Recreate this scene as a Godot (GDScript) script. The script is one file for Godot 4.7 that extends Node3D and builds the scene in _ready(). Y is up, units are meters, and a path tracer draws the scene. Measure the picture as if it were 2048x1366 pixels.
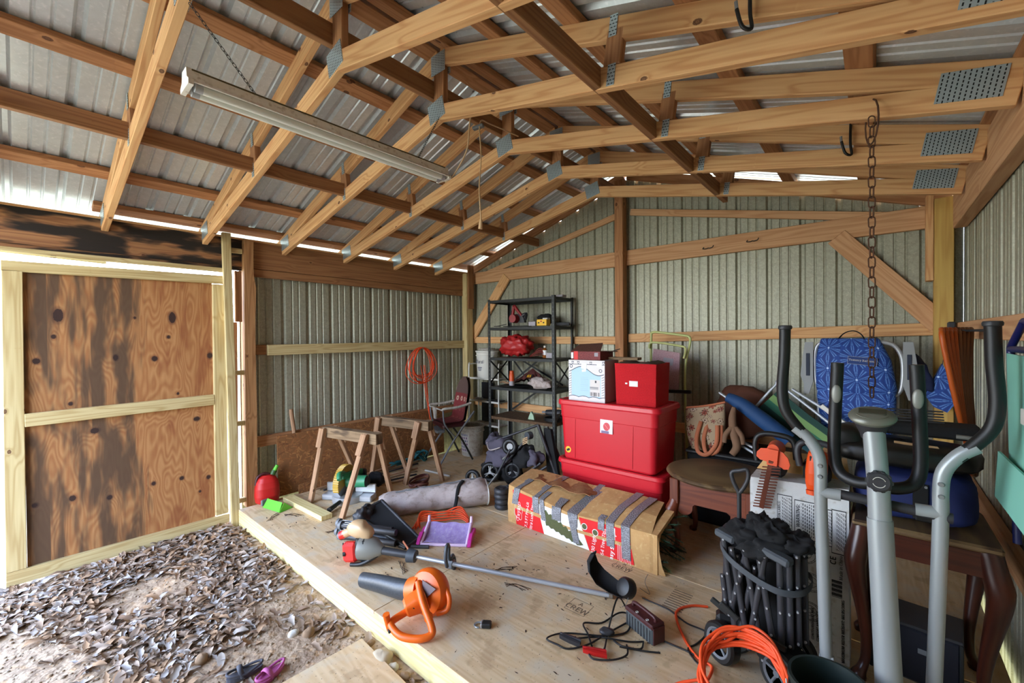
extends Node3D
# A cluttered pole barn: metal walls, scissor trusses, a low plywood deck full of stored things.

var M := {}
var taken := {}
var rng := RandomNumberGenerator.new()
const DK := 0.14          # top of the deck
const RIDGE := -1.905     # x of the ridge

# ---------------------------------------------------------------- naming and nodes
func named(parent: Node, called: String) -> String:
	var key := str(parent.get_instance_id()) + called
	var n: int = taken.get(key, 0)
	taken[key] = n + 1
	return called if n == 0 else "%s_%03d" % [called, n]

func obj(called: String, st, m, parent: Node = self, xf := Transform3D()) -> MeshInstance3D:
	var o := MeshInstance3D.new()
	if st is SurfaceTool:
		st.generate_normals()
		o.mesh = st.commit()
	else:
		o.mesh = st
	o.material_override = M[m] if m is String else m
	o.name = named(parent, called)
	o.transform = xf
	parent.add_child(o, true)
	return o

func thing(called: String, label: String, category: String, at := Vector3.ZERO, turn := 0.0, group := "") -> Node3D:
	var o := Node3D.new()
	o.name = named(self, called)
	add_child(o, true)
	o.position = at
	o.rotation.y = turn
	tag(o, label, category, group)
	return o

func tag(o: Node, label: String, category: String, group := "") -> Node:
	o.set_meta("label", label)
	o.set_meta("category", category)
	if group: o.set_meta("group", group)
	return o

func struct(called: String, parent: Node = self) -> Node3D:
	var o := Node3D.new()
	o.name = named(parent, called)
	parent.add_child(o, true)
	o.set_meta("kind", "structure")
	return o

func copy_of(t: Node3D, called: String, label: String, xf: Transform3D) -> Node3D:
	var c: Node3D = t.duplicate()
	c.name = named(self, called)
	add_child(c, true)
	c.transform = xf
	c.set_meta("label", label)
	return c

# ---------------------------------------------------------------- mesh building
func mb(group := -1) -> SurfaceTool:
	var st := SurfaceTool.new()
	st.begin(Mesh.PRIMITIVE_TRIANGLES)
	st.set_smooth_group(group)
	return st

func T(at: Vector3, deg := Vector3.ZERO) -> Transform3D:
	return Transform3D(Basis.from_euler(deg * PI / 180.0), at)

func look(at: Vector3, x_dir: Vector3, up := Vector3.UP) -> Transform3D:
	var x := x_dir.normalized()
	var z := x.cross(up).normalized()
	return Transform3D(Basis(x, z.cross(x), z), at)

func tri(st: SurfaceTool, a: Vector3, b: Vector3, c: Vector3, ua: Vector2, ub: Vector2, uc: Vector2) -> void:
	st.set_uv(ua)
	st.add_vertex(a)
	st.set_uv(ub)
	st.add_vertex(b)
	st.set_uv(uc)
	st.add_vertex(c)

func box(st: SurfaceTool, xf: Transform3D, s: Vector3, bev := 0.002, uo := Vector2.ZERO) -> void:
	var h := s * 0.5
	bev = minf(bev, minf(h.x, minf(h.y, h.z)) * 0.6)
	var L := 0
	if s.y > s[L]: L = 1
	if s.z > s[L]: L = 2
	st.set_smooth_group(-1)
	var v := {}
	for k in 3:
		for i in 8:
			var sg := Vector3(1 if i & 1 else -1, 1 if i & 2 else -1, 1 if i & 4 else -1)
			var p := h * sg
			for q in 3:
				if q != k: p[q] -= sg[q] * bev
			v[k * 8 + i] = p
	var faces := []
	for k in 3:
		var a := (k + 1) % 3
		var b := (k + 2) % 3
		for sgn in 2:
			var base := sgn << k
			faces.append([k, k * 8 + base, k * 8 + (base | 1 << a), k * 8 + (base | 1 << a | 1 << b), k * 8 + (base | 1 << b)])
		for sa in 2:                                 # the chamfers between the faces a and b, along k
			for sb in 2:
				var e := (sa << a) | (sb << b)
				faces.append([a, a * 8 + e, a * 8 + (e | 1 << k), b * 8 + (e | 1 << k), b * 8 + e])
	for i in 8:
		faces.append([1, i, 8 + i, 16 + i])
	for f in faces:
		var p0: Vector3 = v[f[1]]
		var p1: Vector3 = v[f[2]]
		var p2: Vector3 = v[f[3]]
		var flip := (p1 - p0).cross(p2 - p0).dot(p0 + p1 + p2) > 0.0
		var k: int = f[0]
		var ua := L if k != L else (L + 1) % 3
		var ub := 3 - k - ua
		var pts := []
		for q in range(1, f.size()): pts.append(v[f[q]])
		if flip: pts.reverse()
		for q in range(1, pts.size() - 1):
			var A: Vector3 = pts[0]
			var B: Vector3 = pts[q]
			var C: Vector3 = pts[q + 1]
			tri(st, xf * A, xf * B, xf * C, Vector2(A[ua], A[ub] + 0.37 * k) + uo, Vector2(B[ua], B[ub] + 0.37 * k) + uo, Vector2(C[ua], C[ub] + 0.37 * k) + uo)

func bx(st: SurfaceTool, c: Vector3, s: Vector3, bev := 0.002) -> void:
	box(st, Transform3D(Basis(), c), s, bev, Vector2(rng.randf(), rng.randf()))

# a board from a to b: w is across (sideways), h along `up`
func beam(st: SurfaceTool, a: Vector3, b: Vector3, w: float, h: float, up := Vector3.UP, bev := 0.003) -> void:
	box(st, look((a + b) * 0.5, b - a, up), Vector3(a.distance_to(b), h, w), bev, Vector2(rng.randf() * 3.0, rng.randf()))

func board(called: String, a: Vector3, b: Vector3, w: float, h: float, m, parent: Node, up := Vector3.UP) -> MeshInstance3D:
	var st := mb()
	beam(st, a, b, w, h, up)
	return obj(called, st, m, parent)

# a grid of points: rows run along u, columns round v
func grid(st: SurfaceTool, rows: Array, close_v := false, close_u := false, flip := false, uvs := Vector2.ONE) -> void:
	var n := rows.size()
	var m: int = rows[0].size()
	var us := PackedFloat32Array()
	us.append(0.0)
	for i in n: us.append(us[i] + (rows[i][0] as Vector3).distance_to(rows[(i + 1) % n][0]))
	var vs := PackedFloat32Array()
	vs.append(0.0)
	var mid: int = n / 2
	for j in m: vs.append(vs[j] + (rows[mid][j] as Vector3).distance_to(rows[mid][(j + 1) % m]))
	for i in (n if close_u else n - 1):
		var r0: Array = rows[i]
		var r1: Array = rows[(i + 1) % n]
		for j in (m if close_v else m - 1):
			var k := (j + 1) % m
			var ua := Vector2(us[i], vs[j]) * uvs
			var ub := Vector2(us[i + 1], vs[j]) * uvs
			var uc := Vector2(us[i + 1], vs[j + 1]) * uvs
			var ud := Vector2(us[i], vs[j + 1]) * uvs
			if flip:
				tri(st, r0[j], r1[k], r1[j], ua, uc, ub)
				tri(st, r0[j], r0[k], r1[k], ua, ud, uc)
			else:
				tri(st, r0[j], r1[j], r1[k], ua, ub, uc)
				tri(st, r0[j], r1[k], r0[k], ua, uc, ud)

func fan(st: SurfaceTool, ring: Array, flip := false) -> void:
	st.set_smooth_group(-1)
	var c := Vector3.ZERO
	for p in ring: c += p
	c /= ring.size()
	for j in ring.size():
		var a: Vector3 = ring[j]
		var b: Vector3 = ring[(j + 1) % ring.size()]
		if flip: tri(st, c, b, a, Vector2.ZERO, Vector2(0.01, 0), Vector2(0, 0.01))
		else: tri(st, c, a, b, Vector2.ZERO, Vector2(0.01, 0), Vector2(0, 0.01))

# a tube along points; r is a number or an array; sq makes the section flat: Vector2(across, along up)
func tube(st: SurfaceTool, pts: Array, r, n := 8, closed := false, sq := Vector2.ONE, up := Vector3.ZERO) -> void:
	var c := pts.size()
	var rows := []
	var nrm := up
	for i in c:
		var a: Vector3 = pts[(i - 1 + c) % c] if closed or i > 0 else pts[i]
		var b: Vector3 = pts[(i + 1) % c] if closed or i < c - 1 else pts[i]
		var t := (b - a).normalized()
		if nrm == Vector3.ZERO:
			nrm = Vector3.UP if absf(t.y) < 0.9 else Vector3.RIGHT
		nrm = (nrm - t * nrm.dot(t)).normalized()
		var bi := t.cross(nrm)
		var rad: float = r[i] if r is Array or r is PackedFloat32Array else r
		var row := []
		for j in n:
			var an := TAU * j / n + PI / n
			row.append((pts[i] as Vector3) + (bi * cos(an) * sq.x + nrm * sin(an) * sq.y) * rad)
		rows.append(row)
		if up != Vector3.ZERO: nrm = up
	st.set_smooth_group(1)
	grid(st, rows, true, closed, true)
	if not closed:
		fan(st, rows[0], false)
		fan(st, rows[c - 1], true)

# a turned shape: profile of (radius, height)
func lathe(st: SurfaceTool, prof: Array, n := 20, xf := Transform3D(), sx := 1.0, sz := 1.0) -> void:
	var g := 2
	for i in prof.size() - 1:
		if i > 0:
			var d0: Vector2 = (prof[i] - prof[i - 1]).normalized()
			var d1: Vector2 = (prof[i + 1] - prof[i]).normalized()
			if d0.dot(d1) < 0.8: g += 1
		st.set_smooth_group(g)
		var rows := []
		for q in 2:
			var row := []
			for j in n:
				var an := TAU * j / n
				var p: Vector2 = prof[i + q]
				row.append(xf * Vector3(cos(an) * p.x * sx, p.y, sin(an) * p.x * sz))
			rows.append(row)
		grid(st, rows, true, false, true)

# a flat outline with depth (along z, centred)
func prism(st: SurfaceTool, poly: Array, depth: float, xf := Transform3D(), swap := false) -> void:
	var pl := PackedVector2Array(poly)
	if Geometry2D.is_polygon_clockwise(pl): pl.reverse()
	st.set_smooth_group(-1)
	var ids := Geometry2D.triangulate_polygon(pl)
	var f := depth * 0.5
	for i in range(0, ids.size(), 3):
		var a := pl[ids[i]]
		var b := pl[ids[i + 1]]
		var c := pl[ids[i + 2]]
		if (b - a).cross(c - a) < 0.0:
			var s := b
			b = c
			c = s
		tri(st, xf * Vector3(a.x, a.y, f), xf * Vector3(c.x, c.y, f), xf * Vector3(b.x, b.y, f), sw(a, swap), sw(c, swap), sw(b, swap))
		tri(st, xf * Vector3(a.x, a.y, -f), xf * Vector3(b.x, b.y, -f), xf * Vector3(c.x, c.y, -f), sw(a, swap), sw(b, swap), sw(c, swap))
	var u := 0.0
	for i in pl.size():
		var a := pl[i]
		var b := pl[(i + 1) % pl.size()]
		var l := a.distance_to(b)
		var p := [xf * Vector3(a.x, a.y, f), xf * Vector3(b.x, b.y, f), xf * Vector3(b.x, b.y, -f), xf * Vector3(a.x, a.y, -f)]
		tri(st, p[0], p[1], p[2], Vector2(u, 0), Vector2(u + l, 0), Vector2(u + l, depth))
		tri(st, p[0], p[2], p[3], Vector2(u, 0), Vector2(u + l, depth), Vector2(u, depth))
		u += l

func sw(p: Vector2, on: bool) -> Vector2: return Vector2(p.y, p.x) if on else p

# rings of rounded rectangles stacked up: each [y, width, depth, corner radius, (dx, dz)]
func loft(st: SurfaceTool, secs: Array, xf := Transform3D(), n := 4, cap0 := true, cap1 := true) -> void:
	var rings := []
	for s in secs:
		var row := []
		for p in rrect(s[1], s[2], s[3], n): row.append(xf * Vector3(p.x + (s[4] if s.size() > 4 else 0.0), s[0], p.y + (s[5] if s.size() > 5 else 0.0)))
		rings.append(row)
	for i in rings.size() - 1:
		st.set_smooth_group(10 + i)
		grid(st, [rings[i], rings[i + 1]], true, false, true)
	if cap0: fan(st, rings[0], false)
	if cap1: fan(st, rings[rings.size() - 1], true)

# a rounded, lumpy body: e < 1 makes it boxier, amp is the height of the lumps
func blob(st: SurfaceTool, xf: Transform3D, s: Vector3, e := 1.0, amp := 0.0, fr := 4.0, seed_ := 1, n := 20, k := 12, low := -99.0) -> void:
	var nz := FastNoiseLite.new()
	nz.seed = seed_
	nz.frequency = fr
	nz.fractal_octaves = 3
	var rows := []
	for i in k + 1:
		var la := PI * (float(i) / k - 0.5) * 0.998
		var row := []
		for j in n:
			var lo := TAU * j / n
			var f := func(c: float) -> float: return signf(c) * pow(absf(c), e)
			var p := Vector3(f.call(cos(la)) * f.call(cos(lo)), f.call(sin(la)), f.call(cos(la)) * f.call(sin(lo))) * s
			p += p.normalized() * amp * nz.get_noise_3d(p.x, p.y, p.z)
			p = xf * p
			p.y = maxf(p.y, low)
			row.append(p)
		rows.append(row)
	st.set_smooth_group(1)
	grid(st, rows, true, false, true)

# a curved sheet with a thickness: rows of points, pushed th along n
func sheet(st: SurfaceTool, rows: Array, push: Vector3) -> void:
	st.set_smooth_group(1)
	grid(st, rows)
	var back := []
	for r_ in rows:
		var b := []
		for p in r_: b.append((p as Vector3) + push)
		back.append(b)
	grid(st, back, false, false, true)
	st.set_smooth_group(-1)
	var n := rows.size()
	var m: int = rows[0].size()
	for e in [0, n - 1]:
		grid(st, [rows[e], back[e]], false, false, e == 0)
	for e in [0, m - 1]:
		var l := []
		var r2 := []
		for i in n:
			l.append(rows[i][e])
			r2.append(back[i][e])
		grid(st, [l, r2], false, false, e == m - 1)

func cr(p: Array, k := 6, closed := false) -> Array:
	var o := []
	var n := p.size()
	for i in (n if closed else n - 1):
		var a: Vector3 = p[(i - 1 + n) % n] if closed or i > 0 else p[0]
		var b: Vector3 = p[i]
		var c: Vector3 = p[(i + 1) % n]
		var d: Vector3 = p[(i + 2) % n] if closed or i < n - 2 else p[n - 1]
		for q in k: o.append(b.cubic_interpolate(c, a, d, float(q) / k))
	if not closed: o.append(p[n - 1])
	return o

func V(a: Array) -> Array:
	var o := []
	for i in range(0, a.size(), 3): o.append(Vector3(a[i], a[i + 1], a[i + 2]))
	return o

func arc(c: Vector2, r: float, a0: float, a1: float, n := 8) -> Array:
	var o := []
	for i in n + 1:
		var t := deg_to_rad(lerpf(a0, a1, float(i) / n))
		o.append(c + Vector2(cos(t), sin(t)) * r)
	return o

func rrect(w: float, h: float, r: float, n := 4) -> Array:
	var o := []
	for q in [[1, 1, 0], [-1, 1, 90], [-1, -1, 180], [1, -1, 270]]:
		o.append_array(arc(Vector2(q[0] * (w * 0.5 - r), q[1] * (h * 0.5 - r)), r, q[2], q[2] + 90, n))
	return o

var fonts := {}
func text(called: String, s: String, size: float, xf: Transform3D, m, parent: Node, bold := false, face := "Droid Sans") -> MeshInstance3D:
	var t := TextMesh.new()
	var key := face + str(bold)
	if not fonts.has(key):
		var f := SystemFont.new()
		f.font_names = PackedStringArray([face])
		f.font_weight = 700 if bold else 400
		fonts[key] = f
	t.font = fonts[key]
	t.text = s
	t.font_size = 24
	t.pixel_size = size / 24.0
	t.depth = 0.0012
	t.curve_step = 4.0
	return obj(called, t, m, parent, xf)

# ---------------------------------------------------------------- textures
func noise_bytes(w: int, h: int, fr: float, seed_: int, oct := 4, squeeze := 1, type := FastNoiseLite.TYPE_SIMPLEX_SMOOTH) -> PackedByteArray:
	var nz := FastNoiseLite.new()
	nz.noise_type = type
	nz.seed = seed_
	nz.frequency = fr
	nz.fractal_octaves = oct
	var im := nz.get_seamless_image(w / squeeze, h)
	im.convert(Image.FORMAT_L8)
	if squeeze > 1: im.resize(w, h, Image.INTERPOLATE_CUBIC)
	return im.get_data()

func tex(w: int, h: int, d: PackedByteArray) -> ImageTexture:
	var im := Image.create_from_data(w, h, false, Image.FORMAT_RGB8, d)
	im.generate_mipmaps()
	return ImageTexture.create_from_image(im)

# grain runs along u; 1.6 m by 0.4 m
func wood_tex(a: Color, b: Color, seed_: int, rings := 7.0, wob := 3.0, knots := 3, stain := 0.0, sc := Color.BLACK, sheetish := false) -> ImageTexture:
	var w := 512
	var h := 512 if sheetish else 256
	var n1 := noise_bytes(w, h, 0.012, seed_, 3, 8)
	var n2 := noise_bytes(w, h, 0.11, seed_ + 7, 3, 16)
	var n3 := noise_bytes(w, h, 0.012, seed_ + 13, 4, 2 if not sheetish else 4)
	var r2 := RandomNumberGenerator.new()
	r2.seed = seed_
	var kn := []
	for i in knots: kn.append(Vector3(r2.randf_range(20, w - 20), r2.randf_range(15, h - 15), r2.randf_range(4, 8)))
	var d := PackedByteArray()
	d.resize(w * h * 3)
	var i := 0
	for y in h:
		for x in w:
			var q := y * w + x
			var ph := float(y) / h * rings + n1[q] / 255.0 * wob
			var kd := 0.0
			for k in kn:
				var dx: float = (x - k.x) * 1.3
				var dy: float = y - k.y
				var rr: float = (dx * dx + dy * dy) / (k.z * k.z)
				if rr < 14.0:
					ph += 2.2 * exp(-rr * 0.3) * signf(dy + 0.5) * 0.5
					if rr < 1.0: kd = maxf(kd, 0.85 - 0.35 * sin(rr * 14.0))
			var s := 0.5 + 0.5 * sin(ph * TAU)
			s = s * s * 0.62 + n2[q] / 255.0 * 0.38
			var c := a.lerp(b, clampf(s, 0, 1))
			if stain > 0.0: c = c.lerp(sc, clampf((n3[q] / 255.0 - 1.0 + stain) * 3.2, 0, 0.92))
			if kd > 0.0: c = c.lerp(Color(0.30, 0.17, 0.09), clampf(kd, 0.0, 0.9))
			d[i] = int(c.r * 255)
			d[i + 1] = int(c.g * 255)
			d[i + 2] = int(c.b * 255)
			i += 3
	return tex(w, h, d)

# blotches of two or three colours with fine grain
func blotch_tex(a: Color, b: Color, c: Color, fr: float, seed_: int, sharp := 1.5, fine := 0.25, sq := 1, size := 256) -> ImageTexture:
	var n1 := noise_bytes(size, size, fr, seed_, 4, sq)
	var n2 := noise_bytes(size, size, 0.22, seed_ + 3, 2, sq)
	var n3 := noise_bytes(size, size, fr * 2.3, seed_ + 5, 4, sq)
	var d := PackedByteArray()
	d.resize(size * size * 3)
	for q in size * size:
		var t := clampf((n1[q] / 255.0 - 0.5) * sharp + 0.5 + (n2[q] / 255.0 - 0.5) * fine * 2.0, 0, 1)
		var k := a.lerp(b, t).lerp(c, clampf((n3[q] / 255.0 - 0.62) * 4.0, 0, 1))
		d[q * 3] = int(k.r * 255)
		d[q * 3 + 1] = int(k.g * 255)
		d[q * 3 + 2] = int(k.b * 255)
	return tex(size, size, d)

func bump(fr: float, seed_: int, size := 256, oct := 4) -> ImageTexture:
	var nz := FastNoiseLite.new()
	nz.seed = seed_
	nz.frequency = fr
	nz.fractal_octaves = oct
	var im := nz.get_seamless_image(size, size)
	im.convert(Image.FORMAT_RGBA8)
	im.bump_map_to_normal_map(4.0)
	im.generate_mipmaps()
	return ImageTexture.create_from_image(im)

func mat(called: String, col: Color, rough := 0.7, metal := 0.0, t: Texture2D = null, scale := Vector3.ONE, tri_p := false, nt: Texture2D = null, ns := 1.0) -> StandardMaterial3D:
	var m := StandardMaterial3D.new()
	m.albedo_color = col
	m.roughness = rough
	m.metallic = metal
	m.cull_mode = BaseMaterial3D.CULL_DISABLED
	if t: m.albedo_texture = t
	m.uv1_scale = scale
	if tri_p: m.uv1_triplanar = true
	if nt:
		m.normal_enabled = true
		m.normal_texture = nt
		m.normal_scale = ns
	M[called] = m
	return m

func camera_and_light() -> void:
	var cam := Camera3D.new()
	cam.name = "camera"
	add_child(cam)
	cam.position = Vector3(0, 1.55, 0)
	cam.rotation_order = EULER_ORDER_YXZ
	cam.rotation_degrees = Vector3(-0.547, 40.55, -0.479)
	cam.fov = 77.63
	cam.near = 0.02
	cam.current = true
	var sm := ProceduralSkyMaterial.new()
	sm.sky_top_color = Color(0.66, 0.77, 0.95)
	sm.sky_horizon_color = Color(0.97, 0.97, 0.95)
	sm.ground_horizon_color = Color(0.62, 0.66, 0.60)
	sm.ground_bottom_color = Color(0.35, 0.36, 0.30)
	sm.energy_multiplier = 20.0
	var sky := Sky.new()
	sky.sky_material = sm
	var env := Environment.new()
	env.background_mode = Environment.BG_SKY
	env.sky = sky
	env.tonemap_mode = Environment.TONE_MAPPER_LINEAR
	env.tonemap_exposure = 1.0
	env.sdfgi_enabled = true
	env.ssao_enabled = true
	env.ssil_enabled = true
	var we := WorldEnvironment.new()
	we.name = "world_environment"
	we.environment = env
	add_child(we)
	var sun := DirectionalLight3D.new()
	sun.name = "sun"
	add_child(sun)
	sun.look_at_from_position(Vector3(-3.2, 6.0, -2.6), Vector3.ZERO)
	sun.light_energy = 2.5
	sun.light_color = Color(1.0, 0.95, 0.86)
	sun.light_angular_distance = 4.0
	sun.shadow_enabled = true

func materials() -> void:
	var ws := Vector3(1.0 / 1.6, 1.0 / 0.4, 1)
	mat("pine", Color(1, 1, 1), 0.75, 0, wood_tex(Color(0.87, 0.69, 0.48), Color(0.76, 0.54, 0.34), 11, 5, 3.2, 4), ws)
	mat("pine_red", Color(1, 1, 1), 0.78, 0, wood_tex(Color(0.72, 0.52, 0.35), Color(0.59, 0.39, 0.24), 23, 6, 3.0, 3), ws)
	mat("pine_dark", Color(1, 1, 1), 0.8, 0, wood_tex(Color(0.62, 0.44, 0.28), Color(0.50, 0.33, 0.20), 29, 6, 3.0, 2), ws)
	mat("treated", Color(1, 1, 1), 0.75, 0, wood_tex(Color(0.79, 0.72, 0.53), Color(0.67, 0.57, 0.37), 37, 4, 3.4, 2), ws)
	mat("treated_pale", Color(1, 1, 1), 0.7, 0, wood_tex(Color(0.90, 0.84, 0.62), Color(0.80, 0.71, 0.46), 41, 4, 3.0, 2), ws)
	mat("fir", Color(1, 1, 1), 0.78, 0, wood_tex(Color(0.82, 0.64, 0.47), Color(0.72, 0.52, 0.35), 43, 9, 2.2, 1), ws)
	mat("rotten", Color(1, 1, 1), 0.85, 0, wood_tex(Color(0.62, 0.44, 0.28), Color(0.48, 0.31, 0.19), 47, 6, 3.0, 1, 0.66, Color(0.09, 0.065, 0.045)), ws)
	mat("grey_wood", Color(1, 1, 1), 0.85, 0, wood_tex(Color(0.58, 0.48, 0.36), Color(0.44, 0.35, 0.25), 53, 5, 3.0, 3, 0.35, Color(0.27, 0.21, 0.15)), ws)
	mat("leg_wood", Color(1, 1, 1), 0.8, 0, wood_tex(Color(0.70, 0.55, 0.42), Color(0.56, 0.42, 0.30), 59, 4, 3.0, 1), ws)
	mat("mahogany", Color(0.8, 0.75, 0.75), 0.33, 0, wood_tex(Color(0.36, 0.17, 0.10), Color(0.24, 0.10, 0.06), 61, 6, 2.5, 0), ws)
	mat("cherry", Color(1, 1, 1), 0.4, 0, wood_tex(Color(0.46, 0.22, 0.12), Color(0.34, 0.14, 0.07), 67, 6, 2.5, 0), ws)
	mat("dusty_top", Color(1, 1, 1), 0.6, 0, wood_tex(Color(0.46, 0.37, 0.24), Color(0.36, 0.27, 0.16), 71, 8, 2.0, 0, 0.45, Color(0.22, 0.15, 0.09), true), Vector3(0.8, 0.8, 1))
	var galv := blotch_tex(Color(0.66, 0.68, 0.65), Color(0.58, 0.60, 0.57), Color(0.71, 0.72, 0.69), 0.05, 5, 1.2, 0.35)
	mat("metal_wall", Color(1.0, 0.965, 0.89), 0.5, 0.3, galv, Vector3(2, 2, 1))
	mat("metal_roof", Color(1, 1, 1), 0.28, 0.35, blotch_tex(Color(0.80, 0.82, 0.83), Color(0.75, 0.77, 0.78), Color(0.84, 0.85, 0.86), 0.03, 6, 1.0, 0.15), Vector3(2, 2, 1))
	# nailing plates: rows of punched slots
	var pw := 128
	var im := Image.create(pw, pw, false, Image.FORMAT_RGB8)
	im.fill(Color(0.70, 0.76, 0.78))
	for gy in 8:
		for gx in 8:
			var off := 8 if gx % 2 else 0
			im.fill_rect(Rect2i(gx * 16 + 5, (gy * 16 + off) % pw, 4, 10), Color(0.10, 0.11, 0.12))
	im.generate_mipmaps()
	mat("plate", Color(1, 1, 1), 0.4, 0.55, ImageTexture.create_from_image(im), Vector3(9, 9, 1))
	mat("door_ply", Color(0.88, 0.86, 0.85), 0.8, 0, door_tex())
	mat("deck_ply", Color(1, 1, 1), 0.8, 0, deck_tex(81), Vector3(1 / 2.44, 1 / 1.22, 1))
	mat("deck_ply_b", Color(1, 1, 1), 0.8, 0, deck_tex(97), Vector3(1 / 2.44, 1 / 1.22, 1))
	mat("osb", Color(1, 1, 1), 0.85, 0, osb_tex(), Vector3(1.0, 1.0, 1))
	var dirt_n := bump(0.05, 3)
	mat("dirt", Color(1, 1, 1), 0.95, 0, blotch_tex(Color(0.70, 0.60, 0.49), Color(0.60, 0.50, 0.40), Color(0.72, 0.58, 0.43), 0.02, 9, 1.6, 0.5), Vector3(1.4, 1.4, 1), false, dirt_n, 0.9)
	mat("lawn", Color(1, 1, 1), 0.95, 0, blotch_tex(Color(0.62, 0.60, 0.48), Color(0.66, 0.60, 0.50), Color(0.52, 0.56, 0.40), 0.03, 19, 1.4, 0.5), Vector3(0.5, 0.5, 1))

# the plywood of the door: 1.03 m by 1.9 m, grain upright, weather stain on the left, dark knots
func door_tex() -> ImageTexture:
	var w := 384
	var h := 640
	var n1 := noise_bytes(h, w, 0.010, 4, 3, 4)      # stretched along the grain: index [x * h + y]
	var n2 := noise_bytes(h, w, 0.09, 14, 3, 16)
	var n3 := noise_bytes(h, w, 0.016, 24, 4, 4)
	var n4 := noise_bytes(h, w, 0.05, 34, 3, 8)
	var kn := [[0.149, 0.145, 9.0, 1.6], [0.742, 0.144, 8.0, 1.6], [0.129, 0.22, 4, 1], [0.719, 0.223, 4, 1], [0.635, 0.309, 6, 1], [0.528, 0.148, 3, 1], [0.979, 0.304, 6, 1.3], [0.052, 0.304, 6, 1], [0.424, 0.30, 5, 1.3], [0.20, 0.46, 4, 1], [0.313, 0.567, 8, 0.8], [0.887, 0.57, 7, 0.8], [0.618, 0.806, 5, 1], [0.787, 0.808, 5, 1], [0.957, 0.827, 5, 1], [0.036, 0.797, 5, 1], [0.201, 0.799, 6, 1], [0.381, 0.824, 5, 1], [0.771, 0.456, 3, 1], [0.9, 0.88, 3, 1]]
	var d := PackedByteArray()
	d.resize(w * h * 3)
	for y in h:
		for x in w:
			var q := x * h + y
			var ph := float(x) / w * 9.0 + n1[q] / 255.0 * 9.0
			var dark := 0.0
			for k in kn:
				var dx: float = x - k[0] * w
				var dy: float = (y - k[1] * h) / k[3]
				var rr: float = (dx * dx + dy * dy) / (k[2] * k[2])
				if rr < 30.0:
					ph += 1.3 * exp(-rr * 0.11) * signf(dx + 0.01)
					var edge := 1.0 + (n4[q] / 255.0 - 0.5)
					if rr < edge: dark = 0.9
					elif rr < 2.6: dark = maxf(dark, 0.35 * (2.6 - rr) / 1.6)
			var s := 0.5 + 0.5 * sin(ph * TAU)
			var c := Color(0.80, 0.60, 0.38).lerp(Color(0.66, 0.43, 0.24), s * 0.6 + n2[q] / 255.0 * 0.4)
			var u := float(x) / w
			var v := float(y) / h
			var lim := 0.565 + (n4[q] / 255.0 - 0.5) * 0.10 + 0.03 * sin(v * 9.0)
			var st := clampf((lim - u) * 18.0, 0, 1) * clampf(0.35 + (n3[q] / 255.0 - 0.36) * 3.0, 0.12, 1.0)
			if u > 0.10 and u < 0.30: st *= clampf(1.5 - n4[q] / 255.0 * 1.7, 0.15, 1)
			c = c.lerp(Color(0.33, 0.25, 0.175), st * 0.86)
			if u > lim: c = c.lerp(Color(0.55, 0.30, 0.15), clampf((n3[q] / 255.0 - 0.6) * 2.4, 0, 0.55))
			if dark > 0.0: c = c.lerp(Color(0.17, 0.085, 0.06), dark)
			var i := (y * w + x) * 3
			d[i] = int(c.r * 255)
			d[i + 1] = int(c.g * 255)
			d[i + 2] = int(c.b * 255)
	return tex(w, h, d)

func deck_tex(seed_: int) -> ImageTexture:
	var w := 1024
	var h := 512
	var n1 := noise_bytes(w, h, 0.008, seed_, 3, 8)
	var n2 := noise_bytes(w, h, 0.09, seed_ + 1, 3, 16)
	var n3 := noise_bytes(w, h, 0.010, seed_ + 2, 5, 1)
	var n4 := noise_bytes(w, h, 0.16, seed_ + 3, 3, 1)
	var d := PackedByteArray()
	d.resize(w * h * 3)
	for q in w * h:
		var ph := float(q / w) / h * 8.0 + n1[q] / 255.0 * 8.0
		var s := 0.5 + 0.5 * sin(ph * TAU)
		var c := Color(0.87, 0.77, 0.61).lerp(Color(0.77, 0.63, 0.46), s * 0.35 + n2[q] / 255.0 * 0.5)
		c = c.lerp(Color(0.80, 0.74, 0.64), clampf((n3[q] / 255.0 - 0.52) * 2.6, 0, 0.75))
		c = c.lerp(Color(0.50, 0.38, 0.26), clampf((0.33 - n3[q] / 255.0) * 2.0, 0, 0.22))
		if n4[q] > 214: c = c.lerp(Color(0.20, 0.15, 0.10), clampf((n4[q] - 214) / 22.0, 0, 0.8))
		d[q * 3] = int(c.r * 255)
		d[q * 3 + 1] = int(c.g * 255)
		d[q * 3 + 2] = int(c.b * 255)
	return tex(w, h, d)

func osb_tex() -> ImageTexture:
	var w := 512
	var im := Image.create(w, w, false, Image.FORMAT_RGB8)
	im.fill(Color(0.50, 0.33, 0.18))
	var r2 := RandomNumberGenerator.new()
	r2.seed = 5
	for i in 1500:
		var c := Color(0.58, 0.38, 0.21).lerp([Color(0.40, 0.24, 0.12), Color(0.68, 0.48, 0.28), Color(0.55, 0.34, 0.17)][i % 3], r2.randf())
		var a := r2.randf() * PI
		var l := r2.randf_range(14, 34)
		var o := Vector2(r2.randf() * w, r2.randf() * w)
		var wd := r2.randf_range(2, 7)
		for k in int(l * 1.4):
			var p := o + Vector2(cos(a), sin(a)) * k / 1.4
			for e in int(wd):
				im.set_pixel(posmod(int(p.x - sin(a) * e), w), posmod(int(p.y + cos(a) * e), w), c)
	im.generate_mipmaps()
	return ImageTexture.create_from_image(im)

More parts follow.
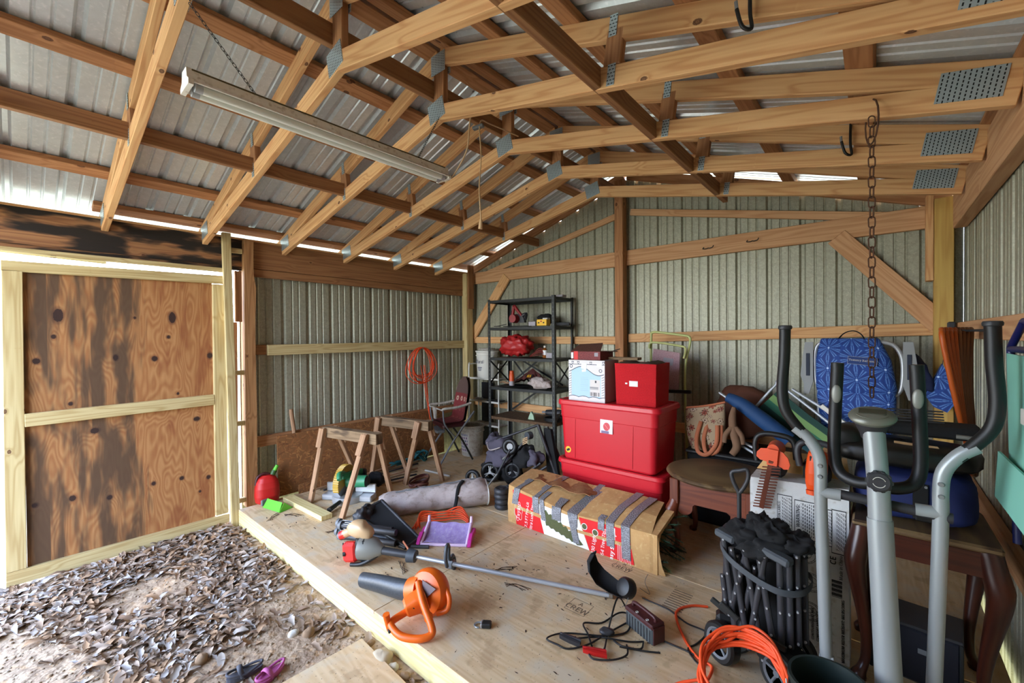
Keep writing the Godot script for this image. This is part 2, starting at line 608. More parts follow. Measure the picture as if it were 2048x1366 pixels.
# ribbed sheet metal: x across, y outwards, z along; lo and hi give its ends at each x
func rib_sheet(x0: float, x1: float, lo: Callable, hi: Callable) -> SurfaceTool:
	var st := mb()
	var prof := [[0.0, 0.0], [0.013, 0.021], [0.033, 0.021], [0.046, 0.0], [0.095, 0.0], [0.101, 0.007], [0.107, 0.007], [0.113, 0.0], [0.155, 0.0], [0.161, 0.007], [0.167, 0.007], [0.173, 0.0]]
	var a := []
	var b := []
	var xs := [[x0, 0.0]]
	var k := int(floor(x0 / 0.2286))
	while k * 0.2286 < x1:
		for p in prof:
			var x: float = k * 0.2286 + p[0]
			if x > x0 + 0.001 and x < x1 - 0.001: xs.append([x, p[1]])
		k += 1
	xs.append([x1, 0.0])
	for q in xs:
		a.append(Vector3(q[0], q[1], lo.call(q[0])))
		b.append(Vector3(q[0], q[1], hi.call(q[0])))
	grid(st, [a, b])
	return st

# cuts a run of wall or roof into sheets four ribs wide that lap by one rib
func cuts(x0: float, x1: float) -> Array:
	var o := []
	var k := int(ceil((x0 + 0.35) / 0.2286))
	var a := x0
	while a < x1:
		var b := k * 0.2286 + 0.055
		if b > x1 - 0.3: b = x1
		o.append([a, b, 0.0018 * (o.size() % 2)])
		a = b - 0.064 if b < x1 else x1
		k += 4
	return o

func roof_top(x: float) -> float: return 3.21 - 0.325 * absf(x - RIDGE)

func ground() -> void:
	var fl := struct("floor")
	var st := mb(1)
	var nz := FastNoiseLite.new()
	nz.seed = 8
	nz.frequency = 1.3
	nz.fractal_octaves = 5
	var rows := []
	for i in 76:
		var row := []
		for j in 150:
			var x := -4.5 + j * 0.0345
			var z := 1.35 - i * 0.0345
			row.append(Vector3(x, dirt_y(nz, x, z), z))
		rows.append(row)
	grid(st, rows)
	obj("dirt_floor", st, "dirt", fl)
	ground_nz = nz
	var lw := mb()
	for q in 4: bx(lw, [Vector3(-24.4, -0.09, 0), Vector3(20.6, -0.09, 0), Vector3(-2, -0.09, 21.4), Vector3(-2, -0.09, -24)][q], [Vector3(39.8, 0.08, 80), Vector3(40.2, 0.08, 80), Vector3(5.4, 0.08, 40.2), Vector3(5.4, 0.08, 40)][q])
	var lo := obj("lawn", lw, "lawn")
	lo.set_meta("kind", "structure")
	# the low deck: a rim joist, three rows of plywood
	var deck := struct("floor_deck")
	var e := mb()
	beam(e, Vector3(-4.02, 0.061, -1.205), Vector3(0.42, 0.061, -1.205), 0.038, 0.122)
	obj("rim_joist", e, "treated_pale", deck)
	for x in [-4.02, -2.8, -1.6, -0.4]:
		board("joist", Vector3(x, 0.061, -1.225), Vector3(x, 0.061, -4.0), 0.038, 0.12, "treated", deck)
	var seams := [[-1.186, -2.498, [-4.02, -1.972, 0.42]], [-2.502, -3.72, [-4.02, -2.8, -0.36, 0.42]], [-3.724, -4.0, [-4.02, -1.6, 0.42]]]
	var n := 0
	for s in seams:
		for i in s[2].size() - 1:
			var x0: float = s[2][i] + 0.0015
			var x1: float = s[2][i + 1] - 0.0015
			var p := mb()
			box(p, T(Vector3((x0 + x1) * 0.5, DK - 0.009, (s[0] + s[1]) * 0.5)), Vector3(x1 - x0, 0.018, s[0] - s[1] - 0.002), 0.0015, Vector2(0.3 * n, 0.61 + 0.2 * n))
			obj("plywood_sheet", p, ["deck_ply", "deck_ply_b"][n % 2], deck)
			n += 1

var ground_nz: FastNoiseLite
func dirt_y(nz: FastNoiseLite, x: float, z: float) -> float:
	return 0.020 * nz.get_noise_2d(x, z) + 0.012 * nz.get_noise_2d(x * 6.0, z * 6.0) + 0.02 * clampf((-3.2 - x) * 0.6, 0, 1) * clampf((-0.7 - z) * 2.0, 0, 1)

func walls() -> void:
	var W := struct("wall_left")
	# sheets stand behind the girts; ribs point out
	var bl := Basis(Vector3(0, 0, -1), Vector3(-1, 0, 0), Vector3(0, 1, 0))
	for s in cuts(1.262, 4.03):
		obj("metal_sheet", rib_sheet(s[0], s[1], func(_x): return 0.0, func(_x): return 2.40), "metal_wall", W, Transform3D(bl, Vector3(-4.19 - s[2], 0, 0)))
	board("header", Vector3(-4.149, 2.29, 1.55), Vector3(-4.149, 2.29, -1.30), 0.038, 0.24, "rotten", W)
	board("header", Vector3(-4.149, 2.29, -1.303), Vector3(-4.149, 2.29, -3.85), 0.038, 0.24, "pine_dark", W)
	board("header", Vector3(-4.149, 2.134, -1.30), Vector3(-4.149, 2.134, -3.85), 0.036, 0.066, "pine_dark", W)
	board("header", Vector3(-4.149, 2.156, 1.55), Vector3(-4.149, 2.156, -1.29), 0.036, 0.026, "rotten", W)
	board("top_plate", Vector3(-4.18, 2.412, 1.55), Vector3(-4.18, 2.412, -3.95), 0.10, 0.02, "pine", W)
	board("girt", Vector3(-4.165, 1.459, -1.35), Vector3(-4.165, 1.459, -3.95), 0.038, 0.09, "pine_dark", W)
	board("girt", Vector3(-4.128, 1.455, -1.46), Vector3(-4.128, 1.468, -3.91), 0.036, 0.095, "treated", W)
	board("girt", Vector3(-4.165, 0.643, -1.35), Vector3(-4.165, 0.643, -3.95), 0.038, 0.094, "pine_red", W)
	board("corner_post", Vector3(-4.10, 0, -3.89), Vector3(-4.10, 2.395, -3.89), 0.09, 0.11, "treated", W, Vector3(0, 0, 1))
	board("nailed_board", Vector3(-4.045, 1.93, -3.90), Vector3(-4.045, 2.50, -3.90), 0.022, 0.10, "pine_dark", W, Vector3(0, 0, 1))
	# rough post beside the door, with a wavy edge
	var st := mb()
	var pl := [Vector2(-0.043, 0.12), Vector2(0.043, 0.12)]
	for q in [[0.3, 0.042], [0.9, 0.045], [1.4, 0.042], [1.72, 0.043], [1.90, 0.050], [2.0, 0.052], [2.1, 0.036], [2.25, 0.034], [2.40, 0.038]]: pl.append(Vector2(q[1], q[0]))
	pl.append_array([Vector2(-0.034, 2.40), Vector2(-0.04, 1.6)])
	prism(st, pl, 0.09, Transform3D(Basis(Vector3(0, 0, -1), Vector3(0, 1, 0), Vector3(1, 0, 0)), Vector3(-4.115, 0, -1.305)), true)
	var po := obj("post", st, "post_wood", W)
	po.set_meta("label", "rough sawn post")
	# door jamb: an upright with blocks back to the post
	board("door_jamb", Vector3(-4.035, 0.0, -1.168), Vector3(-4.06, 2.43, -1.135), 0.034, 0.062, "treated", W, Vector3(0, 0, 1))
	for y in [0.185, 0.84, 1.27, 2.30]:
		board("spacer_block", Vector3(-4.10, y, -1.165), Vector3(-4.10, y, -1.262), 0.035, 0.04, "treated", W)
	board("jamb_strip", Vector3(-4.14, 0.05, -1.195), Vector3(-4.14, 1.70, -1.205), 0.016, 0.05, "pine_dark", W, Vector3(0, 0, 1))
	board("jamb_strip", Vector3(-4.10, 1.70, -1.228), Vector3(-4.10, 2.13, -1.228), 0.034, 0.05, "pine_red", W, Vector3(0, 0, 1))
	board("door_head", Vector3(-4.12, 2.125, 0.10), Vector3(-4.12, 2.128, -1.14), 0.034, 0.034, "treated", W)
	board("door_head", Vector3(-4.10, 2.112, 0.10), Vector3(-4.10, 2.096, -0.42), 0.030, 0.014, "treated_pale", W)
	board("front_post", Vector3(-4.10, 0, 1.5), Vector3(-4.10, 2.4, 1.5), 0.09, 0.09, "treated", W, Vector3(0, 0, 1))
	door()
	# ---- back gable wall
	var Bk := struct("wall_back")
	var bb := Basis(Vector3(1, 0, 0), Vector3(0, 0, -1), Vector3(0, 1, 0))
	for s in cuts(-4.19, 0.44):
		obj("metal_sheet", rib_sheet(s[0], s[1], func(_x): return 0.0, func(x): return minf(roof_top(x) - 0.075, 9.0)), "metal_wall", Bk, Transform3D(bb, Vector3(0, 0, -4.03 - s[2])))
	board("girt", Vector3(-4.18, 2.34, -4.008), Vector3(0.30, 2.335, -4.008), 0.038, 0.15, "fir", Bk)
	board("girt", Vector3(-4.10, 1.52, -4.008), Vector3(-1.98, 1.51, -4.008), 0.038, 0.082, "pine", Bk)
	board("girt", Vector3(-1.88, 1.533, -4.008), Vector3(0.40, 1.585, -4.008), 0.038, 0.085, "pine", Bk)
	board("girt", Vector3(-4.10, 0.70, -4.008), Vector3(0.40, 0.70, -4.008), 0.038, 0.09, "pine", Bk)
	board("post", Vector3(-1.933, 0, -3.94), Vector3(-1.933, 3.10, -3.94), 0.088, 0.088, "pine_red", Bk, Vector3(0, 0, 1))
	board("knee_brace", Vector3(-4.12, 1.56, -3.995), Vector3(-3.49, 2.31, -3.995), 0.03, 0.13, "pine", Bk, Vector3(0, 1, 0))
	board("knee_brace", Vector3(-0.22, 2.28, -3.995), Vector3(0.33, 1.61, -3.995), 0.03, 0.13, "fir", Bk, Vector3(0, 1, 0))
	# ---- right wall
	var R := struct("wall_right")
	var br := Basis(Vector3(0, 0, 1), Vector3(1, 0, 0), Vector3(0, 1, 0))
	for s in cuts(-4.03, 1.55):
		obj("metal_sheet", rib_sheet(s[0], s[1], func(_x): return 0.0, func(_x): return 2.42), "metal_wall", R, Transform3D(br, Vector3(0.44 + s[2], 0, 0)))
	board("header", Vector3(0.405, 2.33, 1.55), Vector3(0.405, 2.33, -3.86), 0.062, 0.23, "fir", R)
	board("girt", Vector3(0.419, 1.572, 1.55), Vector3(0.419, 1.572, -3.99), 0.036, 0.10, "fir", R)
	board("girt", Vector3(0.419, 0.66, 1.55), Vector3(0.419, 0.66, -3.99), 0.036, 0.10, "fir", R)
	board("corner_post", Vector3(0.338, 0, -3.94), Vector3(0.338, 2.43, -3.94), 0.09, 0.092, "treated_y", R, Vector3(0, 0, 1))
	board("nailed_board", Vector3(0.273, 1.90, -3.945), Vector3(0.273, 2.46, -3.945), 0.09, 0.036, "pine", R, Vector3(1, 0, 0))
	# the front wall behind the viewer covers the right half; the left half is the open entrance
	var Fr := struct("wall_front")
	for s in cuts(-1.75, 0.44):
		obj("metal_sheet", rib_sheet(s[0], s[1], func(_x): return 0.0, func(x): return roof_top(x) - 0.02), "metal_wall", Fr, Transform3D(Basis(Vector3(1, 0, 0), Vector3(0, 0, 1), Vector3(0, 1, 0)), Vector3(0, 0, 1.56 + s[2])))
	board("girt", Vector3(-1.75, 1.57, 1.54), Vector3(0.40, 1.57, 1.54), 0.036, 0.10, "fir", Fr)
	board("post", Vector3(-1.75, 0, 1.5), Vector3(-1.75, 3.05, 1.5), 0.09, 0.09, "treated", Fr, Vector3(0, 0, 1))
	board("front_post", Vector3(0.338, 0, 1.5), Vector3(0.338, 2.43, 1.5), 0.09, 0.09, "treated", R, Vector3(0, 0, 1))

func door() -> void:
	var D := struct("door_1")
	var x := -4.14
	var st := mb()
	# sheet of plywood with its own map: u to the right, v down
	var a := Vector3(x - 0.012, 2.05, 0.06)
	var b := Vector3(x - 0.012, 2.05, -1.14)
	for q in [[x - 0.012, true], [x - 0.024, false]]:
		var p := [Vector3(q[0], 2.02, -0.03), Vector3(q[0], 2.02, -1.055), Vector3(q[0], 0.09, -1.055), Vector3(q[0], 0.09, -0.03)]
		tri(st, p[0], p[1], p[2], Vector2(0, -0.01), Vector2(1, -0.01), Vector2(1, 1.005))
		tri(st, p[0], p[2], p[3], Vector2(0, -0.01), Vector2(1, 1.005), Vector2(0, 1.005))
	obj("plywood_panel", st, "door_ply", D)
	board("stile", Vector3(x, 0.10, 0.016), Vector3(x, 2.0, 0.010), 0.034, 0.088, "treated", D, Vector3(0, 0, 1))
	board("stile", Vector3(x, 0.10, -1.098), Vector3(x, 2.01, -1.098), 0.034, 0.088, "treated", D, Vector3(0, 0, 1))
	board("rail", Vector3(x, 2.025, 0.056), Vector3(x, 2.050, -1.145), 0.034, 0.068, "treated", D)
	board("rail", Vector3(x + 0.002, 1.045, -0.03), Vector3(x + 0.002, 1.06, -1.055), 0.036, 0.084, "treated", D)
	board("rail", Vector3(x, 0.055, 0.06), Vector3(x, 0.045, -1.15), 0.034, 0.088, "treated", D)

const TZ := [0.18, -0.419, -1.008, -1.614, -2.205, -2.80, -3.39]
func roof() -> void:
	var Cl := struct("ceiling")
	var sl := atan(0.325)
	for side in [-1, 1]:
		var b := Basis(Vector3(0, 0, 1), Vector3(side * sin(sl), cos(sl), 0), Vector3(side * cos(sl), -sin(sl), 0))
		for s in cuts(-4.15, 1.7):
			obj("metal_sheet", rib_sheet(s[0], s[1], func(_x): return 0.015, func(_x): return 2.62), "metal_roof", Cl, Transform3D(b, Vector3(RIDGE, 3.252 + s[2], 0)))
		var xs := [-1.965, -2.40, -2.85, -3.30, -3.755, -4.16] if side < 0 else [-1.845, -1.46, -1.005, -0.515, -0.045, 0.40]
		for i in xs.size():
			var x: float = xs[i]
			var z0 := 1.55
			if side < 0 and i == 5: z0 = -0.36
			var st := mb()
			beam(st, Vector3(x, roof_top(x) + 0.018, z0), Vector3(x, roof_top(x) + 0.018, -4.12), 0.092, 0.036, Vector3(side * sin(sl), cos(sl), 0))
			obj("purlin", st, "pine_red", Cl)
	var cap := mb()
	prism(cap, [Vector2(-0.17, 3.245 - 0.055), Vector2(0, 3.30), Vector2(0.17, 3.245 - 0.055), Vector2(0.17, 3.252 - 0.055), Vector2(0, 3.306), Vector2(-0.17, 3.252 - 0.055)], 5.9, T(Vector3(RIDGE, 0.026, -1.22)))
	obj("ridge_cap", cap, "metal_roof", Cl)
	board("brace_board", Vector3(-3.0, 2.655, 1.5), Vector3(-3.0, 2.655, -3.99), 0.036, 0.088, "pine_dark", Cl)
	board("brace_board", Vector3(-0.885, 2.63, 1.5), Vector3(-0.885, 2.63, -3.60), 0.036, 0.09, "pine_dark", Cl)
	board("brace_board", Vector3(-1.965, 2.99, 1.5), Vector3(-1.965, 2.99, -3.99), 0.036, 0.105, "pine_dark", Cl)
	var ord := ["just over the viewer", "sixth from the gable wall, nearest the plywood door", "fifth from the gable wall", "fourth from the gable wall", "third from the gable wall", "second from the gable wall", "nearest to the gable wall"]
	for i in TZ.size():
		var lab: String = "wooden scissor roof truss with nailing plates, " + ord[i]
		truss(lab).position.z = TZ[i]
	# the gable truss, flat on the back wall, is plainer
	var g := thing("roof_truss", "plain gable truss fixed flat to the back wall", "truss", Vector3(0, 0, -4.008), 0, "roof trusses")
	for side in [-1, 1]:
		var cx: float = RIDGE + side * 0.05
		board("bottom_chord", Vector3(cx, 2.79, 0), Vector3(RIDGE + side * 2.14, 2.79 - 0.214 * 2.09, 0), 0.03, 0.062, "fir", g)
		board("top_chord", Vector3(RIDGE + side * 0.02, roof_top(RIDGE) - 0.045, 0), Vector3(RIDGE + side * 2.28, roof_top(RIDGE + side * 2.28) - 0.045, 0), 0.036, 0.088, "pine_red", g)

func plate(parent: Node, at: Vector3, w: float, h: float, ang: float, both := true) -> void:
	for z in ([0.0205, -0.0205] if both else [0.0205]):
		var st := mb()
		box(st, Transform3D(Basis(Vector3(0, 0, 1), ang), at + Vector3(0, 0, z)), Vector3(w, h, 0.0022), 0.0004, Vector2(0.5, 0.5))
		obj("nailing_plate", st, "plate", parent)

func truss(label: String) -> Node3D:
	var t := thing("roof_truss", label, "truss", Vector3.ZERO, 0, "roof trusses")
	var top := atan(0.325)
	var bot := atan(0.214)
	for side in [-1, 1]:
		var x1: float = RIDGE + side * 2.275
		board("top_chord", Vector3(RIDGE + side * 0.004, 3.21 - 0.047, 0), Vector3(RIDGE + side * 2.33, 3.163 - 0.325 * 2.33, 0), 0.0355, 0.089, "pine", t)
		board("bottom_chord", Vector3(RIDGE + side * 0.004, 2.80 + 0.046, 0), Vector3(x1, 2.846 - 0.214 * 2.275, 0), 0.038, 0.089, "pine", t)
		var wx: float = RIDGE + side * 1.085
		board("web", Vector3(wx, 2.60 + 0.06, 0), Vector3(wx + side * 0.02, 2.80, 0), 0.036, 0.075, "pine_red", t, Vector3(1, 0, 0))
		plate(t, Vector3(RIDGE + side * 2.16, 2.422, 0), 0.17, 0.105, -side * 0.19)
		plate(t, Vector3(wx, 2.62, 0), 0.035, 0.085, 0.12 * -side)
		plate(t, Vector3(wx + side * 0.012, 2.815, 0), 0.035, 0.085, 0.12 * -side)
	board("king_post", Vector3(RIDGE, 2.88, 0), Vector3(RIDGE, 3.12, 0), 0.036, 0.085, "pine_red", t, Vector3(1, 0, 0))
	plate(t, Vector3(RIDGE - 0.02, 2.862, 0), 0.135, 0.115, 0.22)
	plate(t, Vector3(RIDGE, 3.125, 0), 0.12, 0.115, 0.0)
	return t

func more_materials() -> void:
	var ws := Vector3(1.0 / 1.6, 1.0 / 0.4, 1)
	mat("post_wood", Color(1, 1, 1), 0.8, 0, wood_tex(Color(0.68, 0.50, 0.32), Color(0.52, 0.35, 0.20), 83, 4, 3.5, 3), ws)
	mat("treated_y", Color(1, 1, 1), 0.75, 0, wood_tex(Color(0.80, 0.66, 0.36), Color(0.70, 0.54, 0.27), 89, 4, 3.0, 2), ws)
	mat("rusty_shelf", Color(1, 1, 1), 0.8, 0, blotch_tex(Color(0.40, 0.29, 0.18), Color(0.30, 0.21, 0.13), Color(0.48, 0.37, 0.25), 0.03, 109, 1.2, 0.4), Vector3(2, 2, 2))
	mat("red_cover", Color(0.84, 0.14, 0.11), 0.42)
	mat("grey_dark", Color(0.25, 0.27, 0.29), 0.5)
	mat("pale_frame", Color(0.66, 0.68, 0.70), 0.4, 0.3)
	mat("bucket_green", Color(0.10, 0.15, 0.14), 0.5)
	mat("leg_dark", Color(0.18, 0.11, 0.09), 0.9)
	mat("grey_light", Color(0.55, 0.56, 0.56), 0.5)
	mat("slate_blue", Color(0.14, 0.17, 0.24), 0.7)
	mat("hose_orange", Color(0.72, 0.33, 0.09), 0.45)
	mat("hose_brown", Color(0.46, 0.27, 0.13), 0.5)
	mat("rusty", Color(0.33, 0.21, 0.14), 0.75, 0.2)
	mat("stone_pale", Color(0.68, 0.62, 0.52), 0.85)
	mat("stone_tan", Color(0.56, 0.45, 0.34), 0.9)
	mat("stone_white", Color(0.78, 0.76, 0.71), 0.8)
	mat("shoe_pink", Color(0.66, 0.30, 0.52), 0.6)
	mat("shoe_grey", Color(0.26, 0.26, 0.29), 0.7)
	mat("stamp_ink", Color(0.44, 0.37, 0.29), 0.9)
	mat("bar_grey", Color(0.22, 0.22, 0.235), 0.35, 0.2)

# ---------------------------------------------------------------- totes, cartons and the things on them
func tote(label: String, at: Vector3, w: float, d: float, h: float) -> Node3D:
	var t := thing("storage_tote", label, "tote", at, 0, "red storage totes")
	var st := mb()
	loft(st, [[0.0, w * 0.88, d * 0.86, 0.04], [0.012, w * 0.90, d * 0.88, 0.045], [h * 0.70, w * 0.945, d * 0.93, 0.05], [h * 0.71, w * 0.955, d * 0.94, 0.05], [h * 0.93, w * 0.965, d * 0.955, 0.05]], Transform3D(), 5, true, false)
	obj("tub", st, "tote_red", t)
	st = mb()
	loft(st, [[h * 0.915, w * 0.975, d * 0.965, 0.05], [h * 0.91, w * 1.0, d * 1.0, 0.055], [h * 0.93, w * 1.012, d * 1.012, 0.06], [h * 0.985, w * 1.005, d * 1.005, 0.06], [h, w * 0.985, d * 0.98, 0.055], [h, w * 0.94, d * 0.92, 0.05], [h - 0.012, w * 0.92, d * 0.90, 0.05]], Transform3D(), 5, false, true)
	obj("lid", st, "tote_red", t)
	for x in [-0.30, 0.27]:
		st = mb()
		beam(st, Vector3(x * w - 0.012, 0.02, d * 0.447), Vector3(x * w, h * 0.69, d * 0.468), 0.006, 0.004, Vector3(0, 0, 1))
		obj("rib", st, "tote_red", t)
	return t

func image_tex(w: int, h: int, f: Callable) -> ImageTexture:
	var im := Image.create(w, h, false, Image.FORMAT_RGB8)
	for y in h:
		for x in w: im.set_pixel(x, y, f.call((x + 0.5) / w, (y + 0.5) / h))
	im.generate_mipmaps()
	return ImageTexture.create_from_image(im)

# a printed card facing +z, w by h, mapped 0..1
func card(called: String, w: float, h: float, m, parent: Node, xf: Transform3D, th := 0.0012) -> MeshInstance3D:
	var st := mb()
	var p := [Vector3(-w / 2, h / 2, th), Vector3(w / 2, h / 2, th), Vector3(w / 2, -h / 2, th), Vector3(-w / 2, -h / 2, th)]
	tri(st, p[0], p[1], p[2], Vector2(0, 0), Vector2(1, 0), Vector2(1, 1))
	tri(st, p[0], p[2], p[3], Vector2(0, 0), Vector2(1, 1), Vector2(0, 1))
	for i in 4:
		var a: Vector3 = p[i]
		var b: Vector3 = p[(i + 1) % 4]
		var d := Vector3(0, 0, -th)
		tri(st, a, a + d, b, Vector2.ZERO, Vector2.ZERO, Vector2.ZERO)
		tri(st, b, a + d, b + d, Vector2.ZERO, Vector2.ZERO, Vector2.ZERO)
	return obj(called, st, m, parent, xf)

func totes_and_boxes() -> void:
	var fab := bump(0.2, 77, 128, 2)
	mat("tote_red", Color(0.80, 0.12, 0.17), 0.36, 0)
	mat("cube_red", Color(1, 1, 1), 0.9, 0, blotch_tex(Color(0.80, 0.08, 0.12), Color(0.70, 0.05, 0.09), Color(0.85, 0.12, 0.16), 0.05, 61, 1.0, 0.5), Vector3(6, 6, 6), true, fab, 0.5)
	mat("card", Color(1, 1, 1), 0.85, 0, blotch_tex(Color(0.78, 0.62, 0.40), Color(0.72, 0.55, 0.34), Color(0.80, 0.66, 0.45), 0.02, 63, 1.0, 0.2), Vector3(2, 2, 2))
	mat("card_brown", Color(1, 1, 1), 0.88, 0, blotch_tex(Color(0.62, 0.45, 0.28), Color(0.54, 0.38, 0.23), Color(0.66, 0.50, 0.33), 0.03, 64, 1.0, 0.3), Vector3(2, 2, 2))
	mat("duct", Color(1, 1, 1), 0.42, 0.25, blotch_tex(Color(0.56, 0.56, 0.57), Color(0.44, 0.44, 0.45), Color(0.70, 0.70, 0.72), 0.04, 65, 1.5, 0.4), Vector3(6, 6, 6), false, bump(0.12, 66, 128, 3), 0.8)
	mat("print_red", Color(0.86, 0.07, 0.10), 0.5)
	mat("print_white", Color(0.93, 0.92, 0.89), 0.6)
	mat("ink", Color(0.09, 0.09, 0.10), 0.7)
	mat("paper", Color(0.92, 0.92, 0.92), 0.6)
	mat("yellow", Color(0.93, 0.72, 0.12), 0.5)
	var lo := tote("red plastic tote under the taller tote, directly on the deck", Vector3(-1.575, DK, -3.16), 0.90, 0.47, 0.41)
	var up := tote("large red plastic tote on top of another, with square sticker", Vector3(-1.59, DK + 0.408, -3.16), 0.87, 0.46, 0.487)
	var st := mb()
	var sk := card("sticker", 0.105, 0.105, mat("sticker", Color.WHITE, 0.4, 0, image_tex(64, 64, func(u, v):
		var d := Vector2((u - 0.52) * 1.1, v - 0.5).length()
		if v > 0.82 and u > 0.1 and u < 0.72: return Color(0.45, 0.36, 0.52)
		if d < 0.30: return Color(0.80, 0.14, 0.20) if absf(u - v) > 0.03 else Color(0.9, 0.5, 0.5)
		return Color(0.92, 0.91, 0.95))), up, T(Vector3(0.02, 0.31, 0.2185), Vector3(-2.4, 0, 0)))
	st = mb()
	lathe(st, [Vector2(0, 0), Vector2(0.026, 0), Vector2(0.026, 0.0015), Vector2(0, 0.0015)], 20, T(Vector3(-0.335, 0.075, 0.205), Vector3(88, 0, 0)))
	var rs := obj("round_sticker", st, "yellow", up)
	st = mb()
	box(st, T(Vector3(-0.335, 0.074, 0.2072), Vector3(-2, 0, 25)), Vector3(0.03, 0.018, 0.001), 0)
	obj("symbol", st, "ink", rs)
	# the printed carton
	var bb := thing("printed_carton", "white and pale blue printed carton on the red tote", "box", Vector3(-1.777, 1.0245, -3.115))
	st = mb()
	bx(st, Vector3(0, 0.168, 0), Vector3(0.335, 0.336, 0.235), 0.003)
	obj("carton", st, mat("print_side", Color(0.62, 0.60, 0.62), 0.7), bb)
	var line := Color(0.16, 0.20, 0.30)
	var pm := mat("bear_print", Color.WHITE, 0.55, 0, image_tex(256, 256, func(u, v):
		var c := Color(0.90, 0.88, 0.87)
		var top: float = 0.22 + 0.075 * cos(u * TAU * 1.15 + 0.5) + 0.09 * u * u
		var bot: float = 0.90 - 0.03 * absf(sin(u * 11.0))
		if v > top and v < bot and u > 0.085 and u < 0.90: c = Color(0.70, 0.83, 0.89)
		if absf(v - top) < 0.008 and u > 0.02 and u < 0.98: c = line
		if absf(v - bot) < 0.007: c = line
		if absf(v - 0.10) < 0.005: c = line
		for e in [0.0, 0.91]:
			if u > e + 0.01 and u < e + 0.08 and v > top + 0.03 and v < bot - 0.02:
				if fposmod(v * 17.0 + (u - e) * 7.0, 1.0) < 0.17 or u > e + 0.073: c = line
		for h in [[0.12, 0.05], [0.28, 0.05], [0.63, 0.06], [0.97, 0.05]]:
			var dx: float = (u - h[0]) * 1.0
			var dy: float = v - h[1] - 0.012
			var q := Vector2(dx, dy + absf(dx) * 0.7).length()
			if absf(q - 0.026) < 0.006: c = line
		for h in [[0.075, 0.15], [0.89, 0.24]]:
			if absf(Vector2(u - h[0], v - h[1]).length() - 0.035) < 0.007: c = line
		if u > 0.60 and u < 0.88 and v > 0.46 and v < 0.86:
			c = Color(0.87, 0.84, 0.82)
			if u < 0.83 and v > 0.63 and v < 0.70 and fposmod(v * 60.0, 1.0) < 0.6: c = Color(0.45, 0.45, 0.47)
			if u > 0.61 and u < 0.86 and v > 0.76 and v < 0.85 and fposmod(u * 37.0 + sin(u * 90.0) * 0.3, 1.0) < 0.5: c = Color(0.2, 0.2, 0.22)
			if u > 0.74 and u < 0.78 and v > 0.48 and v < 0.53: c = Color(0.2, 0.2, 0.22)
		if u > 0.34 and u < 0.56 and v > 0.40 and v < 0.75 and fposmod(v * 22.0, 1.0) < 0.2: c = c.lerp(Color(0.55, 0.70, 0.80), 0.5)
		return c))
	card("print", 0.333, 0.334, pm, bb, T(Vector3(0, 0.168, 0.1176)))
	for q in [[-0.02, 0.29, 0.05, 0.05, -6], [-0.02, 0.252, 0.04, 0.02, 8], [0.12, 0.30, 0.045, 0.03, 4]]:
		card("label_patch", q[2], q[3], "paper", bb, T(Vector3(q[0], q[1], 0.1192), Vector3(0, 0, q[4])))
	# red fabric cube
	var rc := thing("fabric_cube", "square red fabric storage cube with white label on the tote", "storage cube", Vector3(-1.388, 1.0245, -3.19), deg_to_rad(1.5))
	st = mb()
	loft(st, [[0.0, 0.315, 0.275, 0.006], [0.16, 0.322, 0.28, 0.006], [0.318, 0.332, 0.29, 0.006], [0.318, 0.322, 0.28, 0.005], [0.29, 0.32, 0.278, 0.005]], Transform3D(), 2)
	obj("cube", st, "cube_red", rc)
	card("label_patch", 0.068, 0.042, "paper", rc, T(Vector3(-0.012, 0.165, 0.1415)))
	card("label_patch", 0.018, 0.012, "paper", rc, T(Vector3(-0.07, 0.165, 0.1415)))
	st = mb(1)
	var rows := []
	for i in 9:
		var row := []
		for j in 9:
			row.append(Vector3(-0.15 + i * 0.0375, 0.318 + 0.008 * sin(i * 1.3) + 0.010 * cos(j * 1.1 + i), -0.132 + j * 0.033))
		rows.append(row)
	sheet(st, rows, Vector3(0, -0.004, 0))
	obj("fabric_top", st, mat("olive_cloth", Color(0.33, 0.26, 0.20), 0.95), rc)
	# open red carton with lifted flaps
	var pc := thing("open_carton", "dark red patterned carton with lifted flaps on the printed carton", "box", Vector3(-1.80, 1.361, -3.13), deg_to_rad(-3))
	mat("red_pattern", Color(1, 1, 1), 0.6, 0, blotch_tex(Color(0.50, 0.06, 0.07), Color(0.34, 0.04, 0.05), Color(0.78, 0.55, 0.50), 0.12, 71, 2.0, 0.2), Vector3(3, 3, 3), true)
	mat("brown_pattern", Color(1, 1, 1), 0.7, 0, blotch_tex(Color(0.34, 0.20, 0.15), Color(0.26, 0.15, 0.11), Color(0.50, 0.38, 0.30), 0.08, 72, 2.0, 0.3), Vector3(3, 3, 3), true)
	st = mb()
	bx(st, Vector3(0, 0.035, 0), Vector3(0.285, 0.07, 0.20), 0.002)
	obj("tray", st, "red_pattern", pc)
	card("red_panel", 0.04, 0.07, mat("bright_red", Color(0.86, 0.12, 0.13), 0.5), pc, T(Vector3(-0.09, 0.035, 0.1002)))
	card("white_panel", 0.022, 0.05, "paper", pc, T(Vector3(-0.128, 0.035, 0.1002)))
	card("barcode", 0.034, 0.03, "print_side", pc, T(Vector3(0.105, 0.045, 0.1002)))
	st = mb()
	beam(st, Vector3(-0.13, 0.072, 0.09), Vector3(0.13, 0.072, 0.09), 0.003, 0.001)
	prism(st, [Vector2(-0.142, 0), Vector2(0.142, 0), Vector2(0.10, 0.125), Vector2(-0.115, 0.105)], 0.004, T(Vector3(0, 0.07, 0.095), Vector3(-58, 0, 0)))
	obj("flap", st, "brown_pattern", pc)
	st = mb()
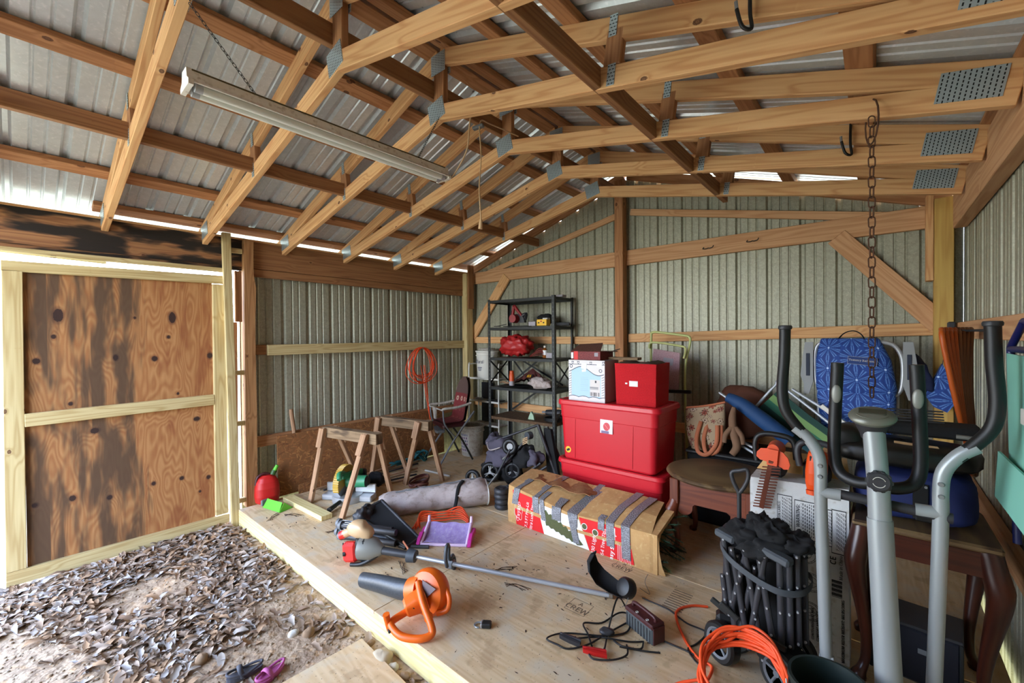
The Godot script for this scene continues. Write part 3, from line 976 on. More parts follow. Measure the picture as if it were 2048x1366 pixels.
	prism(st, [Vector2(0, -0.09), Vector2(0.09, -0.05), Vector2(0.08, 0.06), Vector2(0, 0.09)], 0.004, T(Vector3(0.142, 0.07, 0), Vector3(90, 0, -35)))
	obj("flap", st, "brown_pattern", pc)
	st = mb()
	tube(st, V([0.13, 0.05, -0.04, 0.19, 0.075, -0.03, 0.25, 0.09, -0.02]), 0.0035, 6)
	obj("wire", st, "ink", pc)
	var pk := mb()
	beam(pk, Vector3(-0.16, 0, 0), Vector3(0.10, 0, 0.0), 0.09, 0.022)
	tag(obj("weathered_plank", pk, "grey_wood", self, T(Vector3(-1.515, 1.372, -3.20), Vector3(0, 4, 0))), "short weathered plank behind the red fabric cube's top", "plank")
	tree_box()

func tree_box() -> void:
	var t := thing("tree_carton", "long taped cardboard carton with red and white prints of a tree", "box", Vector3(0, 0, 0))
	# profile of the sagging top along x: [x, front top, ridge, back top]
	var xs := [[-2.14, 0.425, 0.44, 0.45], [-2.0, 0.405, 0.44, 0.455], [-1.78, 0.374, 0.425, 0.45], [-1.62, 0.35, 0.40, 0.44], [-1.55, 0.348, 0.385, 0.44], [-1.42, 0.358, 0.405, 0.45], [-1.30, 0.366, 0.42, 0.45], [-1.15, 0.371, 0.425, 0.45], [-1.02, 0.375, 0.42, 0.44]]
	var rows := []
	for q in xs:
		var x: float = q[0]
		rows.append([Vector3(x, DK + 0.001, -2.44), Vector3(x, (DK + q[1]) * 0.5, -2.436), Vector3(x + 0.01, q[1], -2.44), Vector3(x - 0.02, q[2], -2.60), Vector3(x - 0.05, q[3], -2.80), Vector3(x - 0.05, 0.3, -2.83), Vector3(x - 0.05, DK + 0.001, -2.83)])
	var st := mb()
	sheet(st, rows, Vector3(0, -0.0001, 0))
	st = mb(-1)
	grid(st, rows, true)
	obj("carton", st, "card", t)
	st = mb()
	var e: Array = rows[0]
	fan(st, e, true)
	obj("end_flap", st, "card", t)
	# the ragged open end on the right
	st = mb()
	var ep := [Vector2(-2.44, DK), Vector2(-2.44, 0.375), Vector2(-2.72, 0.43), Vector2(-2.72, 0.405), Vector2(-2.50, 0.36), Vector2(-2.47, 0.32), Vector2(-2.475, DK + 0.02), Vector2(-2.46, DK)]
	prism(st, ep, 0.05, Transform3D(Basis(Vector3(0, 0, 1), Vector3(0, 1, 0), Vector3(-1, 0, 0)), Vector3(-1.0, 0, 0)))
	obj("end_flap", st, "card", t)
	st = mb()
	prism(st, [Vector2(0, 0), Vector2(0, 0.225), Vector2(0.05, 0.215), Vector2(0.055, 0.13), Vector2(0.07, 0.05), Vector2(0.09, 0.0)], 0.005, T(Vector3(-1.02, DK + 0.002, -2.438), Vector3(0, 14, 0)))
	obj("end_flap", st, "card", t)
	# torn flap lying on the top
	st = mb(1)
	rows = []
	for i in 10:
		var row := []
		for j in 5:
			var x := -2.02 + i * 0.055
			row.append(Vector3(x + 0.02 * sin(j * 2.0 + i), 0.449 - i * 0.002 + 0.012 * sin(i * 1.7 + j), -2.60 - j * 0.045))
		rows.append(row)
	sheet(st, rows, Vector3(0, -0.004, 0))
	obj("torn_flap", st, "card_brown", t)
	# printed panels on the front: outlines in (x, y)
	var fx := func(x: float) -> float: return x
	var pr := func(called: String, pl: Array, m: String, z := -2.4372) -> MeshInstance3D:
		var s := mb()
		prism(s, pl, 0.0016, T(Vector3(0, 0, z)))
		return obj(called, s, m, t)
	pr.call("print", [Vector2(-2.09, 0.395), Vector2(-1.865, 0.372), Vector2(-1.80, DK + 0.004), Vector2(-2.055, DK + 0.004)], "print_red")
	pr.call("print", [Vector2(-1.863, 0.35), Vector2(-1.51, 0.325), Vector2(-1.43, DK + 0.004), Vector2(-1.798, DK + 0.004)], "print_white")
	pr.call("print", [Vector2(-1.508, 0.342), Vector2(-1.155, 0.355), Vector2(-1.118, DK + 0.012), Vector2(-1.428, DK + 0.004)], "print_red")
	# the tree in the picture, lying on its side
	var tp := []
	var r2 := RandomNumberGenerator.new()
	r2.seed = 4
	for i in 15: tp.append(Vector2(-1.80 + i * 0.021, 0.315 - i * 0.0085 + (0.014 if i % 2 else -0.004)))
	tp.append(Vector2(-1.475, 0.165))
	for i in 14: tp.append(Vector2(-1.50 - i * 0.0215, 0.155 + i * 0.005 - (0.010 if i % 2 else 0.0)))
	mat("print_green", Color(1, 1, 1), 0.6, 0, blotch_tex(Color(0.36, 0.38, 0.20), Color(0.22, 0.25, 0.12), Color(0.55, 0.52, 0.32), 0.12, 73, 1.6, 0.5), Vector3(6, 6, 6))
	pr.call("tree_print", tp, "print_green", -2.4356)
	# writing, turned to read upwards
	var w := [["7.5 FT Pre-Lit", 0.046, -1.955, 0.24], ["Ultra Lush Tree", 0.046, -1.91, 0.235], ["330 Lights", 0.046, -1.405, 0.205], ["1364 Tree Tips", 0.046, -1.335, 0.215], ["Easy Set Up", 0.05, -1.27, 0.215]]
	for q in w: text("lettering", q[0], q[1] * 0.72, T(Vector3(q[2] + (0.24 - q[3]) * 0.2, q[3], -2.4358), Vector3(0, 0, 84)), "print_white", t, q[0] == "Easy Set Up")
	text("lettering", "Taylor", 0.04, T(Vector3(-2.035, 0.245, -2.4358), Vector3(0, 0, 84)), "print_white", t, false, "Droid Serif")
	st = mb()
	var ring := []
	for i in 26:
		var a := TAU * i / 26
		var rr := 1.0 + 0.13 * sin(a * 6.0)
		ring.append(Vector3(-2.035 + 0.037 * rr * cos(a), 0.245 + 0.068 * rr * sin(a), -2.4362))
	tube(st, ring, 0.0016, 4, true)
	obj("emblem_outline", st, "print_white", t)
	for c in [[-1.466, 0.292], [-1.385, 0.275]]:
		st = mb()
		lathe(st, [Vector2(0.0, 0), Vector2(0.022, 0), Vector2(0.022, 0.0014), Vector2(0, 0.0014)], 20, T(Vector3(c[0], c[1], -2.4364), Vector3(90, 0, 0)))
		var o := obj("round_print", st, "print_white", t)
		st = mb()
		lathe(st, [Vector2(0.0, 0), Vector2(0.018, 0), Vector2(0.018, 0.002), Vector2(0, 0.002)], 20, T(Vector3(c[0], c[1], -2.4364), Vector3(90, 0, 0)))
		obj("picture", st, "print_green", o)
	card("barcode", 0.022, 0.075, "print_white", t, T(Vector3(-1.255, 0.305, -2.4366)))
	for k in 9:
		st = mb()
		bx(st, Vector3(-1.225 + k * 0.0105, 0.205 - (k % 3) * 0.006, -2.4362), Vector3(0.0022, 0.10, 0.0008), 0)
		obj("small_print", st, "print_white", t)
	# grey tape: [x on the front edge, drop on the front, lean, width, how far over the top]
	for q in [[-2.045, 0.12, 0.10, 0.055, 0.16], [-1.875, 0.11, -0.05, 0.055, 0.36], [-1.82, 0.14, -0.08, 0.04, 0.1], [-1.69, 0.09, 0.0, 0.075, 0.10], [-1.575, 0.19, -0.13, 0.05, 0.38], [-1.55, 0.08, 0.0, 0.06, 0.3], [-1.34, 0.06, 0.02, 0.045, 0.05], [-1.28, 0.15, -0.02, 0.055, 0.38], [-1.175, 0.20, -0.02, 0.058, 0.36]]:
		var a := []
		var b := []
		var path := []
		var top := _tree_top(q[0])
		path.append(Vector3(q[0] - q[2] * q[1] * 2.0, top - q[1], -2.4345))
		path.append(Vector3(q[0] - q[2] * q[1], top - q[1] * 0.5, -2.4325))
		path.append(Vector3(q[0], top + 0.001, -2.4365))
		path.append(Vector3(q[0] - 0.005, top + 0.0035, -2.444))
		for k in range(1, 6):
			var f: float = k / 5.0 * q[4]
			var z := -2.44 - f
			path.append(Vector3(q[0] + f * 0.12 - 0.01, _tree_top(q[0] + f * 0.1, f) + 0.0035, z))
		for p in path:
			a.append(p - Vector3(q[3] * 0.5, 0, 0))
			b.append(p + Vector3(q[3] * 0.5, 0.0, 0))
		st = mb(1)
		sheet(st, [a, b], Vector3(0, 0.0012, 0.0012))
		obj("tape_strip", st, "duct", t)
	# the tree itself, poking out at the end
	var tr := thing("artificial_tree", "green artificial tree branches poking out of the carton's open end", "artificial tree", Vector3(-1.0, DK, -2.6))
	mat("needle", Color(0.13, 0.24, 0.15), 0.7)
	mat("needle_pale", Color(0.30, 0.42, 0.24), 0.7)
	for k in 16:
		var o := Vector3(-0.06 + r2.randf() * 0.02, 0.03 + 0.20 * r2.randf(), 0.13 - 0.30 * r2.randf())
		var dir := Vector3(0.8 + r2.randf() * 0.5, r2.randf_range(-0.5, 0.4), r2.randf_range(-0.4, 0.6)).normalized()
		if k == 0:
			o = Vector3(-0.03, 0.035, 0.07)
			dir = Vector3(0.9, -0.1, 0.35).normalized()
		var l := r2.randf_range(0.10, 0.17)
		st = mb()
		tube(st, [o, o + dir * l], 0.003, 5)
		for n in 90:
			var f := r2.randf()
			var p := o + dir * l * f
			var side := Vector3(r2.randf_range(-1, 1), r2.randf_range(-1, 1), r2.randf_range(-1, 1)).normalized()
			var nd := (dir * 0.9 + side).normalized() * r2.randf_range(0.022, 0.036)
			if p.y + nd.y < 0.002: nd.y = absf(nd.y)
			var wd := nd.cross(dir).normalized() * 0.0014
			tri(st, p - wd, p + wd, p + nd, Vector2.ZERO, Vector2.ZERO, Vector2.ZERO)
			tri(st, p - dir * 0.001, p + dir * 0.001, p + nd, Vector2.ZERO, Vector2.ZERO, Vector2.ZERO)
		obj("branch", st, "needle_pale" if k == 0 else "needle", tr)

func _tree_top(x: float, back := 0.0) -> float:
	var xs := [[-2.14, 0.425, 0.44, 0.45], [-2.0, 0.405, 0.44, 0.455], [-1.78, 0.374, 0.425, 0.45], [-1.62, 0.35, 0.40, 0.44], [-1.55, 0.348, 0.385, 0.44], [-1.42, 0.358, 0.405, 0.45], [-1.30, 0.366, 0.42, 0.45], [-1.15, 0.371, 0.425, 0.45], [-1.02, 0.375, 0.42, 0.44]]
	for i in xs.size() - 1:
		if x <= xs[i + 1][0] or i == xs.size() - 2:
			var t: float = clampf((x - xs[i][0]) / (xs[i + 1][0] - xs[i][0]), 0, 1)
			var a: float = lerpf(xs[i][1], xs[i + 1][1], t)
			var b: float = lerpf(xs[i][2], xs[i + 1][2], t)
			var c: float = lerpf(xs[i][3], xs[i + 1][3], t)
			return lerpf(a, b, back / 0.16) if back < 0.16 else lerpf(b, c, (back - 0.16) / 0.2)
	return 0.4

# ---------------------------------------------------------------- tables
func cabriole(h: float, out: Vector2, r := 0.03) -> SurfaceTool:
	var st := mb()
	var pts := []
	var rad := []
	for q in [[1.0, 0.0, 1.0], [0.90, 0.010, 1.05], [0.80, 0.022, 1.12], [0.70, 0.020, 0.98], [0.55, 0.008, 0.78], [0.40, -0.004, 0.64], [0.25, -0.012, 0.54], [0.12, -0.008, 0.48], [0.06, 0.004, 0.56], [0.03, 0.012, 0.80], [0.0, 0.012, 0.72]]:
		pts.append(Vector3(out.x * q[1], h * q[0], out.y * q[1]))
		rad.append(r * q[2])
	tube(st, cr(pts, 3), _interp(rad, 3), 10)
	return st

func _interp(r: Array, k: int) -> Array:
	var o := []
	for i in r.size() - 1:
		for q in k: o.append(lerpf(r[i], r[i + 1], float(q) / k))
	o.append(r[r.size() - 1])
	return o

func tables() -> void:
	var t := thing("oval_side_table", "oval wooden side table with curved legs and dusty top", "table", Vector3(-0.775, DK, -2.99))
	var st := mb()
	lathe(st, [Vector2(0, 0.485), Vector2(0.335, 0.485), Vector2(0.35, 0.492), Vector2(0.36, 0.503), Vector2(0.352, 0.514), Vector2(0.338, 0.52), Vector2(0, 0.52)], 48, Transform3D(), 0.92, 0.88)
	obj("table_top", st, "dusty_top", t)
	for z in [1, -1]:
		st = mb()
		var sc := [Vector2(-0.23, 0.485), Vector2(-0.23, 0.30)]
		sc.append_array(arc(Vector2(-0.165, 0.31), 0.055, 250, 370, 6))
		sc.append_array([Vector2(-0.10, 0.335), Vector2(0.09, 0.335)])
		sc.append_array(arc(Vector2(0.165, 0.31), 0.055, 170, 290, 6))
		sc.append_array([Vector2(0.22, 0.30), Vector2(0.22, 0.485)])
		prism(st, sc, 0.018, T(Vector3(0, 0, z * 0.19)))
		obj("apron", st, "cherry", t)
	for x in [-0.22, 0.21]:
		st = mb()
		bx(st, Vector3(x, 0.41, 0), Vector3(0.018, 0.15, 0.38))
		obj("apron", st, "cherry", t)
	for s in [[-1, 1], [1, 1], [-1, -1], [1, -1]]:
		st = mb()
		bx(st, Vector3(s[0] * 0.222, 0.405, s[1] * 0.192), Vector3(0.055, 0.16, 0.055), 0.004)
		obj("corner_block", st, "cherry", t)
		obj("leg", cabriole(0.34, Vector2(s[0], s[1]), 0.033), "cherry", t, T(Vector3(s[0] * 0.222, 0, s[1] * 0.192)))

# ---------------------------------------------------------------- along the left wall
func plain_mats() -> void:
	mat("black", Color(0.045, 0.045, 0.048), 0.5)
	mat("black_soft", Color(0.06, 0.06, 0.065), 0.9)
	mat("charcoal", Color(0.17, 0.17, 0.18), 0.5)
	mat("dark_steel", Color(0.15, 0.155, 0.15), 0.5, 0.3)
	mat("grey_plastic", Color(0.42, 0.43, 0.44), 0.5)
	mat("white_plastic", Color(0.80, 0.79, 0.75), 0.5)
	mat("dirty_white", Color(1, 1, 1), 0.6, 0, blotch_tex(Color(0.72, 0.70, 0.66), Color(0.60, 0.57, 0.52), Color(0.50, 0.45, 0.38), 0.03, 101, 1.2, 0.2), Vector3(2, 2, 2), true)
	mat("steel", Color(0.62, 0.63, 0.64), 0.35, 0.7)
	mat("alu", Color(0.70, 0.71, 0.72), 0.4, 0.5)
	mat("orange", Color(0.88, 0.38, 0.05), 0.42)
	mat("orange_hot", Color(0.84, 0.28, 0.02), 0.5)
	mat("cord_orange", Color(0.90, 0.30, 0.10), 0.55)
	mat("red", Color(0.70, 0.08, 0.07), 0.5)
	mat("green_saw", Color(0.20, 0.52, 0.36), 0.45)
	mat("lime", Color(0.34, 0.68, 0.16), 0.5)
	mat("amber", Color(0.72, 0.58, 0.22), 0.4)
	mat("teal", Color(0.10, 0.36, 0.38), 0.75)
	mat("grey_cloth", Color(1.15, 1.12, 1.1), 0.95, 0, blotch_tex(Color(0.66, 0.63, 0.62), Color(0.56, 0.53, 0.52), Color(0.44, 0.40, 0.36), 0.02, 103, 1.0, 0.3), Vector3(1.6, 1.6, 1.6), true)
	mat("slate_cloth", Color(0.31, 0.29, 0.34), 0.95)
	mat("rust", Color(0.36, 0.20, 0.13), 0.85)
	mat("maroon", Color(0.24, 0.07, 0.07), 0.5)
	mat("bag_red", Color(0.66, 0.13, 0.13), 0.45)

func sawhorse(label: String, l: Vector3, r_: Vector3, feet: Array, gap := 0.0) -> void:
	var t := thing("sawhorse", label, "sawhorse", Vector3(l.x, DK, l.z), 0, "weathered sawhorses")
	var o := Vector3(l.x, DK, l.z)
	var a := l - o
	var b := r_ - o
	var dn := Vector3(0, -0.045, 0)
	var st := mb()
	beam(st, a + dn, b + dn, 0.075, 0.088)
	obj("top_beam", st, "grey_wood", t)
	var dir := (b - a).normalized()
	for i in 4:
		var end := a + dir * 0.05 if i < 2 else b - dir * 0.09
		var side := 1.0 if i % 2 == 0 else -1.0
		var top := end + Vector3(0, -0.005, side * 0.048)
		var f: Vector3 = feet[i] - o
		f.y = 0.0
		st = mb()
		beam(st, top, f + Vector3(0, 0.004, 0), 0.03, 0.046, dir)
		obj("leg", st, "leg_wood", t)
		st = mb()
		var mid := top.lerp(f, 0.26)
		beam(st, top + Vector3(0.0, 0, side * 0.022), mid + Vector3(0, 0, side * 0.022), 0.014, 0.062, dir)
		obj("cleat", st, "leg_wood", t)

func left_side() -> void:
	plain_mats()
	var st := mb()
	sawhorse("weathered sawhorse standing over the green miter saw", Vector3(-3.75, 0.768, -1.80), Vector3(-3.10, 0.768, -1.935), [Vector3(-3.69, 0, -1.63), Vector3(-3.78, 0, -2.15), Vector3(-3.17, 0, -1.64), Vector3(-3.33, 0, -2.19)])
	sawhorse("weathered sawhorse nearer to the high chair", Vector3(-3.84, 0.762, -2.41), Vector3(-3.20, 0.762, -2.545), [Vector3(-3.93, 0, -2.36), Vector3(-3.74, 0, -2.66), Vector3(-3.44, 0, -2.42), Vector3(-3.235, 0, -2.71)])
	# sheets and sticks leaning on the wall
	st = mb()
	var xf := Transform3D(Basis(Vector3(0, 0, -1), Vector3(-0.05, 1, 0).normalized(), Vector3(1, 0.05, 0).normalized()), Vector3(-4.068, DK + 0.272, -2.47))
	box(st, xf, Vector3(1.92, 0.54, 0.011), 0.001, Vector2(0.2, 0.4))
	tag(obj("osb_sheet", st, "osb", self), "long low sheet of orange-brown strand board leaning on the left wall", "strand board")
	st = mb()
	prism(st, [Vector2(0, 0), Vector2(0, 0.08), Vector2(1.3, 0.225), Vector2(1.3, 0.1), Vector2(1.0, 0.0)], 0.008, Transform3D(Basis(Vector3(0, 0, -1), Vector3(-0.05, 1, 0).normalized(), Vector3(1, 0.05, 0).normalized()), Vector3(-3.995, DK, -1.66)))
	tag(obj("plywood_offcut", st, "osb", self), "thin tapered plywood offcut propped low against the strand board", "offcut")
	st = mb()
	tube(st, V([-4.10, 0.14, -1.66, -4.118, 0.69, -1.676, -4.13, 0.86, -1.66, -4.13, 0.90, -1.658]), [0.014, 0.017, 0.019, 0.016], 10)
	tag(obj("tool_handle", st, "leg_wood", self), "grey wooden tool handle standing behind the strand board", "handle")
	# the bundle of thin mouldings on the deck along the wall
	for k in 7:
		st = mb()
		beam(st, Vector3(-3.93 + k * 0.04, DK + 0.008 + (0.014 if k < 3 else 0.0), -1.78 - k * 0.02), Vector3(-4.02 + k * 0.085, DK + 0.008 + (0.014 if k < 3 else 0.0), -3.02 + k * 0.07), 0.022, 0.014)
		tag(obj("moulding_strip", st, ["leg_wood", "grey_wood", "charcoal"][k % 3], self), "long thin moulding strip in the bundle behind the sawhorses", "moulding", "strips behind the sawhorses")
	gas_can()
	# lime green dustpan and short stud
	var t := thing("dustpan", "lime green plastic dustpan beside the short pale stud", "dustpan", Vector3(-3.80, DK, -1.405), deg_to_rad(12))
	st = mb()
	prism(st, [Vector2(-0.11, 0), Vector2(0.11, 0), Vector2(0.10, 0.075), Vector2(-0.10, 0.075)], 0.004, T(Vector3(0, 0.003, 0.055), Vector3(-28, 0, 0)))
	obj("front_wall", st, "lime", t)
	st = mb()
	prism(st, [Vector2(-0.11, -0.06), Vector2(0.11, -0.06), Vector2(0.12, 0.06), Vector2(-0.12, 0.06)], 0.004, T(Vector3(0, 0.004, -0.005), Vector3(90, 0, 0)))
	obj("floor_plate", st, "lime", t)
	st = mb()
	prism(st, [Vector2(-0.055, 0), Vector2(0.06, 0), Vector2(-0.01, 0.065)], 0.004, T(Vector3(0.11, 0.004, 0.0), Vector3(0, 90, 0)))
	prism(st, [Vector2(-0.055, 0), Vector2(0.06, 0), Vector2(-0.01, 0.065)], 0.004, T(Vector3(-0.11, 0.004, 0.0), Vector3(0, 90, 0)))
	obj("side_walls", st, "lime", t)
	st = mb()
	bx(st, Vector3(-0.128, 0.035, 0.03), Vector3(0.02, 0.05, 0.06), 0.006)
	obj("grip", st, "grey_plastic", t)
	st = mb()
	beam(st, Vector3(-3.91, DK + 0.02, -1.535), Vector3(-3.25, DK + 0.02, -1.56), 0.09, 0.038)
	tag(obj("short_stud", st, "treated_pale", self), "short pale new stud lying on the deck by the miter saw", "stud")
	miter_saw()
	hung_cord()
	high_chair()
	# paint bucket on the deck
	bucket("dirty white paint bucket on the deck behind the high chair", Vector3(-3.715, DK, -3.585), "dirty_white", true, 0.36, 0.14)
	# teal rope in two heaps
	for q in [[-4.03, -2.74, 0.13, 0.05], [-4.0, -2.99, 0.08, 0.10]]:
		st = mb()
		for k in 5:
			var ring := []
			for i in 14:
				var a := TAU * i / 14
				ring.append(Vector3(q[0] + 0.03 + cos(a + k) * (0.04 + 0.008 * k), DK + 0.012 + q[3] * (0.5 + 0.5 * sin(a * (1 + k % 2) + k * 1.3)), q[1] + sin(a) * q[2] * (0.8 + 0.06 * k)))
			tube(st, cr(ring, 3, true), 0.009, 6, true)
		tag(obj("teal_rope", st, "teal", self), "tangled teal rope heap %s" % ("on the strips behind the sawhorse" if q[3] < 0.1 else "in front of the high chair's legs"), "rope", "teal rope heaps")
	# a white tube and the rusty strap coil behind the grey bag
	st = mb()
	tube(st, V([-3.62, DK + 0.012, -2.80, -3.27, DK + 0.012, -2.84]), 0.011, 8)
	tag(obj("white_tube", st, "white_plastic", self), "thin white tube lying on the deck under a sawhorse", "tube")
	t = thing("strap_coil", "rust-brown strap coil lying behind the grey bag", "strap", Vector3(-3.22, DK, -2.42))
	for k in 5:
		st = mb()
		var ring := []
		for i in 12:
			var a := TAU * i / 12
			ring.append(Vector3(cos(a) * (0.10 - 0.012 * k), 0.02 + 0.045 * (1 + sin(a + k)) * 0.5 + 0.012 * k, sin(a) * (0.07 + 0.01 * k)))
		tube(st, cr(ring, 3, true), 0.008, 5, true, Vector2(0.5, 1.6), Vector3.UP)
		obj("loop", st, "rust" if k % 2 else "maroon", t)

func gas_can() -> void:
	var t := thing("gas_can", "red plastic fuel can with green cap beside the strand board", "gas can", Vector3(-4.02, DK, -1.405), deg_to_rad(80))
	var st := mb()
	loft(st, [[0.0, 0.15, 0.10, 0.045], [0.012, 0.18, 0.13, 0.06], [0.06, 0.195, 0.14, 0.065], [0.13, 0.19, 0.14, 0.065], [0.18, 0.17, 0.125, 0.058], [0.215, 0.13, 0.10, 0.045], [0.235, 0.07, 0.07, 0.03]], Transform3D(), 6)
	for p in [1]: st.set_smooth_group(1)
	obj("tank", st, "red", t)
	st = mb()
	tube(st, cr(V([-0.085, 0.16, 0, -0.07, 0.225, 0, -0.02, 0.25, 0, 0.02, 0.235, 0]), 5), 0.012, 8)
	obj("handle", st, "maroon", t)
	st = mb()
	tube(st, V([0.035, 0.215, 0, 0.06, 0.262, 0]), 0.022, 10)
	obj("cap", st, mat("green_cap", Color(0.16, 0.30, 0.10), 0.5), t)
	st = mb()
	tube(st, V([0.06, 0.262, 0, 0.082, 0.303, 0]), [0.018, 0.014], 10)
	obj("spout", st, "lime", t)

func bucket(label: String, at: Vector3, m: String, print_ := false, h := 0.37, r := 0.145) -> Node3D:
	var t := thing("bucket", label, "bucket", at)
	var st := mb()
	lathe(st, [Vector2(0, 0.002), Vector2(r * 0.88, 0.0), Vector2(r * 0.9, 0.008), Vector2(r * 0.98, h * 0.80), Vector2(r * 1.06, h * 0.80), Vector2(r * 1.06, h * 0.83), Vector2(r * 0.99, h * 0.84), Vector2(r * 1.0, h * 0.93), Vector2(r * 1.07, h * 0.94), Vector2(r * 1.07, h), Vector2(r * 0.98, h), Vector2(r * 0.86, 0.015), Vector2(0, 0.012)], 28)
	obj("pail", st, m, t)
	st = mb()
	var hp := []
	for i in 13:
		var a := PI * i / 12
		hp.append(Vector3(cos(a) * r * 1.08, h * 0.86 - sin(a) * 0.10, sin(a) * r * 0.45 + r * 0.2))
	if print_:
		mat("bucket_print", Color(1, 1, 1), 0.6, 0, image_tex(96, 96, func(u, v):
			var c := Color(0.70, 0.68, 0.66)
			if fposmod(v * 6.0, 1.0) < 0.62 and u > 0.08 and u < 0.92 and sin(u * 50.0 + floor(v * 6.0) * 9.0) > -0.35: c = Color(0.42, 0.30, 0.42) if int(v * 6.0) % 2 else Color(0.33, 0.35, 0.46)
			return c))
		st = mb(1)
		var rows := []
		for i in 9:
			var a := deg_to_rad(60 + i * 13.0)
			rows.append([Vector3(cos(a) * r * 0.998, h * 0.74, sin(a) * r * 0.998), Vector3(cos(a) * r * 0.922, h * 0.14, sin(a) * r * 0.922)])
		for i in 8:
			tri(st, rows[i][0], rows[i + 1][0], rows[i + 1][1], Vector2(1 - i / 8.0, 0), Vector2(1 - (i + 1) / 8.0, 0), Vector2(1 - (i + 1) / 8.0, 1))
			tri(st, rows[i][0], rows[i + 1][1], rows[i][1], Vector2(1 - i / 8.0, 0), Vector2(1 - (i + 1) / 8.0, 1), Vector2(1 - i / 8.0, 1))
		obj("printed_label", st, "bucket_print", t)
	else:
		tube(st, hp, 0.003, 5)
		obj("handle", st, "steel", t)
	return t

func miter_saw() -> void:
	var t := thing("miter_saw", "green miter saw with amber blade guard under the sawhorse", "miter saw", Vector3(-3.50, DK, -1.87), deg_to_rad(32))
	var st := mb()
	lathe(st, [Vector2(0, 0), Vector2(0.125, 0), Vector2(0.13, 0.01), Vector2(0.13, 0.05), Vector2(0.122, 0.058), Vector2(0, 0.058)], 32)
	obj("turntable", st, "alu", t)
	st = mb()
	bx(st, Vector3(0, 0.028, -0.02), Vector3(0.46, 0.05, 0.11), 0.008)
	obj("base", st, "alu", t)
	for s in [-1, 1]:
		st = mb()
		bx(st, Vector3(s * 0.135, 0.095, -0.06), Vector3(0.19, 0.075, 0.02), 0.004)
		obj("fence", st, "alu", t)
	st = mb()
	tube(st, V([0, 0.035, 0.12, 0, 0.032, 0.20]), 0.016, 10)
	obj("miter_arm", st, "dark_steel", t)
	st = mb()
	tube(st, V([0, 0.032, 0.19, 0, 0.03, 0.29]), [0.017, 0.02], 12)
	obj("miter_grip", st, "black", t)
	# the blade guard: a half disc with a toothed rim
	st = mb()
	var pl := arc(Vector2(0, 0.16), 0.145, -40, 200, 26)
	pl.append_array(arc(Vector2(0, 0.16), 0.03, 200, -40, 8))
	prism(st, pl, 0.05, T(Vector3(-0.03, 0.0, 0.0), Vector3(0, 90, 0)))
	var gd := obj("blade_guard", st, "amber", t)
	st = mb()
	for i in 34:
		var a := deg_to_rad(-38 + i * 7.0)
		box(st, Transform3D(Basis(Vector3(1, 0, 0), -a), Vector3(-0.03, 0.16 + sin(a) * 0.146, -cos(a) * 0.146)), Vector3(0.052, 0.008, 0.008), 0.001)
	obj("rim_ribs", st, "amber", gd)
	st = mb()
	lathe(st, [Vector2(0.0, -0.001), Vector2(0.127, -0.001), Vector2(0.127, 0.001), Vector2(0, 0.001)], 36, T(Vector3(-0.03, 0.165, 0), Vector3(0, 0, 90)))
	obj("blade", st, "steel", t)
	st = mb()
	tube(st, V([0.0, 0.17, 0.0, 0.17, 0.17, -0.01]), [0.055, 0.05], 16)
	obj("motor", st, "green_saw", t)
	st = mb()
	tube(st, V([0.17, 0.17, -0.01, 0.19, 0.17, -0.01]), [0.046, 0.03], 14)
	obj("motor_cap", st, "black", t)
	st = mb()
	beam(st, Vector3(-0.01, 0.24, 0.10), Vector3(0.02, 0.20, -0.18), 0.06, 0.05)
	obj("arm", st, "green_saw", t)
	st = mb()
	tube(st, cr(V([-0.01, 0.25, 0.05, 0.0, 0.265, 0.13, 0.02, 0.235, 0.17]), 4), [0.022, 0.022, 0.024, 0.024, 0.024, 0.022, 0.022, 0.02, 0.018], 10)
	obj("trigger_handle", st, "green_saw", t)
	st = mb()
	bx(st, Vector3(-0.012, 0.262, 0.10), Vector3(0.035, 0.014, 0.06), 0.003)
	obj("label_plate", st, "white_plastic", t)
	st = mb()
	bx(st, Vector3(0.02, 0.13, -0.20), Vector3(0.09, 0.17, 0.05), 0.01)
	obj("pivot", st, "black", t)
	st = mb()
	blob(st, T(Vector3(0.16, 0.13, -0.19)), Vector3(0.08, 0.06, 0.05), 0.8, 0.03, 18.0, 4)
	obj("dust_bag", st, "black_soft", t)

func hung_cord() -> void:
	var t := thing("hung_extension_cord", "orange extension cord hung in loops on the left wall girt", "extension cord", Vector3(-4.085, 1.43, -3.12))
	var r2 := RandomNumberGenerator.new()
	r2.seed = 9
	for k in 9:
		var st := mb()
		var ring := []
		var w := 0.12 + 0.085 * r2.randf()
		var h := 0.16 + 0.06 * r2.randf()
		for i in 12:
			var a := TAU * i / 12
			ring.append(Vector3(0.008 * k * 0.5 + 0.008 * r2.randf(), -h + cos(a) * h + 0.01, sin(a) * w * (1.0 - 0.45 * cos(a) * 0.5) + 0.02 * sin(k * 2.0)))
		tube(st, cr(ring, 4, true), 0.0045, 6, true)
		obj("loop", st, "cord_orange", t)
	for q in [[-0.10, -0.82, 0.02], [-0.05, -0.95, -0.02], [0.05, -0.92, 0.0]]:
		var st := mb()
		tube(st, cr(V([0.015, -0.2, q[0] * 0.4, 0.03, -0.5, q[0] * 0.2 - 0.04, 0.055, q[1], q[2] - 0.09]), 6), 0.004, 6)
		obj("strand", st, "cord_orange", t)
	var st := mb()
	tube(st, V([-0.03, -0.005, 0, 0.03, -0.01, 0, 0.04, 0.015, 0]), 0.004, 6)
	obj("nail", st, "steel", t)

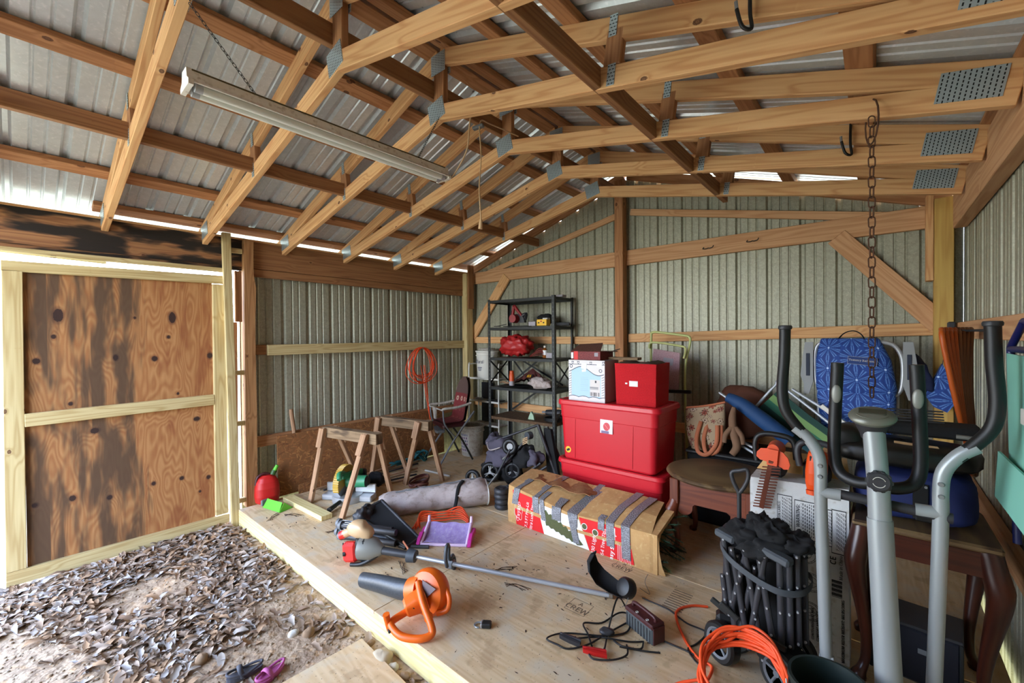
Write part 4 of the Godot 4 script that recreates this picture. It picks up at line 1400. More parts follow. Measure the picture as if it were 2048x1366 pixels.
func high_chair() -> void:
	var t := thing("high_chair", "folding high chair with dusty red patterned seat pad", "high chair", Vector3(-3.755, DK, -3.30), deg_to_rad(-18))
	mat("pad_red", Color(1, 1, 1), 0.9, 0, image_tex(128, 192, func(u, v):
		var c := Color(0.44, 0.15, 0.15)
		for k in 4:
			for q in [[0.40, 0.045, Color(0.70, 0.58, 0.50)], [0.58, 0.05, Color(0.52, 0.24, 0.22)], [0.78, 0.05, Color(0.52, 0.24, 0.22)]]:
				var d := Vector2(u - 0.14 - 0.24 * k, (v - q[0]) * 1.5).length()
				if absf(d - q[1]) < 0.02: c = q[2]
		if v < 0.30: c = Color(0.33, 0.25, 0.22)
		return c))
	var st := mb(1)
	# the pad: a rounded back that folds into the seat
	var rows := []
	for i in 15:
		var row := []
		var f := i / 14.0
		var w := 0.165 * sqrt(maxf(0.05, 1.0 - pow(maxf(0.0, 1.0 - f * 3.3), 2.0)))
		var y := lerpf(0.95, 0.46, minf(f / 0.75, 1.0))
		var z := lerpf(-0.20, -0.10, minf(f / 0.75, 1.0)) + maxf(0.0, f - 0.75) * 1.0
		for j in 9:
			var s := j / 4.0 - 1.0
			row.append(Vector3(s * w, y, z + 0.035 * s * s))
		rows.append(row)
	for i in 14:
		for j in 8:
			var uv := func(a, b): return Vector2(b / 8.0, a / 14.0)
			tri(st, rows[i][j], rows[i + 1][j], rows[i + 1][j + 1], uv.call(i, j), uv.call(i + 1, j), uv.call(i + 1, j + 1))
			tri(st, rows[i][j], rows[i + 1][j + 1], rows[i][j + 1], uv.call(i, j), uv.call(i + 1, j + 1), uv.call(i, j + 1))
	var back := []
	for r_ in rows:
		var b := []
		for p in r_: b.append(p + Vector3(0, -0.012, -0.03))
		back.append(b)
	grid(st, back, false, false, true)
	obj("seat_pad", st, "pad_red", t)
	st = mb()
	bx(st, Vector3(0, 0.42, 0.03), Vector3(0.34, 0.05, 0.30), 0.015)
	obj("seat", st, "maroon", t)
	st = mb()
	bx(st, Vector3(0, 0.36, 0.19), Vector3(0.28, 0.03, 0.10), 0.01)
	obj("foot_rest", st, "grey_plastic", t)
	for s in [-1, 1]:
		st = mb()
		tube(st, cr(V([s * 0.18, 0.66, -0.16, s * 0.195, 0.63, 0.0, s * 0.20, 0.625, 0.17, s * 0.19, 0.61, 0.20]), 4), 0.015, 8)
		obj("arm_rest", st, "dirty_white", t)
		st = mb()
		tube(st, cr(V([s * 0.195, 0.615, 0.19, s * 0.195, 0.45, 0.17, s * 0.195, 0.30, 0.05]), 4), 0.009, 8)
		obj("arm_tube", st, "grey_plastic", t)
		st = mb()
		tube(st, cr(V([s * 0.18, 0.56, -0.20, s * 0.19, 0.36, -0.02, s * 0.20, 0.20, 0.11, s * 0.21, 0.01, 0.24]), 4), 0.011, 8)
		obj("leg", st, "grey_plastic", t)
		st = mb()
		tube(st, cr(V([s * 0.175, 0.40, 0.06, s * 0.18, 0.24, -0.05, s * 0.19, 0.012, -0.17]), 4), 0.011, 8)
		obj("leg", st, "dark_steel", t)
	st = mb()
	tube(st, V([-0.19, 0.61, 0.20, 0.19, 0.61, 0.20]), 0.008, 8)
	obj("front_bar", st, "dirty_white", t)
	st = mb()
	prism(st, [Vector2(-0.05, 0.02), Vector2(0.05, 0.02), Vector2(0.035, -0.11), Vector2(-0.01, -0.11)], 0.016, T(Vector3(-0.02, 0.60, 0.205)))
	obj("crotch_post", st, "dirty_white", t)

# ---------------------------------------------------------------- shelves in the corner
func shelves() -> void:
	var t := thing("white_shelf_rack", "narrow white rack with thin shelves behind the dark shelving", "shelf", Vector3(-3.68, DK, -3.84))
	for s in [-1, 1]:
		var st := mb()
		tube(st, cr(V([s * 0.255, 0.0, 0.09, s * 0.255, 0.5, 0.09, s * 0.255, 1.04, 0.09, s * 0.255, 1.075, 0.06, s * 0.255, 1.075, -0.05, s * 0.255, 1.04, -0.08, s * 0.255, 0.5, -0.08, s * 0.255, 0, -0.08]), 4), 0.009, 8)
		obj("side_frame", st, "white_plastic", t)
	for y in [0.33, 0.62, 0.90]:
		var st := mb()
		bx(st, Vector3(0, y, 0.0), Vector3(0.50, 0.012, 0.17), 0.003)
		obj("shelf", st, "dirty_white", t)
		st = mb()
		bx(st, Vector3(0, y + 0.002, 0.09), Vector3(0.50, 0.022, 0.012), 0.003)
		obj("shelf_lip", st, "white_plastic", t)
	var b := bucket("grey-white plastic bucket on top of the white rack", Vector3(-3.70, DK + 0.914, -3.84), "white_plastic", false, 0.335, 0.135)
	text("lettering", "Rural", 0.055, T(Vector3(0.0, 0.20, 0.1345), Vector3(-3, 0, 0)), mat("faded_ink", Color(0.42, 0.42, 0.47), 0.6), b)
	for k in 3: card("faded_print", 0.07 - 0.012 * k, 0.010, "faded_ink", b, T(Vector3(0.0, 0.13 - k * 0.018, 0.130), Vector3(-3, 0, 0)))
	var st := mb()
	lathe(st, [Vector2(0, 0.365), Vector2(0.10, 0.365), Vector2(0.105, 0.36), Vector2(0.105, 0.338), Vector2(0, 0.338)], 20)
	obj("lid", st, "dirty_white", b)
	st = mb()
	tube(st, V([-0.11, 0.012, 0, -0.02, 0.012, 0.005, 0.0, 0.012, 0.006]), [0.014, 0.013, 0.02], 8)
	tag(obj("small_flashlight", st, "steel", self, T(Vector3(-3.75, DK + 0.634, -3.80))), "small silver flashlight lying on the white rack", "flashlight")
	st = mb()
	bx(st, Vector3.ZERO, Vector3(0.2, 0.012, 0.13), 0.003)
	tag(obj("dark_tray", st, "charcoal", self, T(Vector3(-3.55, DK + 0.634, -3.83))), "flat dark tray on the white rack's middle shelf", "tray")
	st = mb()
	bx(st, Vector3.ZERO, Vector3(0.20, 0.82, 0.012), 0.002)
	tag(obj("navy_board", st, mat("navy", Color(0.05, 0.06, 0.11), 0.5), self, T(Vector3(-3.82, DK + 0.42, -3.965))), "upright navy panel standing behind the white rack", "panel")
	# dark steel shelving: slotted angle posts and five shelves
	t = thing("steel_shelving", "tall dark slotted-steel shelving unit with five shelves", "shelving unit", Vector3(-2.93, DK, -3.735), deg_to_rad(4.5))
	var hw := 0.435
	var hd := 0.205
	var slot := Image.create(8, 64, false, Image.FORMAT_RGB8)
	slot.fill(Color(0.13, 0.135, 0.13))
	for k in 2: slot.fill_rect(Rect2i(3, 10 + k * 32, 2, 8), Color(0.55, 0.56, 0.54))
	mat("slotted", Color(1, 1, 1), 0.5, 0.2, ImageTexture.create_from_image(slot), Vector3(12, 26, 1))
	for sx in [-1, 1]:
		for sz in [-1, 1]:
			st = mb()
			box(st, T(Vector3(sx * (hw - 0.016), 0.92, sz * hd)), Vector3(0.034, 1.84, 0.003), 0.0005)
			box(st, T(Vector3(sx * hw, 0.92, sz * (hd - 0.016))), Vector3(0.003, 1.84, 0.034), 0.0005)
			var p := obj("corner_post", st, "dark_steel", t)
			st = mb()
			for k in 40:
				bx(st, Vector3(sx * (hw - 0.016), 0.05 + k * 0.045, sz * (hd + 0.0018)), Vector3(0.006, 0.016, 0.0008), 0)
				bx(st, Vector3(sx * (hw + 0.0018), 0.05 + k * 0.045, sz * (hd - 0.016)), Vector3(0.0008, 0.016, 0.006), 0)
			obj("slots", st, mat("slot_grey", Color(0.36, 0.37, 0.35), 0.6), p).set_meta("kind", "stuff")
	var ys := [0.52, 0.855, 1.185, 1.525, 1.83]
	for i in 5:
		st = mb()
		bx(st, Vector3(0, ys[i] - 0.006, 0), Vector3(hw * 2 - 0.008, 0.006, hd * 2 - 0.008), 0.001)
		for s in [-1, 1]:
			bx(st, Vector3(0, ys[i] - 0.017, s * (hd - 0.005)), Vector3(hw * 2 - 0.01, 0.030, 0.003), 0.001)
			bx(st, Vector3(s * (hw - 0.006), ys[i] - 0.017, 0), Vector3(0.003, 0.030, hd * 2 - 0.012), 0.001)
		obj("shelf", st, "rusty_shelf" if i == 0 else "dark_steel", t)
	for q in [[-1, 0.87, 1.17], [-1, 1.17, 0.87], [1, 0.87, 1.17], [1, 1.17, 0.87], [1, 0.53, 0.84]]:
		st = mb()
		beam(st, Vector3(q[0] * (hw - 0.002), q[1], hd), Vector3(q[0] * (hw - 0.002), q[2], -hd), 0.003, 0.022)
		obj("brace", st, "dark_steel", t)
	for q in [[0.54, 0.84, -0.40, 0.05], [0.87, 1.16, 0.30, -0.3], [0.87, 1.16, -0.40, 0.0], [1.16, 0.88, -0.40, -0.15]]:
		st = mb()
		beam(st, Vector3(q[2], q[0], -hd), Vector3(q[3], q[1], -hd), 0.003, 0.022)
		obj("brace", st, "dark_steel", t)
	shelf_items(t.transform)

func shelf_items(X: Transform3D) -> void:
	var st := mb()
	# under the top shelf: the red and black circular saw
	var t := thing("circular_saw", "red and black circular saw on the second shelf", "circular saw", X * Vector3(-0.16, 1.53, 0.02), deg_to_rad(8))
	bx(st, Vector3(0, 0.006, 0), Vector3(0.30, 0.008, 0.14), 0.002)
	obj("shoe", st, "dark_steel", t)
	st = mb()
	prism(st, arc(Vector2(0.0, 0.045), 0.10, 0, 180, 16), 0.05, T(Vector3(0.02, 0.0, 0.02)))
	obj("blade_guard", st, "charcoal", t)
	st = mb()
	tube(st, V([0.01, 0.09, 0.04, 0.01, 0.09, 0.12]), [0.05, 0.045], 14)
	obj("motor", st, mat("saw_red", Color(0.52, 0.08, 0.09), 0.45), t)
	st = mb()
	tube(st, cr(V([-0.05, 0.10, 0.03, -0.03, 0.19, 0.03, -0.02, 0.235, 0.03, 0.02, 0.19, 0.03, 0.08, 0.12, 0.03]), 4), 0.018, 8)
	obj("handle", st, "saw_red", t)
	st = mb()
	tube(st, cr(V([0.08, 0.12, 0.03, 0.13, 0.14, 0.02, 0.14, 0.08, 0.06]), 4), 0.02, 8)
	obj("front_grip", st, "charcoal", t)
	st = mb()
	tube(st, cr(V([-0.10, 0.03, 0.07, -0.2, 0.01, 0.10, -0.21, 0.006, 0.16, -0.12, 0.006, 0.165]), 5), 0.004, 6)
	obj("cord", st, "black", t)
	# small boxes
	var bx_ := [["small_box", "small grey printed box beside the yellow box on the second shelf", "print_side", Vector3(0.14, 1.532, 0.14), Vector3(0.085, 0.045, 0.07)], ["small_box", "small bright yellow box on the second shelf", "yellow", Vector3(0.265, 1.532, 0.14), Vector3(0.12, 0.065, 0.08)], ["small_box", "cream box stub behind the yellow box", "white_plastic", Vector3(0.24, 1.532, 0.04), Vector3(0.06, 0.085, 0.06)], ["small_box", "small pale carton on the third shelf near the post", "print_side", Vector3(0.34, 1.191, 0.12), Vector3(0.08, 0.055, 0.07)], ["flat_box", "small flat grey box lying on the top shelf", "print_side", Vector3(0.36, 1.836, -0.02), Vector3(0.14, 0.022, 0.09)]]
	for q in bx_:
		st = mb()
		bx(st, Vector3(0, q[4].y * 0.5, 0), q[4], 0.002)
		var o := obj(q[0], st, q[2], self, Transform3D(X.basis, X * q[3]))
		tag(o, q[1], "box")
		if q[2] == "yellow":
			for k in 3:
				st = mb()
				bx(st, Vector3(-0.035 + k * 0.03, 0.03 + (k % 2) * 0.014, 0.0405), Vector3(0.018, 0.014, 0.001), 0)
				obj("print_mark", st, ["ink", "red", "ink"][k], o)
	st = mb()
	beam(st, Vector3(-0.05, 0.02, 0), Vector3(0.09, 0.018, -0.04), 0.04, 0.034)
	tag(obj("black_tool", st, "black", self, Transform3D(X.basis, X * Vector3(0.36, 1.532, -0.05))), "black tool lying behind the post on the second shelf", "tool")
	st = mb()
	blob(st, T(Vector3(0, 0.075, 0)), Vector3(0.09, 0.06, 0.06), 0.8, 0.03, 14.0, 31, 20, 12, 0.001)
	tag(obj("dark_cloth", st, "black_soft", self, Transform3D(X.basis, X * Vector3(0.17, 1.532, -0.06))), "dark crumpled cloth behind the small boxes", "cloth")
	# red plastic bag
	st = mb()
	blob(st, T(Vector3(0, 0.125, 0)), Vector3(0.20, 0.11, 0.11), 0.8, 0.05, 15.0, 12, 44, 26, 0.001)
	tag(obj("red_plastic_bag", st, "bag_red", self, Transform3D(X.basis, X * Vector3(-0.17, 1.192, 0.03))), "crumpled red plastic bag on the third shelf", "bag")
	st = mb()
	for k in 3:
		tube(st, cr(V([-0.02, 0.01, 0.05 + k * 0.01, 0.04, 0.02 + k * 0.012, 0.10, 0.13, 0.035 + 0.02 * k, 0.09, 0.16, 0.03, 0.02, 0.06, 0.06 + 0.02 * k, -0.02, -0.02, 0.03, 0.02]), 5), 0.004, 6)
	tag(obj("coiled_wire", st, mat("wire_red", Color(0.45, 0.14, 0.10), 0.6), self, Transform3D(X.basis, X * Vector3(0.10, 1.191, 0.06))), "dull red wire coiled beside the plastic bag", "wire")
	t = thing("small_bottle", "small amber bottle with white label on the third shelf", "bottle", X * Vector3(0.255, 1.191, 0.10))
	st = mb()
	lathe(st, [Vector2(0, 0), Vector2(0.024, 0), Vector2(0.026, 0.005), Vector2(0.026, 0.085), Vector2(0.012, 0.10), Vector2(0.012, 0.112)], 16)
	obj("flask", st, mat("amber_oil", Color(0.55, 0.30, 0.06), 0.3), t)
	st = mb()
	lathe(st, [Vector2(0.0265, 0.03), Vector2(0.0265, 0.08)], 16)
	obj("label_patch", st, "paper", t)
	st = mb()
	lathe(st, [Vector2(0, 0.13), Vector2(0.013, 0.13), Vector2(0.014, 0.108), Vector2(0, 0.108)], 12)
	obj("cap", st, "white_plastic", t)
	# fourth shelf: bag with yellow print, orange spray can, tray, grey rags
	t = thing("charcoal_bag", "slumped reddish paper bag with yellow print on the fourth shelf", "bag", X * Vector3(0.0, 0.862, -0.05))
	st = mb()
	var rows := []
	for i in 15:
		var row := []
		for j in 9:
			var u := i / 14.0 * 2.0 - 1.0
			var v := j / 8.0 * 2.0 - 1.0
			var hh := 0.19 * (1.0 - absf(u) ) * (1.0 - 0.55 * absf(v)) + 0.012 * sin(i * 2.3) * cos(j * 1.9)
			row.append(Vector3(u * 0.30, maxf(0.004, hh + 0.01), v * 0.11))
		rows.append(row)
	grid(st, rows)
	obj("bag_body", st, mat("bag_brown", Color(1, 1, 1), 0.55, 0, blotch_tex(Color(0.36, 0.17, 0.16), Color(0.28, 0.12, 0.11), Color(0.62, 0.42, 0.38), 0.06, 107, 2.0, 0.3), Vector3(3, 3, 3), true), t)
	st = mb()
	prism(st, rrect(0.10, 0.05, 0.02), 0.002, T(Vector3(0.015, 0.118, 0.082), Vector3(-48, 0, 4)))
	var yl := obj("print_patch", st, "ink", t)
	text("lettering", "GS", 0.05, T(Vector3(0.015, 0.118, 0.085), Vector3(-48, 0, 4)), "yellow", yl, true)
	t = thing("spray_can", "orange spray can standing on the fourth shelf", "spray can", X * Vector3(-0.17, 0.873, 0.12))
	st = mb()
	lathe(st, [Vector2(0, 0), Vector2(0.028, 0), Vector2(0.029, 0.004), Vector2(0.029, 0.05)], 18)
	obj("lower_can", st, "print_side", t)
	st = mb()
	lathe(st, [Vector2(0.0292, 0.05), Vector2(0.0292, 0.125), Vector2(0.024, 0.134)], 18)
	obj("can_body", st, mat("can_orange", Color(0.80, 0.30, 0.10), 0.4), t)
	st = mb()
	lathe(st, [Vector2(0.025, 0.134), Vector2(0.024, 0.16), Vector2(0.018, 0.166), Vector2(0, 0.166)], 18)
	obj("cap", st, "can_orange", t)
	st = mb()
	lathe(st, [Vector2(0, 0.002), Vector2(0.15, 0.0), Vector2(0.165, 0.008), Vector2(0.16, 0.012), Vector2(0.148, 0.005), Vector2(0, 0.006)], 30, Transform3D(), 1.1, 0.9)
	tag(obj("round_tray", st, "dark_steel", self, Transform3D(X.basis, X * Vector3(-0.16, 0.858, 0.06))), "round dark metal tray under the orange spray can", "tray")
	st = mb()
	blob(st, T(Vector3(0, 0.062, 0), Vector3(0, 0, -6)), Vector3(0.14, 0.045, 0.07), 0.8, 0.05, 12.0, 41, 28, 16, 0.001)
	tag(obj("pale_rag", st, "grey_cloth", self, Transform3D(X.basis, X * Vector3(0.21, 0.86, 0.12))), "pale grey rag bunched at the front of the fourth shelf", "rag")
	st = mb()
	tube(st, cr(V([-0.2, 0.02, 0.03, -0.14, 0.035, 0.05, -0.05, 0.02, 0.03, -0.12, 0.01, -0.02, -0.2, 0.02, -0.03]), 5), 0.008, 6)
	tag(obj("tan_rope", st, "leg_wood", self, Transform3D(X.basis, X * Vector3(-0.22, 0.86, -0.02))), "short tan rope on the fourth shelf by the tray", "rope")
	# lowest shelf: a dark power tool, green scrap, coil
	t = thing("power_drill", "dark power tool lying on the lowest shelf", "power tool", X * Vector3(0.25, 0.521, -0.10), deg_to_rad(10))
	st = mb()
	tube(st, V([-0.10, 0.05, 0, 0.06, 0.05, 0, 0.13, 0.05, 0]), [0.03, 0.045, 0.03], 14)
	obj("motor_body", st, "charcoal", t)
	st = mb()
	tube(st, V([-0.10, 0.05, 0, -0.15, 0.05, 0]), [0.016, 0.012], 10)
	obj("chuck", st, "steel", t)
	st = mb()
	tube(st, V([0.06, 0.04, 0.02, 0.09, 0.03, 0.13]), 0.02, 10)
	obj("handle", st, "black", t)
	st = mb()
	prism(st, [Vector2(-0.04, 0.0), Vector2(0.04, 0.0), Vector2(0.03, 0.05), Vector2(0, 0.085), Vector2(-0.02, 0.05)], 0.03, T(Vector3(0, 0.002, 0)))
	tag(obj("mint_scoop", st, mat("mint", Color(0.62, 0.72, 0.60), 0.6), self, Transform3D(X.basis, X * Vector3(0.10, 0.521, 0.13))), "pale mint plastic piece on the lowest shelf", "scoop")
	st = mb()
	for k in 3: tube(st, cr(V([0.0, 0.012 + k * 0.012, 0.1, 0.12, 0.012 + k * 0.012, 0.08, 0.14, 0.015 + k * 0.012, -0.02, 0.02, 0.012 + k * 0.012, -0.05, -0.05, 0.012 + k * 0.012, 0.03]), 5, true), 0.007, 6, true)
	tag(obj("black_hose", st, "black", self, Transform3D(X.basis, X * Vector3(0.30, 0.522, 0.06))), "black hose coiled on the lowest shelf", "hose")

# ---------------------------------------------------------------- tools and toys in the middle of the deck
func middle() -> void:
	grey_bag()
	folded_chair_bundle()
	doll_cot()
	string_trimmer()
	leaf_blower()
	charger()
	stroller()
	# stack of black weight discs
	for k in 4:
		var st := mb()
		lathe(st, [Vector2(0.0, 0.004), Vector2(0.03, 0.0), Vector2(0.055, 0.0), Vector2(0.064, 0.008), Vector2(0.066, 0.02), Vector2(0.062, 0.034), Vector2(0.052, 0.042), Vector2(0.046, 0.036), Vector2(0.02, 0.034), Vector2(0.014, 0.04), Vector2(0, 0.04)], 24)
		var o := obj("weight_disc", st, "charcoal", self, T(Vector3(-2.345 + 0.004 * (k % 2), DK + 0.0435 * k, -2.60 + 0.003 * k)))
		tag(o, "black dumbbell disc, %s of the stack of four by the carton" % ["lowest", "second from below", "third from below", "topmost"][k], "weight", "stacked weight discs")
	var t := thing("padlock", "small steel padlock lying near the leaf blower", "padlock", Vector3(-1.44, DK, -1.475), deg_to_rad(35))
	var st := mb()
	bx(st, Vector3(0, 0.012, 0), Vector3(0.045, 0.024, 0.04), 0.005)
	obj("body", st, "dark_steel", t)
	st = mb()
	bx(st, Vector3(-0.024, 0.012, 0), Vector3(0.008, 0.022, 0.038), 0.003)
	obj("end_plate", st, "alu", t)
	st = mb()
	tube(st, cr(V([-0.025, 0.012, -0.013, -0.05, 0.009, -0.014, -0.06, 0.006, 0.0, -0.05, 0.005, 0.014, -0.035, 0.005, 0.016]), 5), 0.0045, 8)
	obj("shackle", st, "steel", t)

func grey_bag() -> void:
	var t := thing("tent_bag", "long dusty grey canvas bag lying on the deck", "bag", Vector3.ZERO)
	var a := Vector3(-3.00, DK, -1.86)
	var b := Vector3(-2.52, DK, -2.58)
	var d := (b - a).normalized()
	var s := Vector3(-d.z, 0, d.x)
	var rows := []
	var nz := FastNoiseLite.new()
	nz.seed = 3
	nz.frequency = 3.0
	for i in 25:
		var f := i / 24.0
		var c := a.lerp(b, f)
		var w := 0.125 + 0.018 * sin(f * 9.0)
		var h := lerpf(0.16, 0.225, f) * (1.0 if i > 0 and i < 24 else 0.86)
		var row := []
		for j in 20:
			var an := TAU * j / 20 - PI / 2
			var p := c + s * cos(an) * w * (1.0 + 0.08 * sin(an)) + Vector3(0, h * (0.5 + 0.5 * sin(an)), 0)
			p += s * 0.018 * nz.get_noise_2d(f * 2.0, j * 0.15) + Vector3(0, 0.02 * nz.get_noise_2d(f * 3.0 + 9.0, j * 0.2) * maxf(0.0, sin(an)), 0)
			p.y = maxf(p.y, DK + 0.002)
			row.append(p)
		rows.append(row)
	var st := mb(1)
	grid(st, rows, true, false, true)
	fan(st, rows[0], false)
	fan(st, rows[24], true)
	obj("bag_body", st, "grey_cloth", t)
	st = mb()
	var e: Array = rows[24]
	var ring := []
	for p in e: ring.append(p + d * 0.003)
	tube(st, ring, 0.006, 6, true)
	obj("end_seam", st, "white_plastic", t)
	st = mb()
	tube(st, [a.lerp(b, 0.15) + Vector3(0, 0.172, 0), a.lerp(b, 0.5) + Vector3(0, 0.196, 0), a.lerp(b, 0.97) + Vector3(0, 0.224, 0)], 0.005, 6)
	obj("zip", st, "grey_plastic", t)
	st = mb()
	var p0 := a.lerp(b, 0.72)
	tube(st, cr([p0 - s * -0.02 + Vector3(0, 0.222, 0) + d * 0.05, p0 + s * 0.09 + Vector3(0, 0.192, 0), p0 + s * 0.15 + Vector3(0, 0.09, 0) - d * 0.03, p0 + s * 0.18 + Vector3(0, 0.01, 0) - d * 0.06], 5), 0.016, 6, false, Vector2(1.0, 0.22), Vector3(0.4, 1, 0.2))
	obj("strap", st, "black_soft", t)

func folded_chair_bundle() -> void:
	var t := thing("folded_black_chair", "folded black chair with mesh panel and four round tube ends", "folding chair", Vector3(0, 0, 0))
	# four legs bundled, round caps towards the left front
	for q in [[-2.955, 0.22, -1.50], [-2.875, 0.235, -1.475], [-2.945, 0.168, -1.485], [-2.86, 0.172, -1.462]]:
		var st := mb()
		var e := Vector3(q[0], q[1], q[2])
		var dir := Vector3(0.92, 0.0, -0.40).normalized()
		tube(st, [e + dir * 0.012, e + dir * 0.45], 0.022, 12)
		var leg := obj("leg", st, "charcoal", t)
		st = mb()
		tube(st, [e, e + dir * 0.02], [0.031, 0.031], 16)
		obj("cap", st, "grey_plastic", leg)
		st = mb()
		for k in 3: tube(st, [e + dir * 0.04 + Vector3(0, 0.023, 0).rotated(dir, k * 0.7 - 0.7), e + dir * 0.2 + Vector3(0, 0.023, 0).rotated(dir, k * 0.7 - 0.7)], 0.003, 4)
		obj("groove", st, "alu", leg)
	# the flat mesh panel leaning over the bundle, framed
	var p := [Vector3(-2.90, 0.262, -1.60), Vector3(-2.86, 0.315, -1.80), Vector3(-2.40, 0.165, -1.80), Vector3(-2.37, 0.158, -1.675)]
	var st := mb(1)
	var rows := []
	for i in 9:
		var row := []
		for j in 7:
			var u := i / 8.0
			var v := j / 6.0
			var q: Vector3 = (p[0] as Vector3).lerp(p[3], u).lerp((p[1] as Vector3).lerp(p[2], u), v)
			q.y -= 0.012 * sin(u * PI) * sin(v * PI)
			row.append(q)
		rows.append(row)
	sheet(st, rows, Vector3(0.002, -0.006, 0))
	obj("mesh_panel", st, "black_soft", t)
	for k in 4:
		st = mb()
		tube(st, [p[k], p[(k + 1) % 4]], 0.011 if k != 3 else 0.013, 10)
		obj("frame_tube", st, "charcoal" if k != 3 else "dark_steel", t)
	st = mb()
	tube(st, [p[0] + Vector3(0, -0.05, 0.0), p[3] + Vector3(0, -0.004, 0.01)], 0.010, 8)
	obj("lower_tube", st, "black", t)
	st = mb()
	tube(st, [Vector3(-2.44, DK + 0.012, -1.66), Vector3(-2.27, DK + 0.012, -1.78)], 0.012, 8)
	obj("cross_tube", st, "charcoal", t)
	st = mb()
	blob(st, T(Vector3(-2.86, 0.24, -1.66), Vector3(0, 25, 0)), Vector3(0.06, 0.07, 0.10), 0.8, 0.05, 16.0, 6, 24, 14)
	obj("gathered_cloth", st, "charcoal", t)

func doll_cot() -> void:
	var t := thing("toy_cot", "small pink and lilac toy cot lying on orange cord", "toy", Vector3(-2.285, DK, -1.955), deg_to_rad(36))
	mat("lilac", Color(1, 1, 1), 0.8, 0, blotch_tex(Color(0.70, 0.62, 0.80), Color(0.60, 0.50, 0.72), Color(0.78, 0.74, 0.78), 0.03, 111, 1.4, 0.3), Vector3(3, 3, 3), true)
	mat("magenta", Color(0.80, 0.20, 0.58), 0.45)
	mat("pale_pink", Color(0.85, 0.74, 0.84), 0.5)
	var st := mb(1)
	var rows := []
	for i in 9:
		var row := []
		for j in 7:
			row.append(Vector3(-0.15 + i * 0.0375, 0.075 - j * 0.009 - 0.018 * sin(j / 6.0 * PI) + 0.006 * sin(i * 1.7 + j), -0.09 + j * 0.032))
		rows.append(row)
	sheet(st, rows, Vector3(0, -0.004, 0))
	obj("cloth_bed", st, "lilac", t)
	for s in [-1, 1]:
		st = mb()
		var pl := [Vector2(-0.10, 0.03), Vector2(-0.06, 0.055), Vector2(0.0, 0.05), Vector2(0.04, 0.06), Vector2(0.10, 0.04), Vector2(0.135, 0.012), Vector2(0.12, 0.0), Vector2(0.06, 0.012), Vector2(-0.06, 0.012), Vector2(-0.10, 0.0)]
		prism(st, pl, 0.022, T(Vector3(s * 0.175, 0.0, 0.0), Vector3(0, -90, 0)))
		obj("side_panel", st, "magenta", t)
		st = mb()
		tube(st, V([s * 0.155, 0.078, -0.10, s * 0.158, 0.012, 0.115]), 0.012, 8)
		obj("side_rail", st, "pale_pink", t)
		st = mb()
		tube(st, V([s * 0.155, 0.06, -0.085, s * 0.155, 0.12, -0.10]), [0.014, 0.009], 8)
		obj("post_tip", st, "pale_pink", t)
	st = mb()
	tube(st, V([-0.158, 0.012, 0.115, 0.158, 0.012, 0.115]), 0.011, 8)
	obj("front_rail", st, "pale_pink", t)
	var c := thing("orange_cord_bundle", "bundled orange cord behind the toy cot", "extension cord", Vector3(-2.47, DK, -2.06), deg_to_rad(48))
	for k in 7:
		st = mb()
		var zz := -0.03 - k * 0.012
		tube(st, cr([Vector3(-0.22 + 0.01 * k, 0.010 + 0.007 * (k % 3), 0.06 - k * 0.006), Vector3(-0.16, 0.03 + 0.012 * k * 0.6, zz), Vector3(0, 0.026 + 0.016 * (k % 4), zz - 0.01), Vector3(0.14, 0.035 + 0.010 * k, zz), Vector3(0.20, 0.012 + 0.01 * (k % 3), zz + 0.05)], 5), 0.006, 6)
		obj("strand", st, "cord_orange", c)

